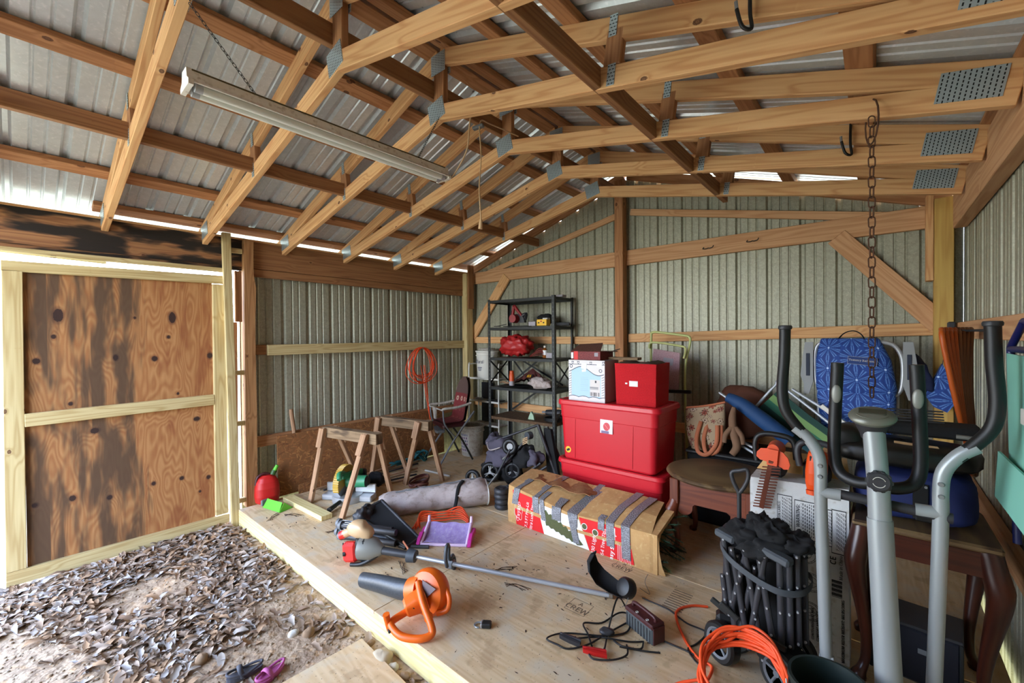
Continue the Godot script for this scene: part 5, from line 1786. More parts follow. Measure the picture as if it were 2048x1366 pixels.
func string_trimmer() -> void:
	var t := thing("string_trimmer", "petrol string trimmer with red engine and long silver shaft", "string trimmer", Vector3.ZERO)
	var e := Vector3(-2.50, DK, -1.36)      # under the engine
	var sh := [Vector3(-2.32, 0.235, -1.465), Vector3(-2.17, 0.222, -1.55), Vector3(-1.93, 0.20, -1.675), Vector3(-1.49, 0.172, -1.885), Vector3(-1.09, 0.156, -2.06)]
	var st := mb()
	tube(st, [sh[1], sh[4]], 0.0125, 12)
	obj("shaft", st, "alu", t)
	var ax: Vector3 = (sh[4] - sh[0]).normalized()
	var dirty := mat("shaft_dirt", Color(0.42, 0.37, 0.31), 0.8)
	st = mb()
	tube(st, [sh[3] + ax * 0.22, sh[4] + ax * 0.02], [0.0132, 0.014], 12)
	obj("dirty_shaft", st, dirty, t)
	# engine
	st = mb()
	box(st, T(e + Vector3(0.0, 0.075, 0.01), Vector3(-4, 28, 6)), Vector3(0.10, 0.12, 0.06), 0.022)
	var cov := obj("starter_cover", st, "red_cover", t)
	st = mb()
	tube(st, [e + Vector3(-0.012, 0.07, 0.045), e + Vector3(-0.016, 0.07, 0.056)], [0.016, 0.011], 12)
	obj("knob", st, "black", cov)
	for k in 6:
		st = mb()
		box(st, T(e + Vector3(-0.035 + k * 0.013, 0.122, 0.042 - k * 0.007), Vector3(-4, 28, 6)), Vector3(0.006, 0.018, 0.006), 0.001)
		obj("vent_slot", st, "ink", cov)
	st = mb()
	blob(st, T(e + Vector3(0.06, 0.10, -0.05)), Vector3(0.06, 0.075, 0.06), 0.7, 0.02, 14.0, 8)
	obj("engine_block", st, "dark_steel", t)
	st = mb()
	tube(st, [e + Vector3(0.05, 0.105, -0.035), e + Vector3(0.12, 0.10, -0.075), sh[0]], [0.075, 0.068, 0.026], 18)
	obj("clutch_housing", st, mat("dull_silver", Color(0.52, 0.52, 0.49), 0.45, 0.3), t)
	st = mb()
	blob(st, T(e + Vector3(0.035, 0.205, -0.04), Vector3(0, 25, -14)), Vector3(0.085, 0.05, 0.05), 0.8, 0.015, 10.0, 12, 24, 14)
	obj("fuel_tank", st, mat("tank_cream", Color(0.75, 0.62, 0.46), 0.4), t)
	st = mb()
	tube(st, [e + Vector3(-0.035, 0.185, -0.01), e + Vector3(-0.075, 0.165, 0.012)], 0.026, 12)
	obj("tank_neck", st, "tank_cream", t)
	st = mb()
	tube(st, [e + Vector3(-0.068, 0.168, 0.008), e + Vector3(-0.098, 0.152, 0.024)], 0.026, 14)
	obj("fuel_cap", st, "red_cover", t)
	st = mb()
	tube(st, cr([e + Vector3(0.03, 0.012, 0.03), e + Vector3(0.09, 0.02, -0.01), e + Vector3(0.15, 0.06, -0.06), sh[0] + Vector3(0.0, 0.0, 0.0)], 5), 0.012, 8)
	obj("stand_strap", st, "black", t)
	st = mb()
	tube(st, [sh[0], sh[1]], [0.024, 0.021], 14)
	obj("grip_sleeve", st, "charcoal", t)
	st = mb()
	tube(st, [sh[1] - ax * 0.005, sh[1] + ax * 0.045], [0.042, 0.036], 16)
	obj("throttle_collar", st, "grey_dark", t)
	st = mb()
	beam(st, sh[1] + Vector3(-0.09, 0.05, -0.02), sh[1] + Vector3(0.0, 0.03, 0.0), 0.008, 0.014)
	obj("throttle_lever", st, mat("copper", Color(0.62, 0.36, 0.24), 0.5), t)
	# loop handle
	st = mb()
	var h: Vector3 = sh[2]
	var sd := ax.cross(Vector3.UP).normalized()
	tube(st, cr([h + Vector3(0, 0.03, 0), h - sd * 0.03 + Vector3(0, 0.035, 0), h - sd * 0.055 + Vector3(0, 0.0, 0), h - sd * 0.06 + Vector3(0, -0.045, 0), h - sd * 0.045 + Vector3(0, -0.052, 0), h - sd * 0.03 + Vector3(0, -0.02, 0)], 5), 0.011, 8)
	obj("loop_handle", st, "grey_dark", t)
	st = mb()
	tube(st, cr([h + Vector3(0, 0.02, 0), h + sd * 0.03 + Vector3(0, 0.06, 0), h + sd * 0.03 + Vector3(0, 0.12, 0), h + sd * 0.06 + Vector3(0, 0.13, 0), h + sd * 0.075 + Vector3(0, 0.07, 0), h + sd * 0.055 + Vector3(0, 0.01, 0)], 5), 0.011, 8)
	obj("loop_handle", st, "grey_dark", t)
	st = mb()
	box(st, look(h, ax), Vector3(0.05, 0.05, 0.05), 0.01)
	obj("handle_clamp", st, "grey_plastic", t)
	# the guard at the cutting end, curling up, and the head
	st = mb(1)
	var rows := []
	for q in [[-1.212, 0.335, -2.075, 0.012], [-1.228, 0.30, -2.07, 0.03], [-1.222, 0.25, -2.075, 0.04], [-1.18, 0.21, -2.075, 0.045], [-1.11, 0.185, -2.08, 0.04], [-1.03, 0.165, -2.09, 0.03]]:
		var row := []
		for j in 7:
			var f := j / 6.0 * 2.0 - 1.0
			row.append(Vector3(q[0] + 0.03 * f * f, q[1] - 0.4 * f * q[3] + 0.02 * f * f, q[2] + f * q[3] * 1.1))
		rows.append(row)
	sheet(st, rows, Vector3(0.004, -0.004, 0))
	obj("guard", st, "black_soft", t)
	st = mb()
	lathe(st, [Vector2(0, 0), Vector2(0.045, 0.0), Vector2(0.052, 0.01), Vector2(0.052, 0.045), Vector2(0.042, 0.06), Vector2(0.02, 0.066), Vector2(0, 0.066)], 20, T(Vector3(-1.00, 0.195, -2.125), Vector3(62, -20, 0)))
	obj("cutting_head", st, "black", t)
	st = mb()
	tube(st, cr(V([-0.98, 0.20, -2.07, -0.985, 0.16, -2.05, -1.0, 0.145, -2.03]), 4), 0.0015, 5)
	tube(st, cr(V([-0.96, 0.20, -2.16, -0.93, 0.15, -2.22, -1.0, 0.145, -2.32, -1.02, 0.145, -2.41]), 5), 0.0015, 5)
	obj("cutting_line", st, "grey_plastic", t)

func leaf_blower() -> void:
	var t := thing("leaf_blower", "orange electric leaf blower with dark tube at the deck edge", "leaf blower", Vector3(-1.735, DK, -1.36), deg_to_rad(10))
	t.scale = Vector3.ONE * 0.87
	# tube: flattened, towards -x
	var st := mb()
	tube(st, V([-0.08, 0.115, 0.02, -0.20, 0.10, 0.03, -0.38, 0.075, 0.02, -0.55, 0.052, 0.02]), [0.062, 0.060, 0.054, 0.048], 18, false, Vector2(0.82, 1.0), Vector3.UP)
	obj("blower_tube", st, mat("tube_dark", Color(1, 1, 1), 0.4, 0, blotch_tex(Color(0.17, 0.19, 0.21), Color(0.23, 0.25, 0.27), Color(0.36, 0.35, 0.32), 0.05, 113, 1.4, 0.4), Vector3(4, 4, 4), true), t)
	# fan housing: rounded disc standing on edge, leaning back
	st = mb()
	lathe(st, [Vector2(0, -0.075), Vector2(0.075, -0.073), Vector2(0.108, -0.056), Vector2(0.127, -0.02), Vector2(0.128, 0.012), Vector2(0.115, 0.038), Vector2(0.085, 0.052), Vector2(0.06, 0.058), Vector2(0, 0.06)], 40, T(Vector3(0.0, 0.130, 0), Vector3(78, 0, 0)))
	obj("fan_housing", st, "orange", t)
	st = mb()
	tube(st, V([-0.05, 0.13, 0.01, -0.13, 0.112, 0.022]), [0.085, 0.068], 20)
	obj("outlet", st, "orange", t)
	# motor, square with slots, towards the viewer and down
	st = mb()
	loft(st, [[0.0, 0.115, 0.115, 0.035], [0.06, 0.105, 0.105, 0.03], [0.115, 0.085, 0.085, 0.02], [0.125, 0.07, 0.07, 0.02]], T(Vector3(0.015, 0.125, 0.045), Vector3(110, 0, 35)), 4)
	obj("motor_housing", st, "orange", t)
	for k in 4:
		st = mb()
		beam(st, Vector3(-0.045 + k * 0.014, 0.155 - k * 0.002, 0.085 + k * 0.0), Vector3(-0.032 + k * 0.014, 0.115 - k * 0.002, 0.142), 0.005, 0.010, Vector3(-0.5, 0.8, 0.3))
		obj("vent_slot", st, "ink", t)
	st = mb()
	prism(st, [Vector2(-0.045, 0.045), Vector2(0.055, 0.03), Vector2(0.0, -0.05)], 0.006, T(Vector3(0.035, 0.175, 0.062), Vector3(-18, 8, -8)))
	obj("rating_label", st, mat("plum_grey", Color(0.34, 0.26, 0.28), 0.5), t)
	# handle: strut, bottom bar, hook
	var hp := cr(V([-0.035, 0.205, 0.055, 0.05, 0.14, 0.11, 0.14, 0.065, 0.145, 0.160, 0.032, 0.165, 0.12, 0.022, 0.21, 0.03, 0.022, 0.245, -0.04, 0.038, 0.245, -0.075, 0.055, 0.225, -0.06, 0.065, 0.16, -0.035, 0.075, 0.10]), 5)
	st = mb()
	tube(st, hp, 0.0195, 12)
	obj("handle", st, "orange", t)
	st = mb()
	tube(st, V([-0.085, 0.015, 0.232, -0.088, 0.055, 0.24, -0.09, 0.108, 0.25]), [0.015, 0.016, 0.019], 12)
	obj("cord_hook", st, "orange", t)
	st = mb()
	box(st, T(Vector3(-0.055, 0.035, 0.262), Vector3(0, -30, 0)), Vector3(0.03, 0.014, 0.012), 0.003)
	obj("switch", st, "black", t)
	st = mb()
	tube(st, cr(V([0.11, 0.17, -0.02, 0.15, 0.13, 0.0, 0.15, 0.08, 0.02, 0.10, 0.06, 0.05]), 5), 0.014, 10)
	obj("rear_loop", st, "orange", t)
	st = mb()
	lathe(st, [Vector2(0.016, 0), Vector2(0.022, 0.0), Vector2(0.024, 0.05), Vector2(0.019, 0.05), Vector2(0.016, 0.0)], 16, T(Vector3(0.085, 0.07, 0.10), Vector3(70, 40, 0)))
	obj("inlet_tube", st, "orange", t)

func charger() -> void:
	var t := thing("battery_charger", "dark red and grey battery charger with jump leads", "battery charger", Vector3(-0.835, DK, -1.925), deg_to_rad(-22))
	var st := mb()
	bx(st, Vector3(0, 0.04, 0), Vector3(0.175, 0.075, 0.075), 0.006)
	obj("case", st, mat("charger_grey", Color(0.26, 0.28, 0.28), 0.6), t)
	st = mb()
	for k in 9: bx(st, Vector3(-0.075 + k * 0.0185, 0.038, 0.0385), Vector3(0.006, 0.06, 0.003), 0.0005)
	obj("side_fins", st, "charcoal", t)
	st = mb()
	bx(st, Vector3(0, 0.084, 0), Vector3(0.182, 0.022, 0.08), 0.006)
	var lid := obj("red_top", st, "maroon", t)
	st = mb()
	tube(st, cr(V([-0.07, 0.092, 0, -0.06, 0.112, 0, 0.06, 0.112, 0, 0.07, 0.092, 0]), 4), 0.008, 8)
	obj("handle", st, "maroon", lid)
	for q in [[0.045, 0.025], [-0.02, 0.025]]:
		st = mb()
		lathe(st, [Vector2(0.005, 0), Vector2(0.007, 0), Vector2(0.007, 0.002), Vector2(0.005, 0.002), Vector2(0.005, 0)], 12, T(Vector3(q[0], 0.0955, q[1])))
		obj("dial_mark", st, "white_plastic", lid)
	st = mb()
	bx(st, Vector3(0.092, 0.045, 0), Vector3(0.006, 0.075, 0.07), 0.002)
	obj("end_panel", st, "maroon", t)
	# the leads
	var y := DK + 0.006
	var L := thing("jump_leads", "tangled black charger leads with red and black clamps", "cables", Vector3.ZERO)
	var lines := [[-0.93, 1.971, -0.957, 1.991, -0.988, 1.954, -1.02, 1.851, -1.083, 1.788, -1.023, 1.727, -0.975, 1.68], [-0.918, 1.958, -0.96, 1.80, -0.99, 1.671, -1.05, 1.60, -1.1, 1.585, -1.155, 1.58, -1.144, 1.645, -1.09, 1.69, -0.967, 1.764, -0.90, 1.86, -0.905, 1.935], [-0.809, 1.86, -0.86, 1.81, -0.948, 1.761, -1.0, 1.74, -1.05, 1.68], [-0.961, 1.798, -0.93, 1.72, -0.92, 1.69], [-0.81, 1.858, -0.80, 1.80, -0.87, 1.76, -0.92, 1.78], [-0.86, 1.79, -0.83, 1.73, -0.86, 1.66, -0.93, 1.62, -0.96, 1.625], [-0.88, 1.76, -0.78, 1.80, -0.72, 1.83]]
	for q in lines:
		var pts := []
		for i in range(0, q.size(), 2): pts.append(Vector3(q[i], y + 0.004 * ((i / 2) % 3), -q[i + 1]))
		st = mb()
		tube(st, cr(pts, 6), 0.0042, 6)
		obj("lead", st, "black", L)
	st = mb()
	tube(st, cr([Vector3(-0.965, y, -1.81), Vector3(-0.985, y + 0.09, -1.95), Vector3(-0.978, y + 0.005, -2.03)], 6), 0.0042, 6)
	obj("lead", st, "black", L)
	st = mb()
	blob(st, T(Vector3(-0.96, y + 0.014, -1.795), Vector3(0, 30, 0)), Vector3(0.035, 0.014, 0.02), 0.8, 0.01, 40.0, 3, 14, 8)
	obj("cable_tie", st, "charcoal", L)
	for q in [[-0.945, -1.648, 35.0, "red"], [-1.07, -1.645, 20.0, "black"]]:
		var base := T(Vector3(q[0], y + 0.002, q[1]), Vector3(0, q[2], 0))
		st = mb()
		for s in [-1, 1]:
			prism(st, [Vector2(-0.05, 0.004), Vector2(0.0, 0.012), Vector2(0.05, 0.024), Vector2(0.052, 0.034), Vector2(0.0, 0.026), Vector2(-0.05, 0.012)], 0.02, base * T(Vector3(0, 0.008, s * 0.008), Vector3(90 + s * 12.0, 0, 0)) * T(Vector3(0, -0.018, 0)))
		obj("clamp", st, "red" if q[3] == "red" else "charcoal", L)
	# the black cord that runs off to the right and back to the trimmer
	st = mb()
	var pts := []
	for q in [[-0.753, 1.924], [-0.70, 1.925], [-0.639, 1.928], [-0.58, 1.92], [-0.553, 1.90], [-0.565, 1.88], [-0.60, 1.90], [-0.639, 1.945], [-0.62, 2.0], [-0.606, 2.076], [-0.617, 2.115], [-0.701, 2.117], [-0.786, 2.156], [-0.83, 2.166], [-0.95, 2.17]]: pts.append(Vector3(q[0], y - 0.001, -q[1]))
	tube(st, cr(pts, 6), 0.004, 6)
	obj("supply_cord", st, "black", L)

func wheel_on(parent: Node, at: Vector3, axis: Vector3, r: float, w: float, spokes := true) -> void:
	var q := Transform3D(Basis(Quaternion(Vector3.UP, axis.normalized())), at)
	var st := mb()
	var prof := []
	for i in 13:
		var a := TAU * i / 12
		prof.append(Vector2(r - w * 0.5 + cos(a) * w * 0.5, sin(a) * w * 0.5))
	lathe(st, prof, 28, q)
	var ty := obj("tyre", st, "black", parent)
	st = mb()
	lathe(st, [Vector2(r * 0.74, -w * 0.3), Vector2(r * 0.8, -w * 0.36), Vector2(r * 0.8, w * 0.36), Vector2(r * 0.72, w * 0.4), Vector2(r * 0.66, w * 0.3), Vector2(r * 0.7, -w * 0.3)], 28, q)
	obj("rim", st, "rim_grey", ty)
	if spokes:
		st = mb()
		for k in 3:
			for s in [-1, 1]:
				var a: float = TAU * k / 3 + s * 0.17
				beam(st, q * Vector3(cos(a) * r * 0.12, w * 0.3, sin(a) * r * 0.12), q * Vector3(cos(a) * r * 0.72, w * 0.3, sin(a) * r * 0.72), r * 0.10, 0.006, axis)
		lathe(st, [Vector2(0, -w * 0.3), Vector2(r * 0.16, -w * 0.3), Vector2(r * 0.16, w * 0.4), Vector2(0, w * 0.45)], 16, q)
		obj("spokes", st, "rim_grey", ty)
	else:
		st = mb()
		lathe(st, [Vector2(0, w * 0.2), Vector2(r * 0.7, w * 0.2)], 24, q)
		obj("disc", st, "rim_grey", ty)

func stroller() -> void:
	mat("rim_grey", Color(0.62, 0.62, 0.61), 0.5)
	var t := thing("folded_stroller", "folded grey and black baby stroller lying under the shelving", "stroller", Vector3(0, 0, 0))
	var ax := Vector3(0.45, 0.1, 0.9)
	wheel_on(t, Vector3(-2.85, DK + 0.10, -2.99), ax, 0.098, 0.045)
	wheel_on(t, Vector3(-2.94, DK + 0.068, -2.84), ax, 0.076, 0.04)
	wheel_on(t, Vector3(-2.62, 0.52, -3.02), Vector3(0.35, 0.15, 0.9), 0.078, 0.05, false)
	wheel_on(t, Vector3(-2.62, DK + 0.14, -3.06), ax, 0.085, 0.045)
	var tubes := [[-2.88, 0.25, -3.0, -2.62, 0.45, -3.0, 0.008], [-2.60, 0.50, -3.0, -2.70, 0.27, -2.93, 0.010], [-2.70, 0.27, -2.93, -2.76, 0.16, -2.86, 0.008], [-2.42, 0.72, -3.2, -2.78, 0.56, -3.02, 0.012], [-2.42, 0.72, -3.2, -2.20, 0.20, -3.22, 0.016], [-2.36, 0.70, -3.26, -2.13, 0.20, -3.28, 0.016], [-2.44, 0.64, -3.1, -2.72, 0.30, -3.0, 0.012], [-2.32, 0.40, -3.1, -2.62, 0.15, -2.95, 0.012], [-2.28, 0.37, -3.14, -2.56, 0.15, -3.0, 0.012], [-2.45, 0.52, -3.12, -2.85, 0.42, -3.08, 0.010]]
	for q in tubes:
		var st := mb()
		tube(st, [Vector3(q[0], q[1], q[2]), Vector3(q[3], q[4], q[5])], q[6], 10)
		obj("frame_tube", st, "charcoal" if q[6] > 0.009 else "dull_silver", t)
	var st := mb()
	tube(st, V([-2.445, 0.635, -3.12, -2.455, 0.635, -3.07]), 0.036, 16)
	obj("hinge", st, "grey_dark", t)
	# handle grip panel on the right
	st = mb()
	prism(st, [Vector2(-0.05, 0.25), Vector2(0.04, 0.25), Vector2(0.16, -0.25), Vector2(0.0, -0.25)], 0.03, T(Vector3(-2.33, 0.44, -3.24), Vector3(0, -10, 0)))
	obj("back_panel", st, "black_soft", t)
	for q in [[-2.82, 0.50, -3.10, 0.16, 0.06, 0.10, "slate_cloth", 5], [-2.80, 0.37, -3.08, 0.17, 0.09, 0.10, "slate_cloth", 9], [-2.92, 0.52, -3.14, 0.08, 0.05, 0.08, "slate_cloth", 12], [-2.55, 0.42, -3.14, 0.13, 0.10, 0.09, "black_soft", 15], [-2.40, 0.42, -3.12, 0.09, 0.07, 0.06, "slate_cloth", 17], [-2.72, 0.25, -3.12, 0.16, 0.10, 0.08, "black_soft", 19], [-2.95, 0.24, -3.06, 0.05, 0.07, 0.06, "black_soft", 21]]:
		st = mb()
		blob(st, T(Vector3(q[0], q[1], q[2]), Vector3(0, -15, 14)), Vector3(q[3], q[4], q[5]), 0.75, 0.06, 9.0, q[7], 26, 14)
		obj("fabric", st, q[6], t)
	st = mb()
	tube(st, cr(V([-2.96, 0.50, -3.06, -2.86, 0.455, -2.99, -2.72, 0.50, -2.99]), 6), 0.005, 6)
	obj("piping", st, "grey_cloth", t)
	st = mb()
	for k in 4: beam(st, Vector3(-2.50, 0.55 + k * 0.016, -3.06), Vector3(-2.44, 0.58 + k * 0.016, -3.06), 0.002, 0.008)
	obj("strap_webbing", st, "tank_cream", t)

# ---------------------------------------------------------------- the crowded right corner
func right_side() -> void:
	white_box()
	hedge_trimmer()
	chainsaw()
	folding_wagon()
	elliptical()
	dark_table()
	back_pile()
	beach_chairs()
	hose_and_chair()
	# the big orange coil in front of the wagon, and one strand that runs off round it
	var t := thing("orange_cord_coil", "thick coil of bright orange extension cord in front of the wagon", "extension cord", Vector3(-0.375, DK, -1.745))
	var r2 := RandomNumberGenerator.new()
	r2.seed = 77
	for k in 11:
		var st := mb()
		var ring := []
		var a0 := r2.randf() * 0.4
		for i in 14:
			var a := TAU * i / 14 + a0
			var rr := 0.125 + 0.022 * r2.randf()
			var zz := sin(a) * rr
			ring.append(Vector3(cos(a) * rr * 1.04, 0.012 + (0.5 - zz / 0.28) * 0.165 + 0.02 * r2.randf() + 0.006 * k, zz))
		tube(st, cr(ring, 4, true), 0.0062, 7, true)
		obj("loop", st, "cord_orange", t)
	var st := mb()
	tube(st, cr(V([-0.14, 0.03, 0.03, -0.148, 0.006, -0.15, -0.21, 0.006, -0.17, -0.29, 0.006, -0.244, -0.375, 0.006, -0.369, -0.393, 0.006, -0.447, -0.35, 0.006, -0.525, -0.284, 0.006, -0.568]), 6), 0.0062, 7)
	obj("strand", st, "cord_orange", t)
	st = mb()
	tube(st, cr(V([-0.15, 0.05, 0.0, -0.23, 0.02, 0.05, -0.24, 0.008, 0.12, -0.17, 0.012, 0.14, -0.10, 0.06, 0.09]), 6), 0.0062, 7)
	obj("strand", st, "cord_orange", t)
	var b := bucket("dark green bucket at the lower edge beside the orange coil", Vector3(-0.115, DK, -1.70), "bucket_green", false, 0.29, 0.105)

func white_box() -> void:
	var t := thing("ride_on_carton", "tall white printed carton standing behind the folded wagon", "box", Vector3(-0.27, DK, -2.275))
	mat("carton_white", Color(1, 1, 1), 0.7, 0, blotch_tex(Color(0.80, 0.80, 0.79), Color(0.74, 0.74, 0.73), Color(0.68, 0.66, 0.62), 0.02, 121, 1.0, 0.2), Vector3(2, 2, 2), true)
	var st := mb()
	prism(st, [Vector2(-0.185, 0.002), Vector2(0.188, 0.002), Vector2(0.186, 0.755), Vector2(-0.185, 0.735)], 0.15, T(Vector3(0, 0, -0.075)))
	obj("carton", st, "carton_white", t)
	st = mb()
	prism(st, [Vector2(-0.184, 0.0), Vector2(0.185, 0.0), Vector2(0.175, 0.10), Vector2(-0.12, 0.10)], 0.003, T(Vector3(0, 0.745, -0.15), Vector3(-10, 0, 1.5)))
	obj("top_flap", st, "card", t)
	mat("fine_print", Color(1, 1, 1), 0.7, 0, image_tex(64, 96, func(u, v):
		if u < 0.03 or u > 0.97 or v < 0.02 or v > 0.98: return Color(0.15, 0.15, 0.15)
		if u > 0.30 and fposmod(u * 11.0, 1.0) < 0.5 and v > 0.06 and v < 0.92 and sin(v * 70.0 + floor(u * 11.0) * 5.0) > -0.55: return Color(0.30, 0.30, 0.30)
		return Color(0.80, 0.80, 0.79)))
	for q in [[-0.045, 0.60, 0.058, 0.16], [0.035, 0.585, 0.085, 0.17], [0.105, 0.575, 0.05, 0.16], [0.152, 0.565, 0.05, 0.19]]:
		card("warning_block", q[2], q[3], "fine_print", t, T(Vector3(q[0], q[1], 0.0002)))
	var w := [["ION", 0.045, -0.152, 0.50, true], ["CAUTION LABELS:", 0.014, -0.066, 0.59, true], ["WARNING:", 0.020, 0.006, 0.60, true], ["WARNING:", 0.018, 0.086, 0.585, true], ["Made in China", 0.016, 0.159, 0.415, false], ["MAXIMUM RIDER WEIGHT: 66LBS/30KG", 0.0145, 0.166, 0.145, true], ["CONTOURED SEAT FOR", 0.013, 0.060, 0.135, true], ["COMFORT AND STYLE", 0.013, 0.078, 0.130, true], ["CE", 0.030, 0.132, 0.44, true]]
	for q in w: text("lettering", q[0], q[1], T(Vector3(q[2], q[3], 0.0018), Vector3(0, 0, 90)), "ink", t, q[4])
	st = mb()
	for k in 12: bx(st, Vector3(0.145, 0.285 + k * 0.0062, 0.001), Vector3(0.036, 0.002 + 0.0022 * (k % 3), 0.0008), 0)
	obj("barcode", st, "ink", t)
	for q in [[0.03, 0.435], [0.052, 0.315], [0.048, 0.185]]:
		st = mb()
		for e in [[0.046, 0.042, 0.0], [0.040, 0.036, 0.0], [0.026, 0.023, 0.003], [0.010, 0.009, 0.003]]:
			var ring := []
			for i in 24: ring.append(Vector3(q[0] + cos(TAU * i / 24) * e[0], q[1] + sin(TAU * i / 24) * e[1] + e[2], 0.001))
			tube(st, ring, 0.0009, 4, true)
		for i in 20:
			var a := TAU * i / 20
			beam(st, Vector3(q[0] + cos(a) * 0.040, q[1] + sin(a) * 0.036, 0.001), Vector3(q[0] + cos(a + 0.1) * 0.046, q[1] + sin(a + 0.1) * 0.042, 0.001), 0.0008, 0.0014, Vector3(0, 0, 1))
		for i in 5:
			var a := TAU * i / 5
			beam(st, Vector3(q[0] + cos(a) * 0.010, q[1] + sin(a) * 0.009, 0.001), Vector3(q[0] + cos(a) * 0.026, q[1] + sin(a) * 0.023, 0.001), 0.0008, 0.0016, Vector3(0, 0, 1))
		obj("wheel_drawing", st, "ink", t)

func hedge_trimmer() -> void:
	var t := thing("hedge_trimmer", "orange hedge trimmer hanging its toothed blade over the white carton", "hedge trimmer", Vector3(-0.36, 0.888, -2.30))
	var st := mb()
	var pl := [Vector2(-0.016, 0.010), Vector2(0.022, 0.004), Vector2(0.048, -0.008), Vector2(0.066, -0.004), Vector2(0.070, 0.016), Vector2(0.060, 0.044), Vector2(0.040, 0.064), Vector2(0.022, 0.070), Vector2(-0.020, 0.072), Vector2(-0.050, 0.066), Vector2(-0.064, 0.046), Vector2(-0.064, 0.026), Vector2(-0.048, 0.014)]
	prism(st, pl, 0.012, T(Vector3(0, 0.068, 0.055), Vector3(-8, 0, -4)))
	obj("hand_guard", st, "orange_hot", t)
	st = mb()
	prism(st, [Vector2(-0.018, 0.0), Vector2(0.022, 0.0), Vector2(0.022, 0.071), Vector2(-0.020, 0.071)], 0.026, T(Vector3(0, 0.068, 0.06), Vector3(-8, 0, -4)))
	obj("guard_rib", st, "orange_hot", t)
	st = mb()
	tube(st, V([0.002, 0.135, 0.04, 0.0, 0.12, -0.08]), [0.024, 0.036], 16)
	obj("motor_housing", st, "orange_hot", t)
	st = mb()
	tube(st, cr(V([-0.075, 0.06, -0.02, -0.08, 0.15, -0.02, -0.05, 0.19, -0.02, 0.03, 0.192, -0.02, 0.075, 0.17, -0.02, 0.085, 0.09, -0.02]), 5), 0.013, 10)
	obj("front_handle", st, "black", t)
	st = mb()
	beam(st, Vector3(0.0, 0.09, 0.07), Vector3(-0.045, -0.145, 0.045), 0.006, 0.020, Vector3(1, 0, 0))
	var bl := obj("blade_bar", st, mat("rust_blade", Color(0.40, 0.17, 0.07), 0.6), t)
	for k in 15:
		st = mb()
		var p := Vector3(0.0, 0.06, 0.068).lerp(Vector3(-0.043, -0.138, 0.046), k / 14.0)
		beam(st, p + Vector3(-0.036, -0.004, 0), p + Vector3(0.038, 0.004, 0), 0.004, 0.006)
		obj("tooth", st, "rust_blade", bl)
	st = mb()
	box(st, T(Vector3(0.01, 0.045, -0.03)), Vector3(0.07, 0.085, 0.1), 0.015)
	obj("gear_case", st, "charcoal", t)

func chainsaw() -> void:
	var t := thing("orange_chainsaw", "orange power saw with black wrap handle on the white carton", "chainsaw", Vector3(-0.195, 0.90, -2.31))
	var st := mb()
	loft(st, [[-0.035, 0.055, 0.05, 0.02], [0.0, 0.072, 0.07, 0.03], [0.05, 0.078, 0.075, 0.03], [0.10, 0.074, 0.07, 0.028], [0.135, 0.066, 0.062, 0.026], [0.142, 0.05, 0.05, 0.02]], T(Vector3(0, 0.012, 0.085), Vector3(4, 0, -4)), 5)
	obj("body", st, "orange_hot", t)
	st = mb()
	bx(st, Vector3(-0.004, 0.125, 0.120), Vector3(0.026, 0.022, 0.008), 0.002)
	obj("vent", st, "ink", t)
	st = mb()
	tube(st, V([-0.006, -0.012, 0.11, -0.006, -0.03, 0.112]), [0.026, 0.024], 16)
	obj("nose", st, "orange_hot", t)
	st = mb()
	tube(st, cr(V([-0.06, 0.07, 0.05, -0.068, 0.14, 0.05, -0.045, 0.175, 0.05, 0.03, 0.178, 0.05, 0.07, 0.15, 0.05, 0.072, 0.06, 0.05]), 5), 0.014, 10)
	obj("wrap_handle", st, "charcoal", t)
	st = mb()
	box(st, T(Vector3(0.0, 0.05, 0.0)), Vector3(0.10, 0.09, 0.10), 0.015)
	obj("rear_case", st, "black", t)
	st = mb()
	box(st, T(Vector3(0.0, 0.005, -0.005)), Vector3(0.05, 0.03, 0.09), 0.01)
	obj("foot", st, "black", t)

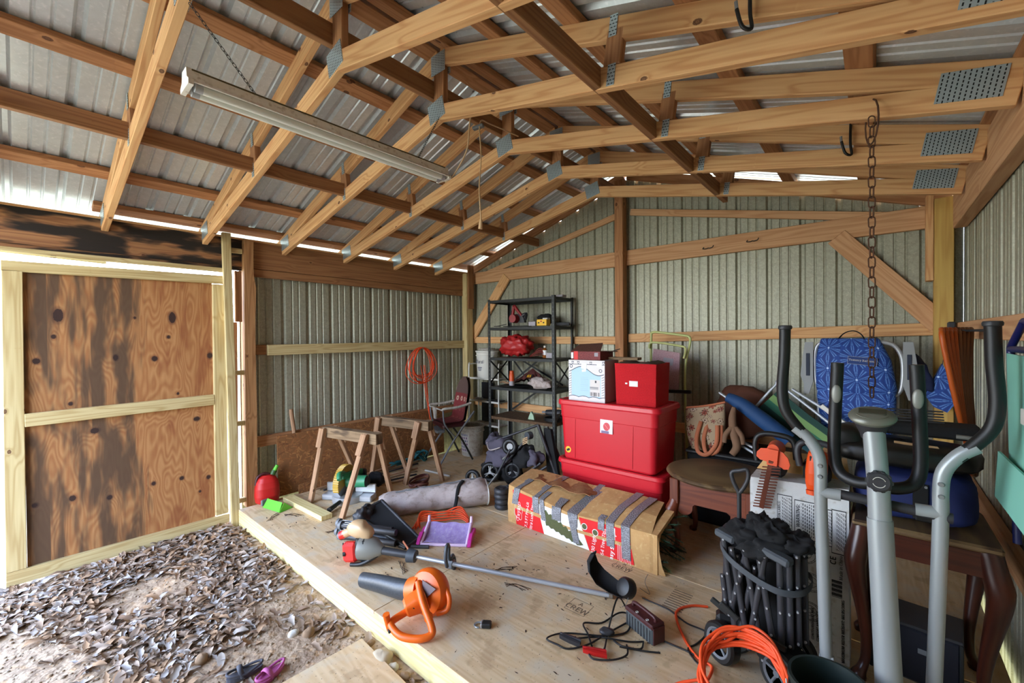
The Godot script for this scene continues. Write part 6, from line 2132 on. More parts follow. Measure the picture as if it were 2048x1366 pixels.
func folding_wagon() -> void:
	var t := thing("folding_wagon", "collapsed black folding wagon with strap and scissor bars", "wagon", Vector3(-0.36, DK, -2.09))
	var st := mb()
	# scissor bars: top and bottom of each in (x, y, z)
	var bars := [[-0.145, 0.53, 0.085, -0.09, 0.11, 0.11], [-0.11, 0.50, 0.10, -0.04, 0.10, 0.12], [-0.05, 0.50, 0.11, -0.12, 0.20, 0.10], [0.02, 0.52, 0.12, -0.04, 0.12, 0.13], [-0.06, 0.52, 0.11, 0.015, 0.08, 0.13], [0.0, 0.49, 0.12, 0.045, 0.20, 0.13], [-0.14, 0.50, 0.05, -0.15, 0.20, 0.05], [-0.15, 0.36, 0.08, -0.13, 0.20, 0.09], [0.07, 0.53, 0.12, 0.075, 0.17, 0.12], [0.10, 0.53, 0.11, 0.105, 0.17, 0.11], [0.125, 0.54, 0.09, 0.13, 0.18, 0.09], [0.145, 0.54, 0.06, 0.15, 0.18, 0.06], [-0.09, 0.47, 0.08, -0.06, 0.16, 0.09], [-0.02, 0.45, 0.10, -0.08, 0.14, 0.10]]
	for q in bars:
		var a := Vector3(q[0], q[1], q[2])
		var b := Vector3(q[3], q[4], q[5])
		st = mb()
		tube(st, [a, b], 0.0105, 8, false, Vector2(1.2, 0.8), Vector3(0, 0, 1))
		var br := obj("scissor_bar", st, "bar_grey", t)
		st = mb()
		for f in [0.02, 0.35, 0.62, 0.97]:
			var p := a.lerp(b, f)
			tube(st, [p + Vector3(0, 0, 0.008), p + Vector3(0, 0, 0.014)], [0.0055, 0.004], 8)
		obj("rivets", st, "alu", br)
	for q in [[-0.135, 0.535, 0.075, 0.09], [0.055, 0.525, 0.115, 0.12]]:
		st = mb()
		box(st, T(Vector3(q[0], q[1], q[2]), Vector3(0, -18, -8)), Vector3(q[3], 0.034, 0.05), 0.008)
		obj("corner_bracket", st, "grey_dark", t)
	for q in [[-0.155, 0.225, 0.10, -28], [-0.115, 0.23, 0.12, -34], [0.07, 0.155, 0.14, -14], [0.055, 0.19, 0.15, -12]]:
		st = mb()
		box(st, T(Vector3(q[0], q[1], q[2]), Vector3(0, 0, q[3])), Vector3(0.085, 0.026, 0.012), 0.005)
		obj("link_plate", st, "dark_steel", t)
	st = mb()
	box(st, T(Vector3(-0.005, 0.30, 0.02)), Vector3(0.27, 0.40, 0.10), 0.02)
	obj("folded_tub", st, "black_soft", t)
	for q in [[-0.07, 0.555, 0.03, 0.07, 0.03, 0.07, 3], [0.03, 0.585, 0.03, 0.06, 0.035, 0.06, 7], [0.11, 0.56, 0.03, 0.06, 0.03, 0.06, 11], [0.02, 0.53, 0.06, 0.11, 0.035, 0.06, 13], [-0.02, 0.60, 0.0, 0.05, 0.03, 0.04, 17]]:
		st = mb()
		blob(st, T(Vector3(q[0], q[1], q[2]), Vector3(10, 20, 8)), Vector3(q[3], q[4], q[5]), 0.7, 0.035, 26.0, q[6], 28, 16)
		obj("bunched_fabric", st, "black_soft", t)
	st = mb(1)
	var loop := cr(V([-0.163, 0.49, 0.07, -0.11, 0.455, 0.125, 0.0, 0.41, 0.143, 0.09, 0.395, 0.140, 0.155, 0.40, 0.08, 0.155, 0.42, -0.02, 0.0, 0.45, -0.035, -0.155, 0.49, -0.02]), 5, true)
	var band := []
	var inner := []
	for p in loop:
		band.append([p + Vector3(0, 0.013, 0), p - Vector3(0, 0.013, 0)])
		inner.append([p * Vector3(0.985, 1, 0.985) + Vector3(0, 0.013, 0), p * Vector3(0.985, 1, 0.985) - Vector3(0, 0.013, 0)])
	grid(st, band, false, true)
	grid(st, inner, false, true, true)
	obj("strap", st, "grey_dark", t)
	st = mb()
	box(st, T(Vector3(0.075, 0.115, 0.09), Vector3(0, -14, -6)), Vector3(0.17, 0.075, 0.13), 0.02)
	obj("front_bracket", st, "black", t)
	st = mb()
	box(st, T(Vector3(-0.14, 0.135, 0.05), Vector3(0, 15, 0)), Vector3(0.09, 0.09, 0.07), 0.015)
	obj("rear_bracket", st, "black", t)
	for q in [[-0.145, 0.082, 0.115, 0.6], [0.08, 0.082, 0.145, 0.5], [0.10, 0.082, -0.02, 0.2], [-0.12, 0.082, 0.0, 0.2]]: wagon_wheel(t, Vector3(q[0], q[1], q[2]), Vector3(-q[3], 0.1, 1.0))
	for q in [[-0.165, 0.15, 0.15, -0.142, 0.085, 0.155]]:
		st = mb()
		beam(st, Vector3(q[0], q[1], q[2]), Vector3(q[3], q[4], q[5]), 0.008, 0.03, Vector3(1, 0, 0))
		obj("fork", st, "grey_dark", t)
	st = mb()
	tube(st, V([-0.108, 0.30, -0.03, -0.108, 0.70, -0.03]), 0.0095, 10)
	obj("handle_tube", st, "charcoal", t)
	st = mb()
	tube(st, cr(V([-0.108, 0.69, -0.03, -0.112, 0.705, -0.03, -0.132, 0.745, -0.03, -0.138, 0.785, -0.03, -0.105, 0.80, -0.03, -0.075, 0.808, -0.03, -0.072, 0.77, -0.03, -0.09, 0.725, -0.03, -0.106, 0.70, -0.03]), 5), 0.0095, 8)
	obj("pull_grip", st, "charcoal", t)

func wagon_wheel(parent: Node, at: Vector3, axis: Vector3) -> void:
	var q := Transform3D(Basis(Quaternion(Vector3.UP, axis.normalized())), at)
	var st := mb()
	lathe(st, [Vector2(0.056, -0.028), Vector2(0.074, -0.028), Vector2(0.082, -0.018), Vector2(0.0825, 0.018), Vector2(0.074, 0.028), Vector2(0.056, 0.028), Vector2(0.056, -0.028)], 30, q)
	var ty := obj("wheel", st, "black", parent)
	st = mb()
	lathe(st, [Vector2(0.050, 0.024), Vector2(0.058, 0.03), Vector2(0.062, 0.026)], 30, q)
	for k in 5: beam(st, q * Vector3(0, 0.02, 0), q * Vector3(cos(TAU * k / 5) * 0.055, 0.02, sin(TAU * k / 5) * 0.055), 0.010, 0.01, axis)
	lathe(st, [Vector2(0, 0.034), Vector2(0.012, 0.034), Vector2(0.014, 0.0)], 14, q)
	obj("hub", st, "grey_plastic", ty)

func elliptical() -> void:
	mat("ell_grey", Color(0.60, 0.62, 0.62), 0.36, 0.25)
	var t := thing("elliptical_trainer", "grey elliptical exercise machine with two tall swing arms", "exercise machine", Vector3(0, DK, -1.95))
	var st := mb()
	tube(st, V([-0.004, 1.075, 0.02, 0.008, 0.90, 0.03, 0.014, 0.72, 0.04]), [0.031, 0.031, 0.0325], 18)
	obj("upper_mast", st, "ell_grey", t)
	st = mb()
	tube(st, V([0.012, 0.78, 0.038, 0.03, 0.35, 0.07, 0.042, 0.06, 0.09]), [0.035, 0.036, 0.038], 18)
	obj("lower_mast", st, "ell_grey", t)
	st = mb()
	lathe(st, [Vector2(0.0, 0.012), Vector2(0.028, 0.012), Vector2(0.034, 0.006), Vector2(0.034, -0.006), Vector2(0.0, -0.006)], 18, T(Vector3(0.01, 0.915, 0.068), Vector3(85, 0, 0)))
	for k in 10: box(st, Transform3D(Basis(Vector3(0, 0, 1), TAU * k / 10), Vector3(0.01, 0.915, 0.068) + Vector3(cos(TAU * k / 10), sin(TAU * k / 10), 0) * 0.033), Vector3(0.008, 0.012, 0.014), 0.003)
	var kn := obj("tension_knob", st, "charcoal", t)
	st = mb()
	tube(st, arc3(Vector3(0.01, 0.915, 0.0822), 0.017, 20, 160), 0.0012, 4)
	tube(st, arc3(Vector3(0.01, 0.915, 0.0822), 0.017, 200, 340), 0.0012, 4)
	obj("dial_print", st, "white_plastic", kn)
	# console
	st = mb()
	lathe(st, [Vector2(0, 0.050), Vector2(0.046, 0.048), Vector2(0.062, 0.040), Vector2(0.066, 0.032), Vector2(0.062, 0.022), Vector2(0.048, 0.016)], 30, T(Vector3(-0.008, 1.10, 0.02), Vector3(32, 0, 0)), 1.0, 0.72)
	var co := obj("console", st, mat("console_silver", Color(0.44, 0.44, 0.39), 0.35, 0.3), t)
	st = mb()
	lathe(st, [Vector2(0.052, 0.026), Vector2(0.047, 0.0), Vector2(0.034, -0.032), Vector2(0.031, -0.048)], 26, T(Vector3(-0.008, 1.095, 0.02), Vector3(14, 0, 0)), 1.0, 0.75)
	obj("console_neck", st, "charcoal", t)
	st = mb()
	box(st, T(Vector3(-0.008, 1.10, 0.02), Vector3(32, 0, 0)) * T(Vector3(0, 0.0495, -0.006)), Vector3(0.074, 0.005, 0.027), 0.002)
	obj("display", st, mat("lcd", Color(0.24, 0.24, 0.19), 0.3), co)
	st = mb()
	tube(st, arc3b(T(Vector3(-0.008, 1.10, 0.02), Vector3(32, 0, 0)), 0.044, 0.050), 0.0016, 4)
	obj("display_rim", st, mat("lcd_rim", Color(0.40, 0.40, 0.34), 0.4), co)
	# fixed inner handles
	for s in [-1, 1]:
		st = mb()
		tube(st, cr(V([s * 0.01, 0.885, 0.0, s * 0.055, 0.88, -0.01, s * 0.10, 0.90, -0.03, s * 0.117, 0.96, -0.045, s * 0.115, 1.10, -0.05, s * 0.107, 1.305, -0.05]), 5), 0.0205, 12)
		var ih := obj("fixed_handle", st, "black", t)
		st = mb()
		blob(st, T(Vector3(s * 0.110, 1.19, -0.032)), Vector3(0.015, 0.034, 0.008), 0.9, 0, 1, 1, 16, 10)
		obj("pulse_sensor", st, "dull_silver", ih)
	# axle and swing arms
	st = mb()
	tube(st, V([-0.16, 0.83, 0.0, 0.19, 0.815, 0.0]), 0.017, 12)
	obj("axle", st, "charcoal", t)
	for s in [-1, 1]:
		var cx := -0.005 if s < 0 else 0.012
		st = mb()
		tube(st, V([cx + s * 0.155, 0.825, 0.0, cx + s * 0.09, 0.824, 0.0]), 0.021, 14)
		obj("axle_sleeve", st, "ell_grey", t)
		st = mb()
		tube(st, cr([Vector3(cx + s * 0.230, 1.055, 0.0), Vector3(cx + s * 0.19, 1.02, 0), Vector3(cx + s * 0.158, 0.965, 0), Vector3(cx + s * 0.150, 0.90, 0), Vector3(cx + s * 0.150, 0.80, 0), Vector3(cx + s * 0.143, 0.50, -0.01), Vector3(cx + s * 0.135, 0.16, -0.03)], 5), 0.0205, 14)
		var arm := obj("swing_arm", st, "ell_grey", t)
		st = mb()
		tube(st, cr([Vector3(cx + s * 0.175, 1.00, 0.0), Vector3(cx + s * 0.225, 1.06, 0), Vector3(cx + s * 0.262, 1.12, 0), Vector3(cx + s * 0.272, 1.20, 0), Vector3(cx + s * 0.265, 1.32, 0), Vector3(cx + s * 0.262, 1.435, 0)], 5), 0.0195, 14)
		var gr := obj("foam_grip", st, "black", t)
		st = mb()
		lathe(st, [Vector2(0, 0.012), Vector2(0.021, 0.011), Vector2(0.024, 0.005), Vector2(0.023, -0.003), Vector2(0.0195, -0.005)], 18, T(Vector3(cx + s * 0.262, 1.437, 0)))
		obj("grip_cap", st, "charcoal", gr)
		for y in [0.885, 0.925]:
			st = mb()
			tube(st, [Vector3(cx + s * 0.150, y, 0.018), Vector3(cx + s * 0.150, y, 0.025)], [0.009, 0.006], 12)
			obj("bolt", st, "steel", arm)
		st = mb()
		box(st, T(Vector3(cx + s * 0.134, 0.12, -0.035), Vector3(8, 0, 0)), Vector3(0.046, 0.17, 0.02), 0.003)
		obj("lower_link", st, "ell_grey", t)
	# base on the deck
	st = mb()
	bx(st, Vector3(0.03, 0.03, 0.10), Vector3(0.40, 0.055, 0.05), 0.012)
	bx(st, Vector3(0.03, 0.03, -0.10), Vector3(0.05, 0.05, 0.40), 0.01)
	obj("base_frame", st, "ell_grey", t)

func arc3(c: Vector3, r: float, a0: float, a1: float) -> Array:
	var o := []
	for i in 11:
		var a := deg_to_rad(lerpf(a0, a1, i / 10.0))
		o.append(c + Vector3(cos(a) * r, sin(a) * r, 0))
	return o

func arc3b(x: Transform3D, r: float, y: float) -> Array:
	var o := []
	for i in 13:
		var a := deg_to_rad(lerpf(20, 160, i / 12.0))
		o.append(x * Vector3(cos(a) * r, y, sin(a) * r * 0.62 + 0.004))
	return o

func dark_table() -> void:
	var t := thing("dark_side_table", "dark wooden table with curved legs behind the exercise machine", "table", Vector3(0.135, DK, -2.42))
	var st := mb()
	box(st, T(Vector3(0, 0.645, 0)), Vector3(0.415, 0.026, 0.42), 0.008)
	obj("table_top", st, "dusty_top", t)
	for q in [[0, 0.19, 0.36, 0.016], [0, -0.19, 0.36, 0.016], [0.19, 0, 0.016, 0.36], [-0.19, 0, 0.016, 0.36]]:
		st = mb()
		bx(st, Vector3(q[0], 0.585, q[1]), Vector3(q[2], 0.09, q[3]))
		obj("apron", st, "mahogany", t)
	for s in [[-1, 1], [1, 1], [-1, -1], [1, -1]]:
		obj("leg", cabriole(0.632, Vector2(s[0], s[1]), 0.034), "mahogany", t, T(Vector3(s[0] * 0.175, 0, s[1] * 0.175)))
	# case under the table
	t = thing("dark_case", "dark navy case with metal corners under the dark table", "case", Vector3(0.13, DK, -2.44), deg_to_rad(-6))
	st = mb()
	bx(st, Vector3(0, 0.11, 0), Vector3(0.27, 0.22, 0.20), 0.012)
	obj("case_body", st, "navy", t)
	st = mb()
	bx(st, Vector3(0, 0.225, 0), Vector3(0.275, 0.012, 0.205), 0.004)
	obj("lid_edge", st, "charcoal", t)
	for s in [-1, 1]:
		st = mb()
		bx(st, Vector3(s * 0.132, 0.11, 0.10), Vector3(0.012, 0.22, 0.012), 0.003)
		obj("corner_strip", st, "dark_steel", t)
	st = mb()
	bx(st, Vector3(0.04, 0.14, 0.102), Vector3(0.06, 0.02, 0.004), 0.002)
	obj("name_plate", st, "grey_plastic", t)
	# blue bag on the table
	t = thing("blue_cooler_bag", "blue soft cooler bag with buckle strap on the dark table", "bag", Vector3(0.115, DK + 0.662, -2.45))
	st = mb()
	blob(st, T(Vector3(0, 0.095, 0)), Vector3(0.185, 0.095, 0.15), 0.45, 0.02, 7.0, 5, 40, 20, 0.0)
	obj("bag_body", st, mat("royal_blue", Color(0.06, 0.12, 0.34), 0.75), t)
	st = mb()
	bx(st, Vector3(0.02, 0.09, 0.150), Vector3(0.045, 0.14, 0.006), 0.002)
	obj("strap", st, "black_soft", t)
	st = mb()
	box(st, T(Vector3(0.03, 0.045, 0.156)), Vector3(0.05, 0.06, 0.016), 0.008)
	obj("buckle", st, "black", t)
	for k in 3:
		st = mb()
		tube(st, V([0.0 + k * 0.035, 0.150, 0.146, 0.0 + k * 0.035, 0.150, 0.156]), 0.005, 8)
		obj("snap", st, "steel", t)
	# black padded thing on top, and folded black gear behind it
	t = thing("padded_black_seat", "black padded seat resting on the blue cooler bag", "cushion", Vector3(0.09, DK + 0.862, -2.47))
	st = mb()
	blob(st, T(Vector3(0.0, 0.045, 0), Vector3(0, 0, 0)), Vector3(0.235, 0.05, 0.15), 0.55, 0.015, 6.0, 9, 40, 16, 0.0)
	obj("pad", st, mat("black_vinyl", Color(0.06, 0.06, 0.05), 0.42), t)
	st = mb()
	blob(st, T(Vector3(-0.19, 0.08, 0.05), Vector3(0, 0, 20)), Vector3(0.06, 0.07, 0.07), 0.7, 0.015, 8.0, 2, 20, 12)
	obj("pad_corner", st, "black_vinyl", t)
	st = mb()
	prism(st, [Vector2(-0.07, -0.012), Vector2(0.07, -0.02), Vector2(0.06, 0.006), Vector2(-0.07, 0.014)], 0.002, T(Vector3(0.04, 0.092, 0.08), Vector3(-60, 0, 0)))
	obj("paper_tag", st, "tank_cream", t)
	t = thing("folded_black_gear", "folded black slatted gear behind the console", "folding gear", Vector3(0.16, DK + 0.972, -2.55))
	st = mb()
	box(st, T(Vector3(0, 0.03, 0), Vector3(4, 0, 0)), Vector3(0.34, 0.05, 0.13), 0.012)
	obj("frame_block", st, "black_soft", t)
	for k in 5:
		st = mb()
		beam(st, Vector3(-0.12, 0.062 + k * 0.010, 0.04 - k * 0.012), Vector3(0.06, 0.066 + k * 0.010, 0.04 - k * 0.012), 0.008, 0.006)
		obj("slat", st, "charcoal", t)
	st = mb()
	tube(st, V([0.09, 0.02, 0.07, 0.13, 0.02, 0.075, 0.17, 0.0, 0.075]), 0.009, 8)
	obj("steel_link", st, "dull_silver", t)
	st = mb()
	tube(st, V([-0.18, 0.11, 0.07, -0.13, 0.04, 0.10]), 0.007, 8)
	obj("lever", st, "steel", t)

func back_pile() -> void:
	var st := mb()
	# trunk that carries the pile
	var t := thing("storage_chest", "black storage chest behind the oval table", "chest", Vector3(-0.715, DK, -3.60))
	bx(st, Vector3(0, 0.26, 0), Vector3(0.78, 0.52, 0.50), 0.02)
	obj("chest_body", st, "black_soft", t)
	st = mb()
	bx(st, Vector3(0, 0.53, 0), Vector3(0.80, 0.03, 0.52), 0.01)
	obj("lid", st, "black", t)
	# floral tote
	mat("floral", Color(1, 1, 1), 0.85, 0, floral_tex(), Vector3(1, 1, 1))
	mat("peach", Color(0.72, 0.42, 0.28), 0.8)
	t = thing("floral_tote_bag", "cream floral tote bag with peach handles on the chest", "bag", Vector3(-0.98, DK + 0.545, -3.42), deg_to_rad(10))
	var bag := []
	for q in [[0.0, 0.105, 0.05], [0.10, 0.135, 0.06], [0.22, 0.14, 0.05], [0.33, 0.14, 0.02]]:
		var row := []
		for i in 20:
			var a := TAU * i / 20
			row.append(Vector3(signf(cos(a)) * pow(absf(cos(a)), 0.5) * q[1] - 0.03 * q[0], q[0] + (0.035 * cos(a) if q[0] > 0.3 else 0.0), signf(sin(a)) * pow(absf(sin(a)), 0.7) * q[2]))
		bag.append(row)
	st = mb(1)
	grid(st, bag, true, false, true, Vector2(3.0, 3.0))
	obj("bag_body", st, "floral", t)
	for z in [0.06, 0.045]:
		st = mb()
		var o := 0.0 if z > 0.05 else 0.05
		tube(st, cr([Vector3(-0.03 + o, 0.22, z), Vector3(-0.06 + o, 0.10, z + 0.02), Vector3(-0.045 + o, 0.0, z + 0.05), Vector3(0.02 + o, -0.01 + o * 0.3, z + 0.055), Vector3(0.075 + o * 0.5, 0.07, z + 0.03), Vector3(0.08 + o * 0.5, 0.20, z)], 5), 0.016, 6, false, Vector2(1.0, 0.2), Vector3(0, 0, 1))
		obj("handle", st, "peach", t)
	st = mb()
	tube(st, cr(V([-0.14, 0.31, 0.022, 0.0, 0.335, 0.025, 0.13, 0.37, 0.022]), 5), 0.008, 6)
	obj("trim", st, "peach", t)
	# blue rolled umbrella
	t = thing("blue_umbrella", "rolled blue canvas beach umbrella lying over the pile", "umbrella", Vector3(-0.85, 1.085, -3.50))
	st = mb()
	tube(st, cr(V([0.0, 0.0, 0, 0.10, -0.045, 0.015, 0.25, -0.15, 0.03, 0.40, -0.26, 0.03]), 5), _interp([0.035, 0.05, 0.055, 0.05], 5), 14)
	obj("canopy_roll", st, mat("umbrella_blue", Color(0.07, 0.24, 0.42), 0.7), t)
	st = mb()
	tube(st, V([-0.06, 0.03, -0.005, 0.45, -0.30, 0.03]), 0.010, 8)
	obj("pole", st, "alu", t)
	# brown sacks behind
	for q in [[-0.80, DK + 0.79, -3.80, 0.20, 0.21, 0.09, "rust", 3, "dark brown sack against the back wall behind the umbrella"]]:
		st = mb()
		blob(st, T(Vector3(q[0], q[1], q[2])), Vector3(q[3], q[4], q[5]), 0.7, 0.04, 6.0, q[7], 26, 16)
		tag(obj("cloth_sack", st, q[6], self), q[8], "sack")
	t = thing("cloth_doll", "worn tan cloth doll lying beside the floral tote bag", "doll", Vector3(-0.775, DK + 0.547, -3.36), deg_to_rad(10))
	st = mb()
	tube(st, cr(V([0.0, 0.34, -0.04, -0.01, 0.26, -0.02, 0.0, 0.16, 0, 0.02, 0.07, 0.02, -0.01, 0.01, 0.03]), 5), _interp([0.014, 0.026, 0.03, 0.028, 0.022], 5), 10)
	obj("body", st, mat("doll_tan", Color(0.46, 0.34, 0.25), 0.9), t)
	for s in [-1, 1]:
		st = mb()
		tube(st, cr(V([s * 0.01, 0.20, 0.0, s * 0.05, 0.15, 0.02, s * 0.06, 0.09, 0.03]), 4), _interp([0.02, 0.018, 0.014], 4), 8)
		obj("arm", st, "doll_tan", t)
	# green striped folding chair, leaning
	t = thing("striped_beach_chair", "folded green striped beach chair with metal frame leaning on the pile", "beach chair", Vector3.ZERO)
	var p := [Vector3(-0.545, 1.145, -3.66), Vector3(-0.70, 0.965, -3.66), Vector3(-0.33, 0.72, -3.55), Vector3(-0.18, 0.87, -3.55)]
	var cols := ["stripe_dark", "stripe_pale", "stripe_mid", "stripe_dark", "stripe_teal"]
	mat("stripe_dark", Color(0.05, 0.22, 0.18), 0.8)
	mat("stripe_pale", Color(0.42, 0.55, 0.32), 0.8)
	mat("stripe_mid", Color(0.14, 0.38, 0.28), 0.8)
	mat("stripe_teal", Color(0.06, 0.26, 0.30), 0.8)
	for k in 5:
		st = mb(1)
		var a0: Vector3 = (p[0] as Vector3).lerp(p[1], k / 5.0)
		var a1: Vector3 = (p[0] as Vector3).lerp(p[1], (k + 1) / 5.0)
		var b0: Vector3 = (p[3] as Vector3).lerp(p[2], k / 5.0)
		var b1: Vector3 = (p[3] as Vector3).lerp(p[2], (k + 1) / 5.0)
		sheet(st, [[a0, a1], [a0.lerp(b0, 0.5) + Vector3(0, -0.01, 0.0), a1.lerp(b1, 0.5) + Vector3(0, -0.01, 0)], [b0, b1]], Vector3(0, 0, -0.006))
		obj("fabric_stripe", st, cols[k], t)
	st = mb()
	tube(st, cr([p[3] + Vector3(0.03, 0.015, 0), p[0] + Vector3(0.02, 0.03, 0), p[0] + Vector3(-0.02, 0.03, 0), p[1] + Vector3(-0.02, 0.0, 0)], 6), 0.010, 10)
	obj("frame_tube", st, "pale_frame", t)
	st = mb()
	tube(st, [p[0] + Vector3(0.09, 0.015, 0.02), p[3] + Vector3(0.14, 0.03, 0.02)], 0.010, 10)
	obj("frame_tube", st, "pale_frame", t)
	st = mb()
	beam(st, p[0].lerp(p[3], 0.45) + Vector3(0.10, 0.045, 0.03), p[3] + Vector3(0.10, 0.03, 0.03), 0.012, 0.03)
	obj("arm_rest", st, "white_plastic", t)
	for k in 2:
		st = mb()
		tube(st, [Vector3(-0.79 + k * 0.03, 0.775 + k * 0.02, -3.42), Vector3(-0.62 + k * 0.03, DK + 0.565 + k * 0.02, -3.37)], 0.009, 8)
		obj("frame_leg", st, "pale_frame", t)
	# mint deck chair fabric lower down
	# yellow-green tubed chair behind the totes
	t = thing("tubular_booster_chair", "pale yellow tubular chair with pink patterned panel behind the red cube", "chair", Vector3(-1.36, DK, -3.70))
	mat("tube_lime", Color(0.72, 0.74, 0.46), 0.4)
	st = mb()
	tube(st, cr(V([-0.175, 0.0, 0.0, -0.172, 0.7, 0, -0.165, 1.38, 0, -0.15, 1.44, 0, -0.1, 1.445, 0, 0.12, 1.415, 0, 0.165, 1.40, 0, 0.172, 1.35, 0, 0.13, 1.1, 0, 0.14, 0.5, 0, 0.15, 0, 0]), 5), 0.0105, 10)
	obj("back_frame", st, "tube_lime", t)
	st = mb()
	tube(st, cr(V([-0.17, 1.30, 0.03, -0.14, 1.355, 0.03, 0.10, 1.325, 0.03, 0.145, 1.30, 0.03, 0.13, 1.22, 0.03]), 5), 0.0095, 10)
	obj("inner_frame", st, "tube_lime", t)
	st = mb()
	prism(st, [Vector2(-0.13, 1.30), Vector2(0.10, 1.265), Vector2(0.085, 0.95), Vector2(-0.17, 0.95)], 0.012, T(Vector3(0, 0, 0.03)))
	obj("back_panel", st, mat("pink_print", Color(1, 1, 1), 0.7, 0, blotch_tex(Color(0.74, 0.62, 0.62), Color(0.66, 0.52, 0.54), Color(0.55, 0.30, 0.32), 0.09, 131, 1.6, 0.3), Vector3(3, 3, 3)), t)
	card("care_label", 0.085, 0.06, "print_side", t, T(Vector3(0.0, 1.19, 0.0365), Vector3(0, 0, -8)))
	st = mb()
	box(st, T(Vector3(0.10, 0.94, 0.06), Vector3(0, 0, 2)), Vector3(0.20, 0.028, 0.035), 0.006)
	obj("black_bar", st, "black", t)

func floral_tex() -> ImageTexture:
	var r2 := RandomNumberGenerator.new()
	r2.seed = 21
	var fl := []
	for i in 26: fl.append([r2.randf(), r2.randf(), r2.randf_range(0.03, 0.06), r2.randi() % 3])
	return image_tex(160, 160, func(u, v):
		var c := Color(0.70, 0.60, 0.48)
		for f in fl:
			var d := Vector2(fposmod(u - f[0] + 0.5, 1.0) - 0.5, fposmod(v - f[1] + 0.5, 1.0) - 0.5)
			var rr: float = d.length() / (f[2] * (1.0 + 0.3 * sin(d.angle() * 6.0)))
			if rr < 0.35: c = Color(0.25, 0.12, 0.09)
			elif rr < 1.0: c = [Color(0.78, 0.68, 0.58), Color(0.62, 0.30, 0.22), Color(0.66, 0.42, 0.36)][f[3]]
			elif rr < 1.25: c = Color(0.35, 0.22, 0.15)
		return c)

func star_tex() -> ImageTexture:
	return image_tex(128, 128, func(u, v):
		var best := 9.0
		var ang := 0.0
		for o in [[0.25, 0.25], [0.75, 0.25], [0.0, 0.75], [0.5, 0.75], [1.0, 0.75], [0.25, 1.25], [0.75, 1.25], [0.0, -0.25], [0.5, -0.25], [1.0, -0.25], [-0.25, 0.25], [1.25, 0.25]]:
			var d := Vector2(u - o[0], v - o[1])
			if d.length() < best:
				best = d.length()
				ang = d.angle()
		var k := absf(fposmod(ang / TAU * 10.0, 1.0) - 0.5) * 2.0
		if best < 0.022: return Color(0.62, 0.70, 0.80)
		if best < 0.27 and k > 0.55 and k < 0.80: return Color(0.32, 0.46, 0.66)
		if best < 0.27 and k < 0.3: return Color(0.06, 0.17, 0.40)
		return Color(0.08, 0.21, 0.46))

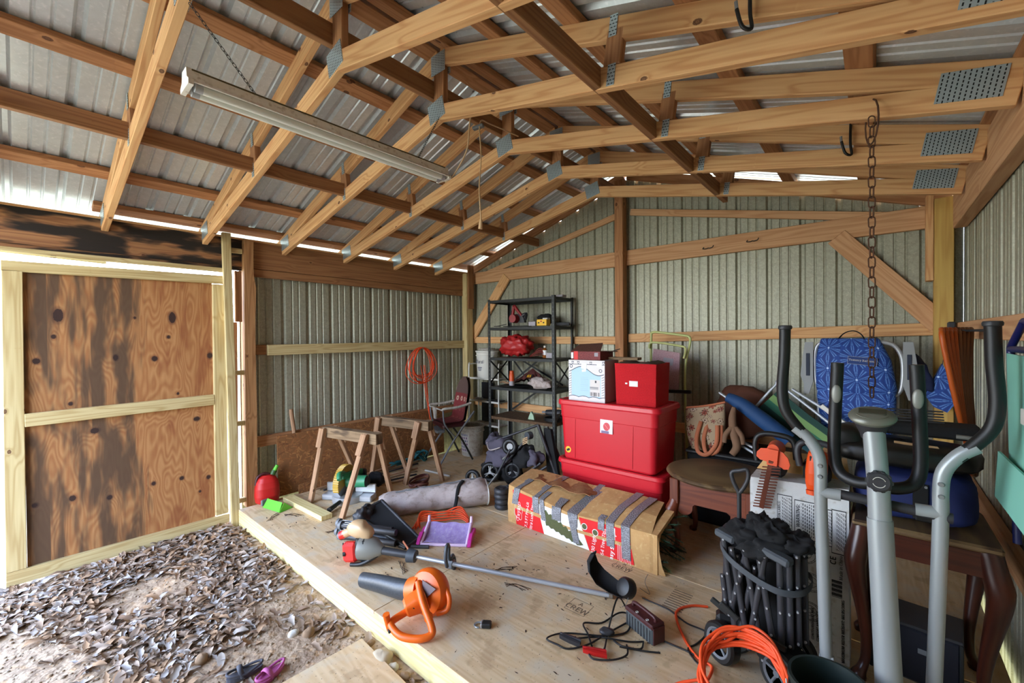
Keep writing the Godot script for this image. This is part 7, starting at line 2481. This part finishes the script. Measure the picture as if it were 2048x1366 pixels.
func beach_chairs() -> void:
	mat("blue_star", Color(1.2, 1.2, 1.2), 0.7, 0, star_tex(), Vector3(3.4, 3.4, 1))
	var t := thing("backpack_beach_chair", "blue star-patterned backpack beach chair standing against the back wall", "beach chair", Vector3(-0.10, DK, -3.70))
	var st := mb()
	tube(st, cr(V([-0.11, 1.37, 0, -0.18, 1.36, 0, -0.222, 1.30, 0, -0.222, 1.10, 0, -0.19, 1.035, 0, -0.10, 1.015, 0.01, 0.12, 1.0, 0.01, 0.205, 1.02, 0, 0.232, 1.09, 0, 0.232, 1.25, 0, 0.19, 1.34, 0, 0.12, 1.36, 0]), 5), 0.0125, 10)
	obj("upper_frame", st, "alu", t)
	for s in [-1, 1]:
		st = mb()
		tube(st, V([s * 0.21, 1.05, -0.03, s * 0.20, 0.5, -0.05, s * 0.19, 0.0, 0.06]), 0.012, 10)
		obj("leg", st, "alu", t)
		st = mb()
		prism(st, [Vector2(-0.018, 0.18), Vector2(0.03, 0.18), Vector2(0.03, -0.10), Vector2(0.005, -0.19), Vector2(-0.025, -0.19), Vector2(-0.025, -0.12), Vector2(-0.045, -0.06), Vector2(-0.04, 0.0)], 0.03, T(Vector3(s * 0.265 + 0.0, 1.18, 0.01), Vector3(0, 0, 0)) * Transform3D(Basis(Vector3(s * -1.0 if s > 0 else 1.0, 0, 0), Vector3(0, 1, 0), Vector3(0, 0, 1))))
		var ar := obj("arm_rest", st, "grey_light", t)
		st = mb()
		bx(st, Vector3(s * 0.265, 1.20, 0.027), Vector3(0.022, 0.16, 0.006), 0.003)
		obj("arm_inlay", st, "slate_blue", ar)
	# the pack: upper pouch and long body
	st = mb(1)
	rings(st, [[1.385, -0.035, 0.15, 0.03], [1.375, -0.035, 0.16, 0.045], [1.24, -0.02, 0.20, 0.065], [1.05, -0.005, 0.215, 0.07], [1.02, -0.005, 0.21, 0.06]])
	obj("upper_pouch", st, "blue_star", t)
	st = mb(1)
	rings(st, [[1.03, -0.005, 0.205, 0.05], [0.98, -0.005, 0.21, 0.06], [0.85, 0.0, 0.20, 0.065], [0.70, 0.0, 0.18, 0.06], [0.69, 0.0, 0.16, 0.04]])
	obj("lower_pouch", st, "blue_star", t)
	st = mb()
	tube(st, cr(V([-0.10, 1.37, 0.02, -0.06, 1.42, 0.03, -0.01, 1.435, 0.03, 0.03, 1.41, 0.03, 0.05, 1.365, 0.03]), 5), 0.012, 6, false, Vector2(1, 0.3), Vector3.UP)
	obj("carry_strap", st, "black_soft", t)
	card("brand_patch", 0.15, 0.05, mat("patch_blue", Color(0.10, 0.22, 0.45), 0.7), t, T(Vector3(0.035, 1.235, 0.071), Vector3(-4, 0, -5)))
	text("lettering", "Tommy Bahama", 0.018, T(Vector3(0.035, 1.238, 0.0735), Vector3(-4, 0, -5)), "white_plastic", t, false, "Droid Serif")
	st = mb()
	var fr := []
	for q in [[-0.075, 0.025], [0.075, 0.025], [0.075, -0.025], [-0.075, -0.025]]: fr.append(T(Vector3(0.035, 1.235, 0.0725), Vector3(-4, 0, -5)) * Vector3(q[0], q[1], 0))
	for k in 4: beam(st, fr[k], fr[(k + 1) % 4], 0.001, 0.002, Vector3(0, 0, 1))
	obj("patch_border", st, "white_plastic", t)
	# a second pack of the same cloth on the corner post
	t = thing("blue_chair_pack", "blue star-patterned pack hanging at the yellow corner post", "bag", Vector3(0.30, 1.06, -3.79))
	st = mb()
	prism(st, [Vector2(0.02, 0.30), Vector2(-0.06, 0.10), Vector2(-0.02, 0.03), Vector2(0.04, 0.0), Vector2(0.07, 0.05), Vector2(0.075, 0.14)], 0.08, Transform3D())
	obj("pack_body", st, "blue_star", t)
	st = mb()
	tube(st, V([0.02, 0.30, 0.03, 0.035, 0.48, 0.06]), 0.006, 6, false, Vector2(1, 0.3))
	obj("hang_strap", st, "slate_blue", t)
	st = mb()
	blob(st, T(Vector3(0.225, 1.30, -3.76), Vector3(0, 0, 20)), Vector3(0.035, 0.12, 0.04), 0.8, 0.03, 12.0, 4, 20, 14)
	tag(obj("navy_cloth", st, mat("deep_blue", Color(0.05, 0.10, 0.25), 0.7), self), "dark blue cloth bunched between the chair and the corner post", "cloth")

func rings(st: SurfaceTool, q: Array) -> void:
	var rows := []
	for s in q:
		var row := []
		for i in 24:
			var a := TAU * i / 24
			row.append(Vector3(s[1] + signf(cos(a)) * pow(absf(cos(a)), 0.55) * s[2], s[0], signf(sin(a)) * pow(absf(sin(a)), 0.55) * s[3]))
		rows.append(row)
	grid(st, rows, true, false, false)
	fan(st, rows[0], true)
	fan(st, rows[rows.size() - 1], false)

func hose_and_chair() -> void:
	# orange-brown air hose hung in long loops on the right wall
	var t := thing("orange_hose", "orange-brown hose hung in long loops on the right wall", "hose", Vector3(0.318, 1.545, -3.02))
	for k in 8:
		var st := mb()
		var x0 := -0.075 + k * 0.0165
		var z0 := 0.10 - k * 0.028
		var dp := 0.62 + 0.02 * ((k * 5) % 4)
		tube(st, cr([Vector3(x0, -0.02, z0 + 0.055), Vector3(x0 + 0.004, 0.012, z0 + 0.02), Vector3(x0 + 0.008, 0.0, z0 - 0.02), Vector3(x0 * 0.4 + 0.03, -0.30, z0 * 0.4 - 0.05), Vector3(0.035 + 0.003 * k, -dp + 0.06, -0.04), Vector3(0.03 + 0.003 * k, -dp, 0.0), Vector3(0.02 + 0.002 * k, -dp + 0.07, 0.06), Vector3(x0 * 0.5 + 0.005, -0.28, z0 * 0.5 + 0.07)], 5, true), 0.0115, 8, true)
		obj("loop", st, ["hose_orange", "hose_orange", "hose_brown", "hose_brown"][(k / 2) % 4], t)
	var st := mb()
	bx(st, Vector3(0.02, 0.02, 0.0), Vector3(0.12, 0.012, 0.012), 0.003)
	bx(st, Vector3(-0.03, 0.04, 0.0), Vector3(0.03, 0.05, 0.03), 0.006)
	obj("hook", st, "charcoal", t)
	# teal and navy folding chair hung on the right wall
	t = thing("teal_hung_chair", "teal fabric folding chair with navy frame hung on the right wall", "folding chair", Vector3(0.36, 1.28, -1.90))
	mat("navy_paint", Color(0.06, 0.09, 0.30), 0.4)
	mat("teal_cloth", Color(0.50, 0.76, 0.68), 0.85)
	st = mb(1)
	var rows := []
	for i in 8:
		var row := []
		for j in 9:
			row.append(Vector3(-0.012 * sin(j / 8.0 * PI) - 0.01, 0.20 - i * 0.058, 0.45 - j * 0.098 + (0.03 * (i - 4) * 0.2)))
		rows.append(row)
	sheet(st, rows, Vector3(0.006, 0, 0))
	obj("seat_cloth", st, "teal_cloth", t)
	st = mb(1)
	rows = []
	for i in 4:
		var row := []
		for j in 9: row.append(Vector3(-0.035 - 0.004 * i, -0.14 - i * 0.05, 0.40 - j * 0.09 + i * 0.01))
		rows.append(row)
	sheet(st, rows, Vector3(0.006, 0, 0))
	obj("front_flap", st, "teal_cloth", t)
	for q in [[0.0, 0.22, 0.45, 0.0, 0.215, -0.36], [0.015, 0.315, 0.45, 0.015, 0.31, -0.27], [0.015, 0.31, -0.27, 0.0, 0.22, -0.36], [0.0, 0.22, -0.36, 0.01, -0.45, -0.32], [0.02, 0.22, 0.45, 0.02, -0.45, 0.45]]:
		st = mb()
		tube(st, [Vector3(q[0], q[1], q[2]), Vector3(q[3], q[4], q[5])], 0.011, 10)
		obj("frame_tube", st, "navy_paint", t)
	st = mb()
	prism(st, [Vector2(-0.03, 0), Vector2(0.0, 0.05), Vector2(0.05, 0.045), Vector2(0.05, 0.0)], 0.004, T(Vector3(-0.028, 0.0, 0.0), Vector3(0, 90, 0)))
	obj("white_print", st, "white_plastic", t)
	st = mb()
	bx(st, Vector3(0.03, 0.29, -0.05), Vector3(0.06, 0.012, 0.012), 0.003)
	obj("wall_hook", st, "charcoal", t)

# ---------------------------------------------------------------- hanging things
func link_mesh(l: float, w: float, r: float) -> ArrayMesh:
	var st := mb()
	var ring := []
	for i in 16:
		var a := TAU * i / 16
		ring.append(Vector3(cos(a) * w, sin(a) * w + signf(sin(a)) * (l * 0.5 - w), 0))
	tube(st, ring, r, 6, true)
	st.generate_normals()
	return st.commit()

func chain(parent: Node, a: Vector3, b: Vector3, l: float, w: float, r: float, m: String) -> void:
	var me := link_mesh(l, w, r)
	var d := (b - a).normalized()
	var n := int(a.distance_to(b) / (l - 2.4 * r))
	var q := Quaternion(Vector3.UP, -d) if absf(d.y) < 0.999 else Quaternion.IDENTITY
	for i in n:
		var p := a.lerp(b, (i + 0.5) / n)
		obj("chain_link", me, m, parent, Transform3D(Basis(q) * Basis(Vector3.UP, 0.5 + (PI / 2 if i % 2 else 0.0)), p))

func hanging() -> void:
	var t := thing("shop_light", "white fluorescent shop light hanging on chains under the trusses", "light fixture", Vector3(-1.90, 2.49, -1.02))
	mat("fixture_white", Color(1, 1, 1), 0.5, 0, blotch_tex(Color(0.90, 0.88, 0.84), Color(0.86, 0.83, 0.78), Color(0.68, 0.62, 0.54), 0.02, 141, 1.2, 0.2), Vector3(2, 2, 2), true)
	var st := mb()
	prism(st, [Vector2(-0.055, -0.018), Vector2(-0.035, 0.0), Vector2(-0.025, 0.035), Vector2(0.025, 0.035), Vector2(0.035, 0.0), Vector2(0.055, -0.018), Vector2(0.05, -0.02), Vector2(0.028, -0.004), Vector2(-0.028, -0.004), Vector2(-0.05, -0.02)], 1.20)
	obj("reflector", st, "fixture_white", t)
	st = mb()
	bx(st, Vector3(0, 0.037, 0), Vector3(0.056, 0.006, 1.19), 0.002)
	obj("dusty_top", st, mat("olive_dust", Color(0.38, 0.33, 0.22), 0.9), t)
	for s in [-1, 1]:
		st = mb()
		tube(st, V([s * 0.022, -0.022, -0.585, s * 0.022, -0.022, 0.585]), 0.0165, 14)
		var tb := obj("lamp_tube", st, mat("tube_white", Color(0.88, 0.88, 0.84), 0.3), t)
		st = mb()
		for e in [-1, 1]: tube(st, V([s * 0.022, -0.022, e * 0.562, s * 0.022, -0.022, e * 0.586]), 0.0172, 12)
		obj("tube_ends", st, "alu", tb)
		st = mb()
		prism(st, [Vector2(-0.056, -0.03), Vector2(0.056, -0.03), Vector2(0.056, -0.012), Vector2(0.036, 0.002), Vector2(0.027, 0.04), Vector2(-0.027, 0.04), Vector2(-0.036, 0.002), Vector2(-0.056, -0.012)], 0.016, T(Vector3(0, 0, s * 0.604)))
		obj("end_cap", st, "fixture_white", t)
	chain(t, Vector3(0.03, 0.27, 0.60), Vector3(0.0, 0.04, 0.37), 0.017, 0.0045, 0.0013, "dark_steel")
	chain(t, Vector3(0.0, 0.36, -0.594), Vector3(0.0, 0.04, -0.42), 0.017, 0.0045, 0.0013, "dark_steel")
	st = mb()
	tube(st, cr(V([0.02, 0.31, 0.602, 0.045, 0.295, 0.605, 0.04, 0.27, 0.60]), 4), 0.002, 6)
	obj("hook", st, "dark_steel", t)
	# its cord, up over the truss
	st = mb()
	tube(st, cr(V([0.0, -0.035, -0.615, 0.06, 0.0, -0.63, 0.17, 0.10, -0.625, 0.20, 0.22, -0.62, 0.225, 0.33, -0.618, 0.25, 0.36, -0.60]), 6), 0.0045, 8)
	obj("lamp_cord", st, "tank_cream", t)
	t = thing("hanging_cord", "pale cord with plug dangling from a truss", "cord", Vector3(-1.78, 2.82, -1.80))
	st = mb()
	tube(st, cr(V([0.0, 0.05, -0.36, 0.0, 0.03, -0.1, 0.005, 0.0, 0.0, 0.012, -0.2, 0.0, -0.005, -0.38, 0.0, 0.006, -0.57, 0.0]), 6), 0.004, 8)
	obj("cord", st, "tank_cream", t)
	st = mb()
	tube(st, V([0.006, -0.565, 0, 0.004, -0.59, 0, 0.0, -0.625, 0]), [0.006, 0.011, 0.013], 10)
	obj("plug", st, "tank_cream", t)
	st = mb()
	box(st, T(Vector3(-0.01, -0.02, 0.0), Vector3(0, 20, 8)), Vector3(0.07, 0.018, 0.03), 0.004)
	obj("wire_clip", st, "grey_plastic", t)
	# the rusty chain on the right
	t = thing("rusty_chain", "long rusty chain hanging from a truss on the right", "chain", Vector3(-0.01, 2.365, -2.17))
	chain(t, Vector3(0, 0.03, 0), Vector3(0, -1.06, 0), 0.044, 0.0115, 0.0026, "rusty")
	st = mb()
	var ring := []
	for i in 14: ring.append(Vector3(0.02 * cos(TAU * i / 14), 0.02 + 0.085 * sin(TAU * i / 14), -0.03 + 0.055 * cos(TAU * i / 14)))
	tube(st, ring, 0.0032, 6, true)
	obj("wrapped_loop", st, "rusty", t)
	# storage hooks on the trusses
	for q in [[Vector3(-0.31, 2.56, -1.585), "black-tipped storage hook at the top, screwed to a truss"], [Vector3(-0.095, 2.47, -2.77), "black-tipped storage hook near the rusty chain"]]:
		var h := thing("storage_hook", q[1], "hook", q[0], 0, "storage hooks")
		st = mb()
		tube(st, cr(V([0.0, 0.16, -0.02, 0.0, 0.10, 0.012, 0.0, 0.04, 0.012, 0.004, -0.01, 0.015, -0.02, 0.0, 0.03, -0.035, 0.06, 0.035]), 5), 0.006, 10)
		obj("sleeve", st, "black", h)
		st = mb()
		tube(st, V([-0.035, 0.06, 0.035, -0.037, 0.085, 0.036]), 0.0055, 10)
		obj("steel_tip", st, "steel", h)
	for q in [[-1.12, 2.325], [-0.775, 2.335]]:
		st = mb()
		tube(st, cr(V([-0.03, 0.005, 0.025, -0.035, -0.008, 0.04, -0.01, -0.01, 0.03, 0.0, 0.0, 0.004, 0.02, -0.008, 0.03, 0.045, -0.004, 0.04, 0.05, 0.012, 0.03]), 4), 0.004, 6)
		tag(obj("coat_hook", st, "dark_steel", self, T(Vector3(q[0], q[1], -3.988))), "small dark double hook on the upper girt, %s the two" % ("left of" if q[0] < -1 else "right of"), "hook", "hooks on the girt")

# ---------------------------------------------------------------- leaves, stones and litter
func leaf_mesh(k: int) -> ArrayMesh:
	var st := mb(1)
	var half := [[0.004, 0.010, 0.017, 0.012, 0.018, 0.010, 0.014, 0.002], [0.003, 0.010, 0.015, 0.017, 0.015, 0.011, 0.006, 0.001], [0.004, 0.016, 0.008, 0.020, 0.009, 0.016, 0.007, 0.002]][k] as Array
	var l := [0.115, 0.10, 0.105][k] as float
	var rows := []
	for i in 8:
		var f := i / 7.0
		var x := (f - 0.5) * l
		var c := 0.012 * sin(f * PI * 1.6 + k) + 0.004
		var w: float = half[i]
		rows.append([Vector3(x, c + w * 0.35, -w), Vector3(x, c + w * 0.05, -w * 0.5), Vector3(x, c, 0), Vector3(x, c + w * 0.10, w * 0.55), Vector3(x, c + w * (0.5 if k != 1 else 0.1), w * 1.0)])
	grid(st, rows)
	st.generate_normals()
	return st.commit()

func litter() -> void:
	var r2 := RandomNumberGenerator.new()
	r2.seed = 515
	var meshes := [leaf_mesh(0), leaf_mesh(1), leaf_mesh(2)]
	var cols := [Color(0.60, 0.51, 0.43), Color(0.65, 0.57, 0.50), Color(0.67, 0.62, 0.57), Color(0.55, 0.45, 0.37), Color(0.70, 0.66, 0.63), Color(0.62, 0.50, 0.39)]
	var lm := []
	for i in 6:
		var lmat := mat("leaf_%d" % i, cols[i], 1.0)
		lmat.metallic_specular = 0.1
		lm.append(lmat)
	var dens := FastNoiseLite.new()
	dens.seed = 5
	dens.frequency = 1.1
	var all := []
	var cam := Vector3(0, 1.55, 0)
	while all.size() < 3900:
		var x := r2.randf_range(-4.12, -1.3)
		var z := r2.randf_range(-1.16, 0.75)
		var keep := 0.30 + 1.3 * dens.get_noise_2d(x, z) + 0.5 * clampf((-2.6 - x) * 0.5, 0, 1) + (0.35 if z < -0.7 and x < -2.4 else 0.0)
		if x > -2.1 and z > -1.14: keep -= 0.35
		if x > -2.06 and z > -1.09: continue
		if r2.randf() > keep: continue
		var s := r2.randf_range(0.5, 1.15)
		var b := Basis.from_euler(Vector3(r2.randf_range(-0.28, 0.28), r2.randf() * TAU, r2.randf_range(-0.22, 0.22))).scaled(Vector3(s, s * r2.randf_range(0.5, 1.1), s * r2.randf_range(0.7, 1.1)))
		all.append([cam.distance_to(Vector3(x, 0, z)) / s + (100.0 if z > 0.0 or x > -1.5 else 0.0), Transform3D(b, Vector3(x, dirt_y(ground_nz, x, z) + r2.randf_range(0.003, 0.014), z)), r2.randi() % 3, r2.randi() % 6])
	all.sort_custom(func(a, b): return a[0] < b[0])
	var single := {}
	for i in all.size():
		var p: Vector3 = all[i][1].origin
		var free := true
		for j in single:
			if p.distance_to(all[j][1].origin) < 0.085:
				free = false
				break
		for q in [Vector2(-2.12, -0.745), Vector2(-2.20, -0.665), Vector2(-1.80, -1.128), Vector2(-2.27, -0.985), Vector2(-2.45, -0.56), Vector2(-2.33, -0.93)]:
			if Vector2(p.x, p.z).distance_to(q) < 0.12: free = false
		if not free: continue
		single[i] = true
		var o := obj("fallen_leaf", meshes[all[i][2]], lm[all[i][3]], self, all[i][1])
		tag(o, "dry curled brown oak leaf fallen on the dirt floor", "leaf", "fallen leaves on the dirt")
		if single.size() >= 300: break
	for k in 3:
		var mm := MultiMesh.new()
		mm.transform_format = MultiMesh.TRANSFORM_3D
		mm.use_colors = true
		mm.mesh = meshes[k]
		var idx := []
		for i in all.size():
			if all[i][2] == k and not single.has(i): idx.append(i)
		mm.instance_count = idx.size()
		for j in idx.size():
			mm.set_instance_transform(j, all[idx[j]][1])
			mm.set_instance_color(j, (cols[all[idx[j]][3]] as Color).srgb_to_linear())
		var mi := MultiMeshInstance3D.new()
		mi.multimesh = mm
		mi.name = named(self, "leaf_litter")
		var m := StandardMaterial3D.new()
		m.vertex_color_use_as_albedo = true
		m.roughness = 1.0
		m.metallic_specular = 0.1
		m.cull_mode = BaseMaterial3D.CULL_DISABLED
		mi.material_override = m
		add_child(mi, true)
		mi.set_meta("kind", "stuff")
		tag(mi, ["lobed dry leaf litter covering the dirt floor", "smooth dry leaf litter covering the dirt floor", "ragged dry leaf litter covering the dirt floor"][k], "leaf litter")
	# grit and small clods: one scattered object
	var gm := mb()
	blob(gm, Transform3D(), Vector3(0.009, 0.006, 0.008), 0.8, 0.004, 90.0, 3, 7, 5)
	gm.generate_normals()
	var mg := MultiMesh.new()
	mg.transform_format = MultiMesh.TRANSFORM_3D
	mg.use_colors = true
	mg.mesh = gm.commit()
	mg.instance_count = 2600
	for j in 2600:
		var x := r2.randf_range(-4.1, -1.25)
		var z := r2.randf_range(-1.17, 0.6)
		var s := r2.randf_range(0.25, 1.1)
		mg.set_instance_transform(j, Transform3D(Basis(Vector3.UP, r2.randf() * TAU).scaled(Vector3.ONE * s), Vector3(x, dirt_y(ground_nz, x, z) + 0.001, z)))
		mg.set_instance_color(j, Color(0.52, 0.43, 0.33).lerp(Color(0.66, 0.60, 0.52), r2.randf()).srgb_to_linear())
	var gi := MultiMeshInstance3D.new()
	gi.multimesh = mg
	gi.name = "gravel"
	var gmat := StandardMaterial3D.new()
	gmat.vertex_color_use_as_albedo = true
	gmat.roughness = 0.95
	gi.material_override = gmat
	add_child(gi, true)
	gi.set_meta("kind", "stuff")
	tag(gi, "loose grit and clods on the dirt floor", "gravel")
	# stones: (x, z, size, tone)
	var stones := [[-1.80, -1.128, 0.045, 0, "pale rounded stone beside the ground board near the deck"], [-1.63, -1.135, 0.026, 1, "small tan stone against the deck near the lower edge"], [-2.33, -0.93, 0.024, 2, "small white stone on the dirt left of the ground board"], [-2.27, -0.985, 0.03, 1, "brown stone half buried on the dirt by the white stone"], [-2.45, -0.56, 0.03, 1, "brown stone on the dirt near the bottom edge"], [-1.72, -1.13, 0.025, 2, "pale pebble between the rounded stone and the deck"], [-2.85, -0.80, 0.02, 2, "white pebble among the leaves in the middle"], [-1.95, -1.15, 0.022, 1, "tan pebble at the corner of the ground board"]]
	for i in stones.size():
		var q: Array = stones[i]
		var st := mb()
		blob(st, T(Vector3(0, q[2] * 0.45, 0), Vector3(0, i * 40.0, 0)), Vector3(q[2] * 1.1, q[2] * 0.7, q[2] * 0.85), 0.8, q[2] * 0.3, 20.0, i + 2, 18, 12)
		tag(obj("stone", st, ["stone_pale", "stone_tan", "stone_white"][q[3]], self, T(Vector3(q[0], dirt_y(ground_nz, q[0], q[1]) - 0.004, q[1]))), q[4], "stone", "stones on the dirt")
	# plywood board on the ground
	var st := mb()
	box(st, T(Vector3(-1.40, 0.022, -0.48), Vector3(0.4, -3.0, 0)), Vector3(1.22, 0.014, 1.22), 0.002, Vector2(0.4, 0.3))
	tag(obj("ground_board", st, "deck_ply_b", self), "weathered plywood board lying on the dirt at the bottom edge", "plywood board")
	for q in [[-2.12, -0.745, "shoe_pink", "child's pink sandal at the bottom edge", 20.0], [-2.20, -0.665, "shoe_grey", "child's dark grey sandal beside the pink one", -10.0]]:
		var sh := thing("child_sandal", q[3], "sandal", Vector3(q[0], dirt_y(ground_nz, q[0], q[1]) + 0.002, q[1]), deg_to_rad(q[4]), "children's sandals")
		st = mb()
		var sole := []
		for i in 20:
			var a := TAU * i / 20
			sole.append(Vector2(cos(a) * 0.028 * (1.0 + 0.18 * sin(a)), sin(a) * 0.072))
		prism(st, sole, 0.016, T(Vector3(0, 0.010, 0), Vector3(90, 0, 0)))
		obj("sole", st, q[2], sh)
		st = mb()
		var ring := []
		for p in sole: ring.append(Vector3(p.x * 0.96, 0.022 + 0.012 * absf(p.y) / 0.07, p.y * 0.98))
		tube(st, ring, 0.006, 6, true)
		obj("rim", st, q[2], sh)
		st = mb()
		tube(st, cr(V([-0.03, 0.015, 0.01, -0.02, 0.042, 0.02, 0.0, 0.05, 0.022, 0.02, 0.042, 0.02, 0.03, 0.015, 0.01]), 4), 0.012, 6, false, Vector2(1, 0.35), Vector3(0, 1, 0.2))
		obj("strap", st, q[2], sh)
	# stamps on the deck plywood
	var deck := get_node("floor_deck")
	for q in [[-1.175, -1.893, 0.115, 0.105], [-1.175, -2.405, 0.10, 0.10]]:
		st = mb()
		for e in [[0, -0.5, 1, 0], [0, 0.5, 1, 0], [-0.5, 0, 0, 1], [0.5, 0, 0, 1]]:
			bx(st, Vector3(q[0] + e[0] * q[2], DK + 0.0003, q[1] + e[1] * q[3]), Vector3(0.002 + e[2] * q[2], 0.0006, 0.002 + e[3] * q[3]), 0)
		obj("stamp_frame", st, "stamp_ink", deck)
		text("stamp_lettering", "CREW", 0.05, T(Vector3(q[0], DK + 0.0003, q[1] + 0.02), Vector3(-90, 0, 0)), "stamp_ink", deck)
		text("stamp_lettering", "A", 0.04, T(Vector3(q[0], DK + 0.0003, q[1] - 0.025), Vector3(-90, 0, 0)), "stamp_ink", deck)
	for k in 9:
		st = mb()
		bx(st, Vector3(-0.80 + 0.0 * k, DK + 0.0003, -2.19 - k * 0.022), Vector3(0.10, 0.0006, 0.006), 0)
		obj("stamp_line", st, "stamp_ink", deck)
	# crumbs of leaf and bark on the deck
	var dm := MultiMesh.new()
	dm.transform_format = MultiMesh.TRANSFORM_3D
	dm.mesh = meshes[1]
	dm.instance_count = 230
	for j in 230:
		var c: Array = [[-1.75, -1.95, 0.25], [-3.4, -1.45, 0.35], [-2.0, -1.75, 0.5], [-1.3, -2.1, 0.5], [-2.6, -1.6, 0.6], [-1.2, -1.6, 0.4]][j % 6]
		var x := clampf(c[0] + r2.randfn() * c[2] * 0.6, -3.95, 0.2)
		var z := clampf(c[1] + r2.randfn() * c[2] * 0.4, -2.4, -1.22)
		var s := r2.randf_range(0.06, 0.32)
		dm.set_instance_transform(j, Transform3D(Basis.from_euler(Vector3(r2.randf_range(-0.3, 0.3), r2.randf() * TAU, 0)).scaled(Vector3(s, s * 0.5, s * 0.7)), Vector3(x, DK + 0.001, z)))
	var di := MultiMeshInstance3D.new()
	di.multimesh = dm
	di.name = "deck_crumbs"
	di.material_override = mat("crumb", Color(0.24, 0.16, 0.10), 0.95)
	add_child(di, true)
	di.set_meta("kind", "stuff")
	tag(di, "crumbs of dead leaf scattered over the deck", "litter")
	for q in [[-3.55, -1.42, 0.5], [-3.0, -1.50, 0.8], [-3.62, -1.30, 2.2], [-1.72, -1.90, 0.9], [-2.2, -1.52, 2.6], [-1.55, -1.82, 0.2]]:
		st = mb()
		for k in 4: tube(st, cr([Vector3(-0.07 + 0.01 * k, 0.003, 0.01 * k), Vector3(0.0, 0.006 + 0.002 * k, 0.012 * sin(k * 2.0)), Vector3(0.06 + 0.012 * k, 0.003, 0.02 - 0.012 * k)], 4), 0.0016, 5)
		tag(obj("twig_tuft", st, "crumb", self, T(Vector3(q[0], DK, q[1]), Vector3(0, rad_to_deg(q[2]), 0))), "little tuft of dead twigs lying on the deck", "twigs", "twig tufts on the deck")

func _ready() -> void:
	rng.seed = 2024
	camera_and_light()
	materials()
	more_materials()
	ground()
	walls()
	roof()
	totes_and_boxes()
	tables()
	left_side()
	shelves()
	middle()
	right_side()
	hanging()
	litter()
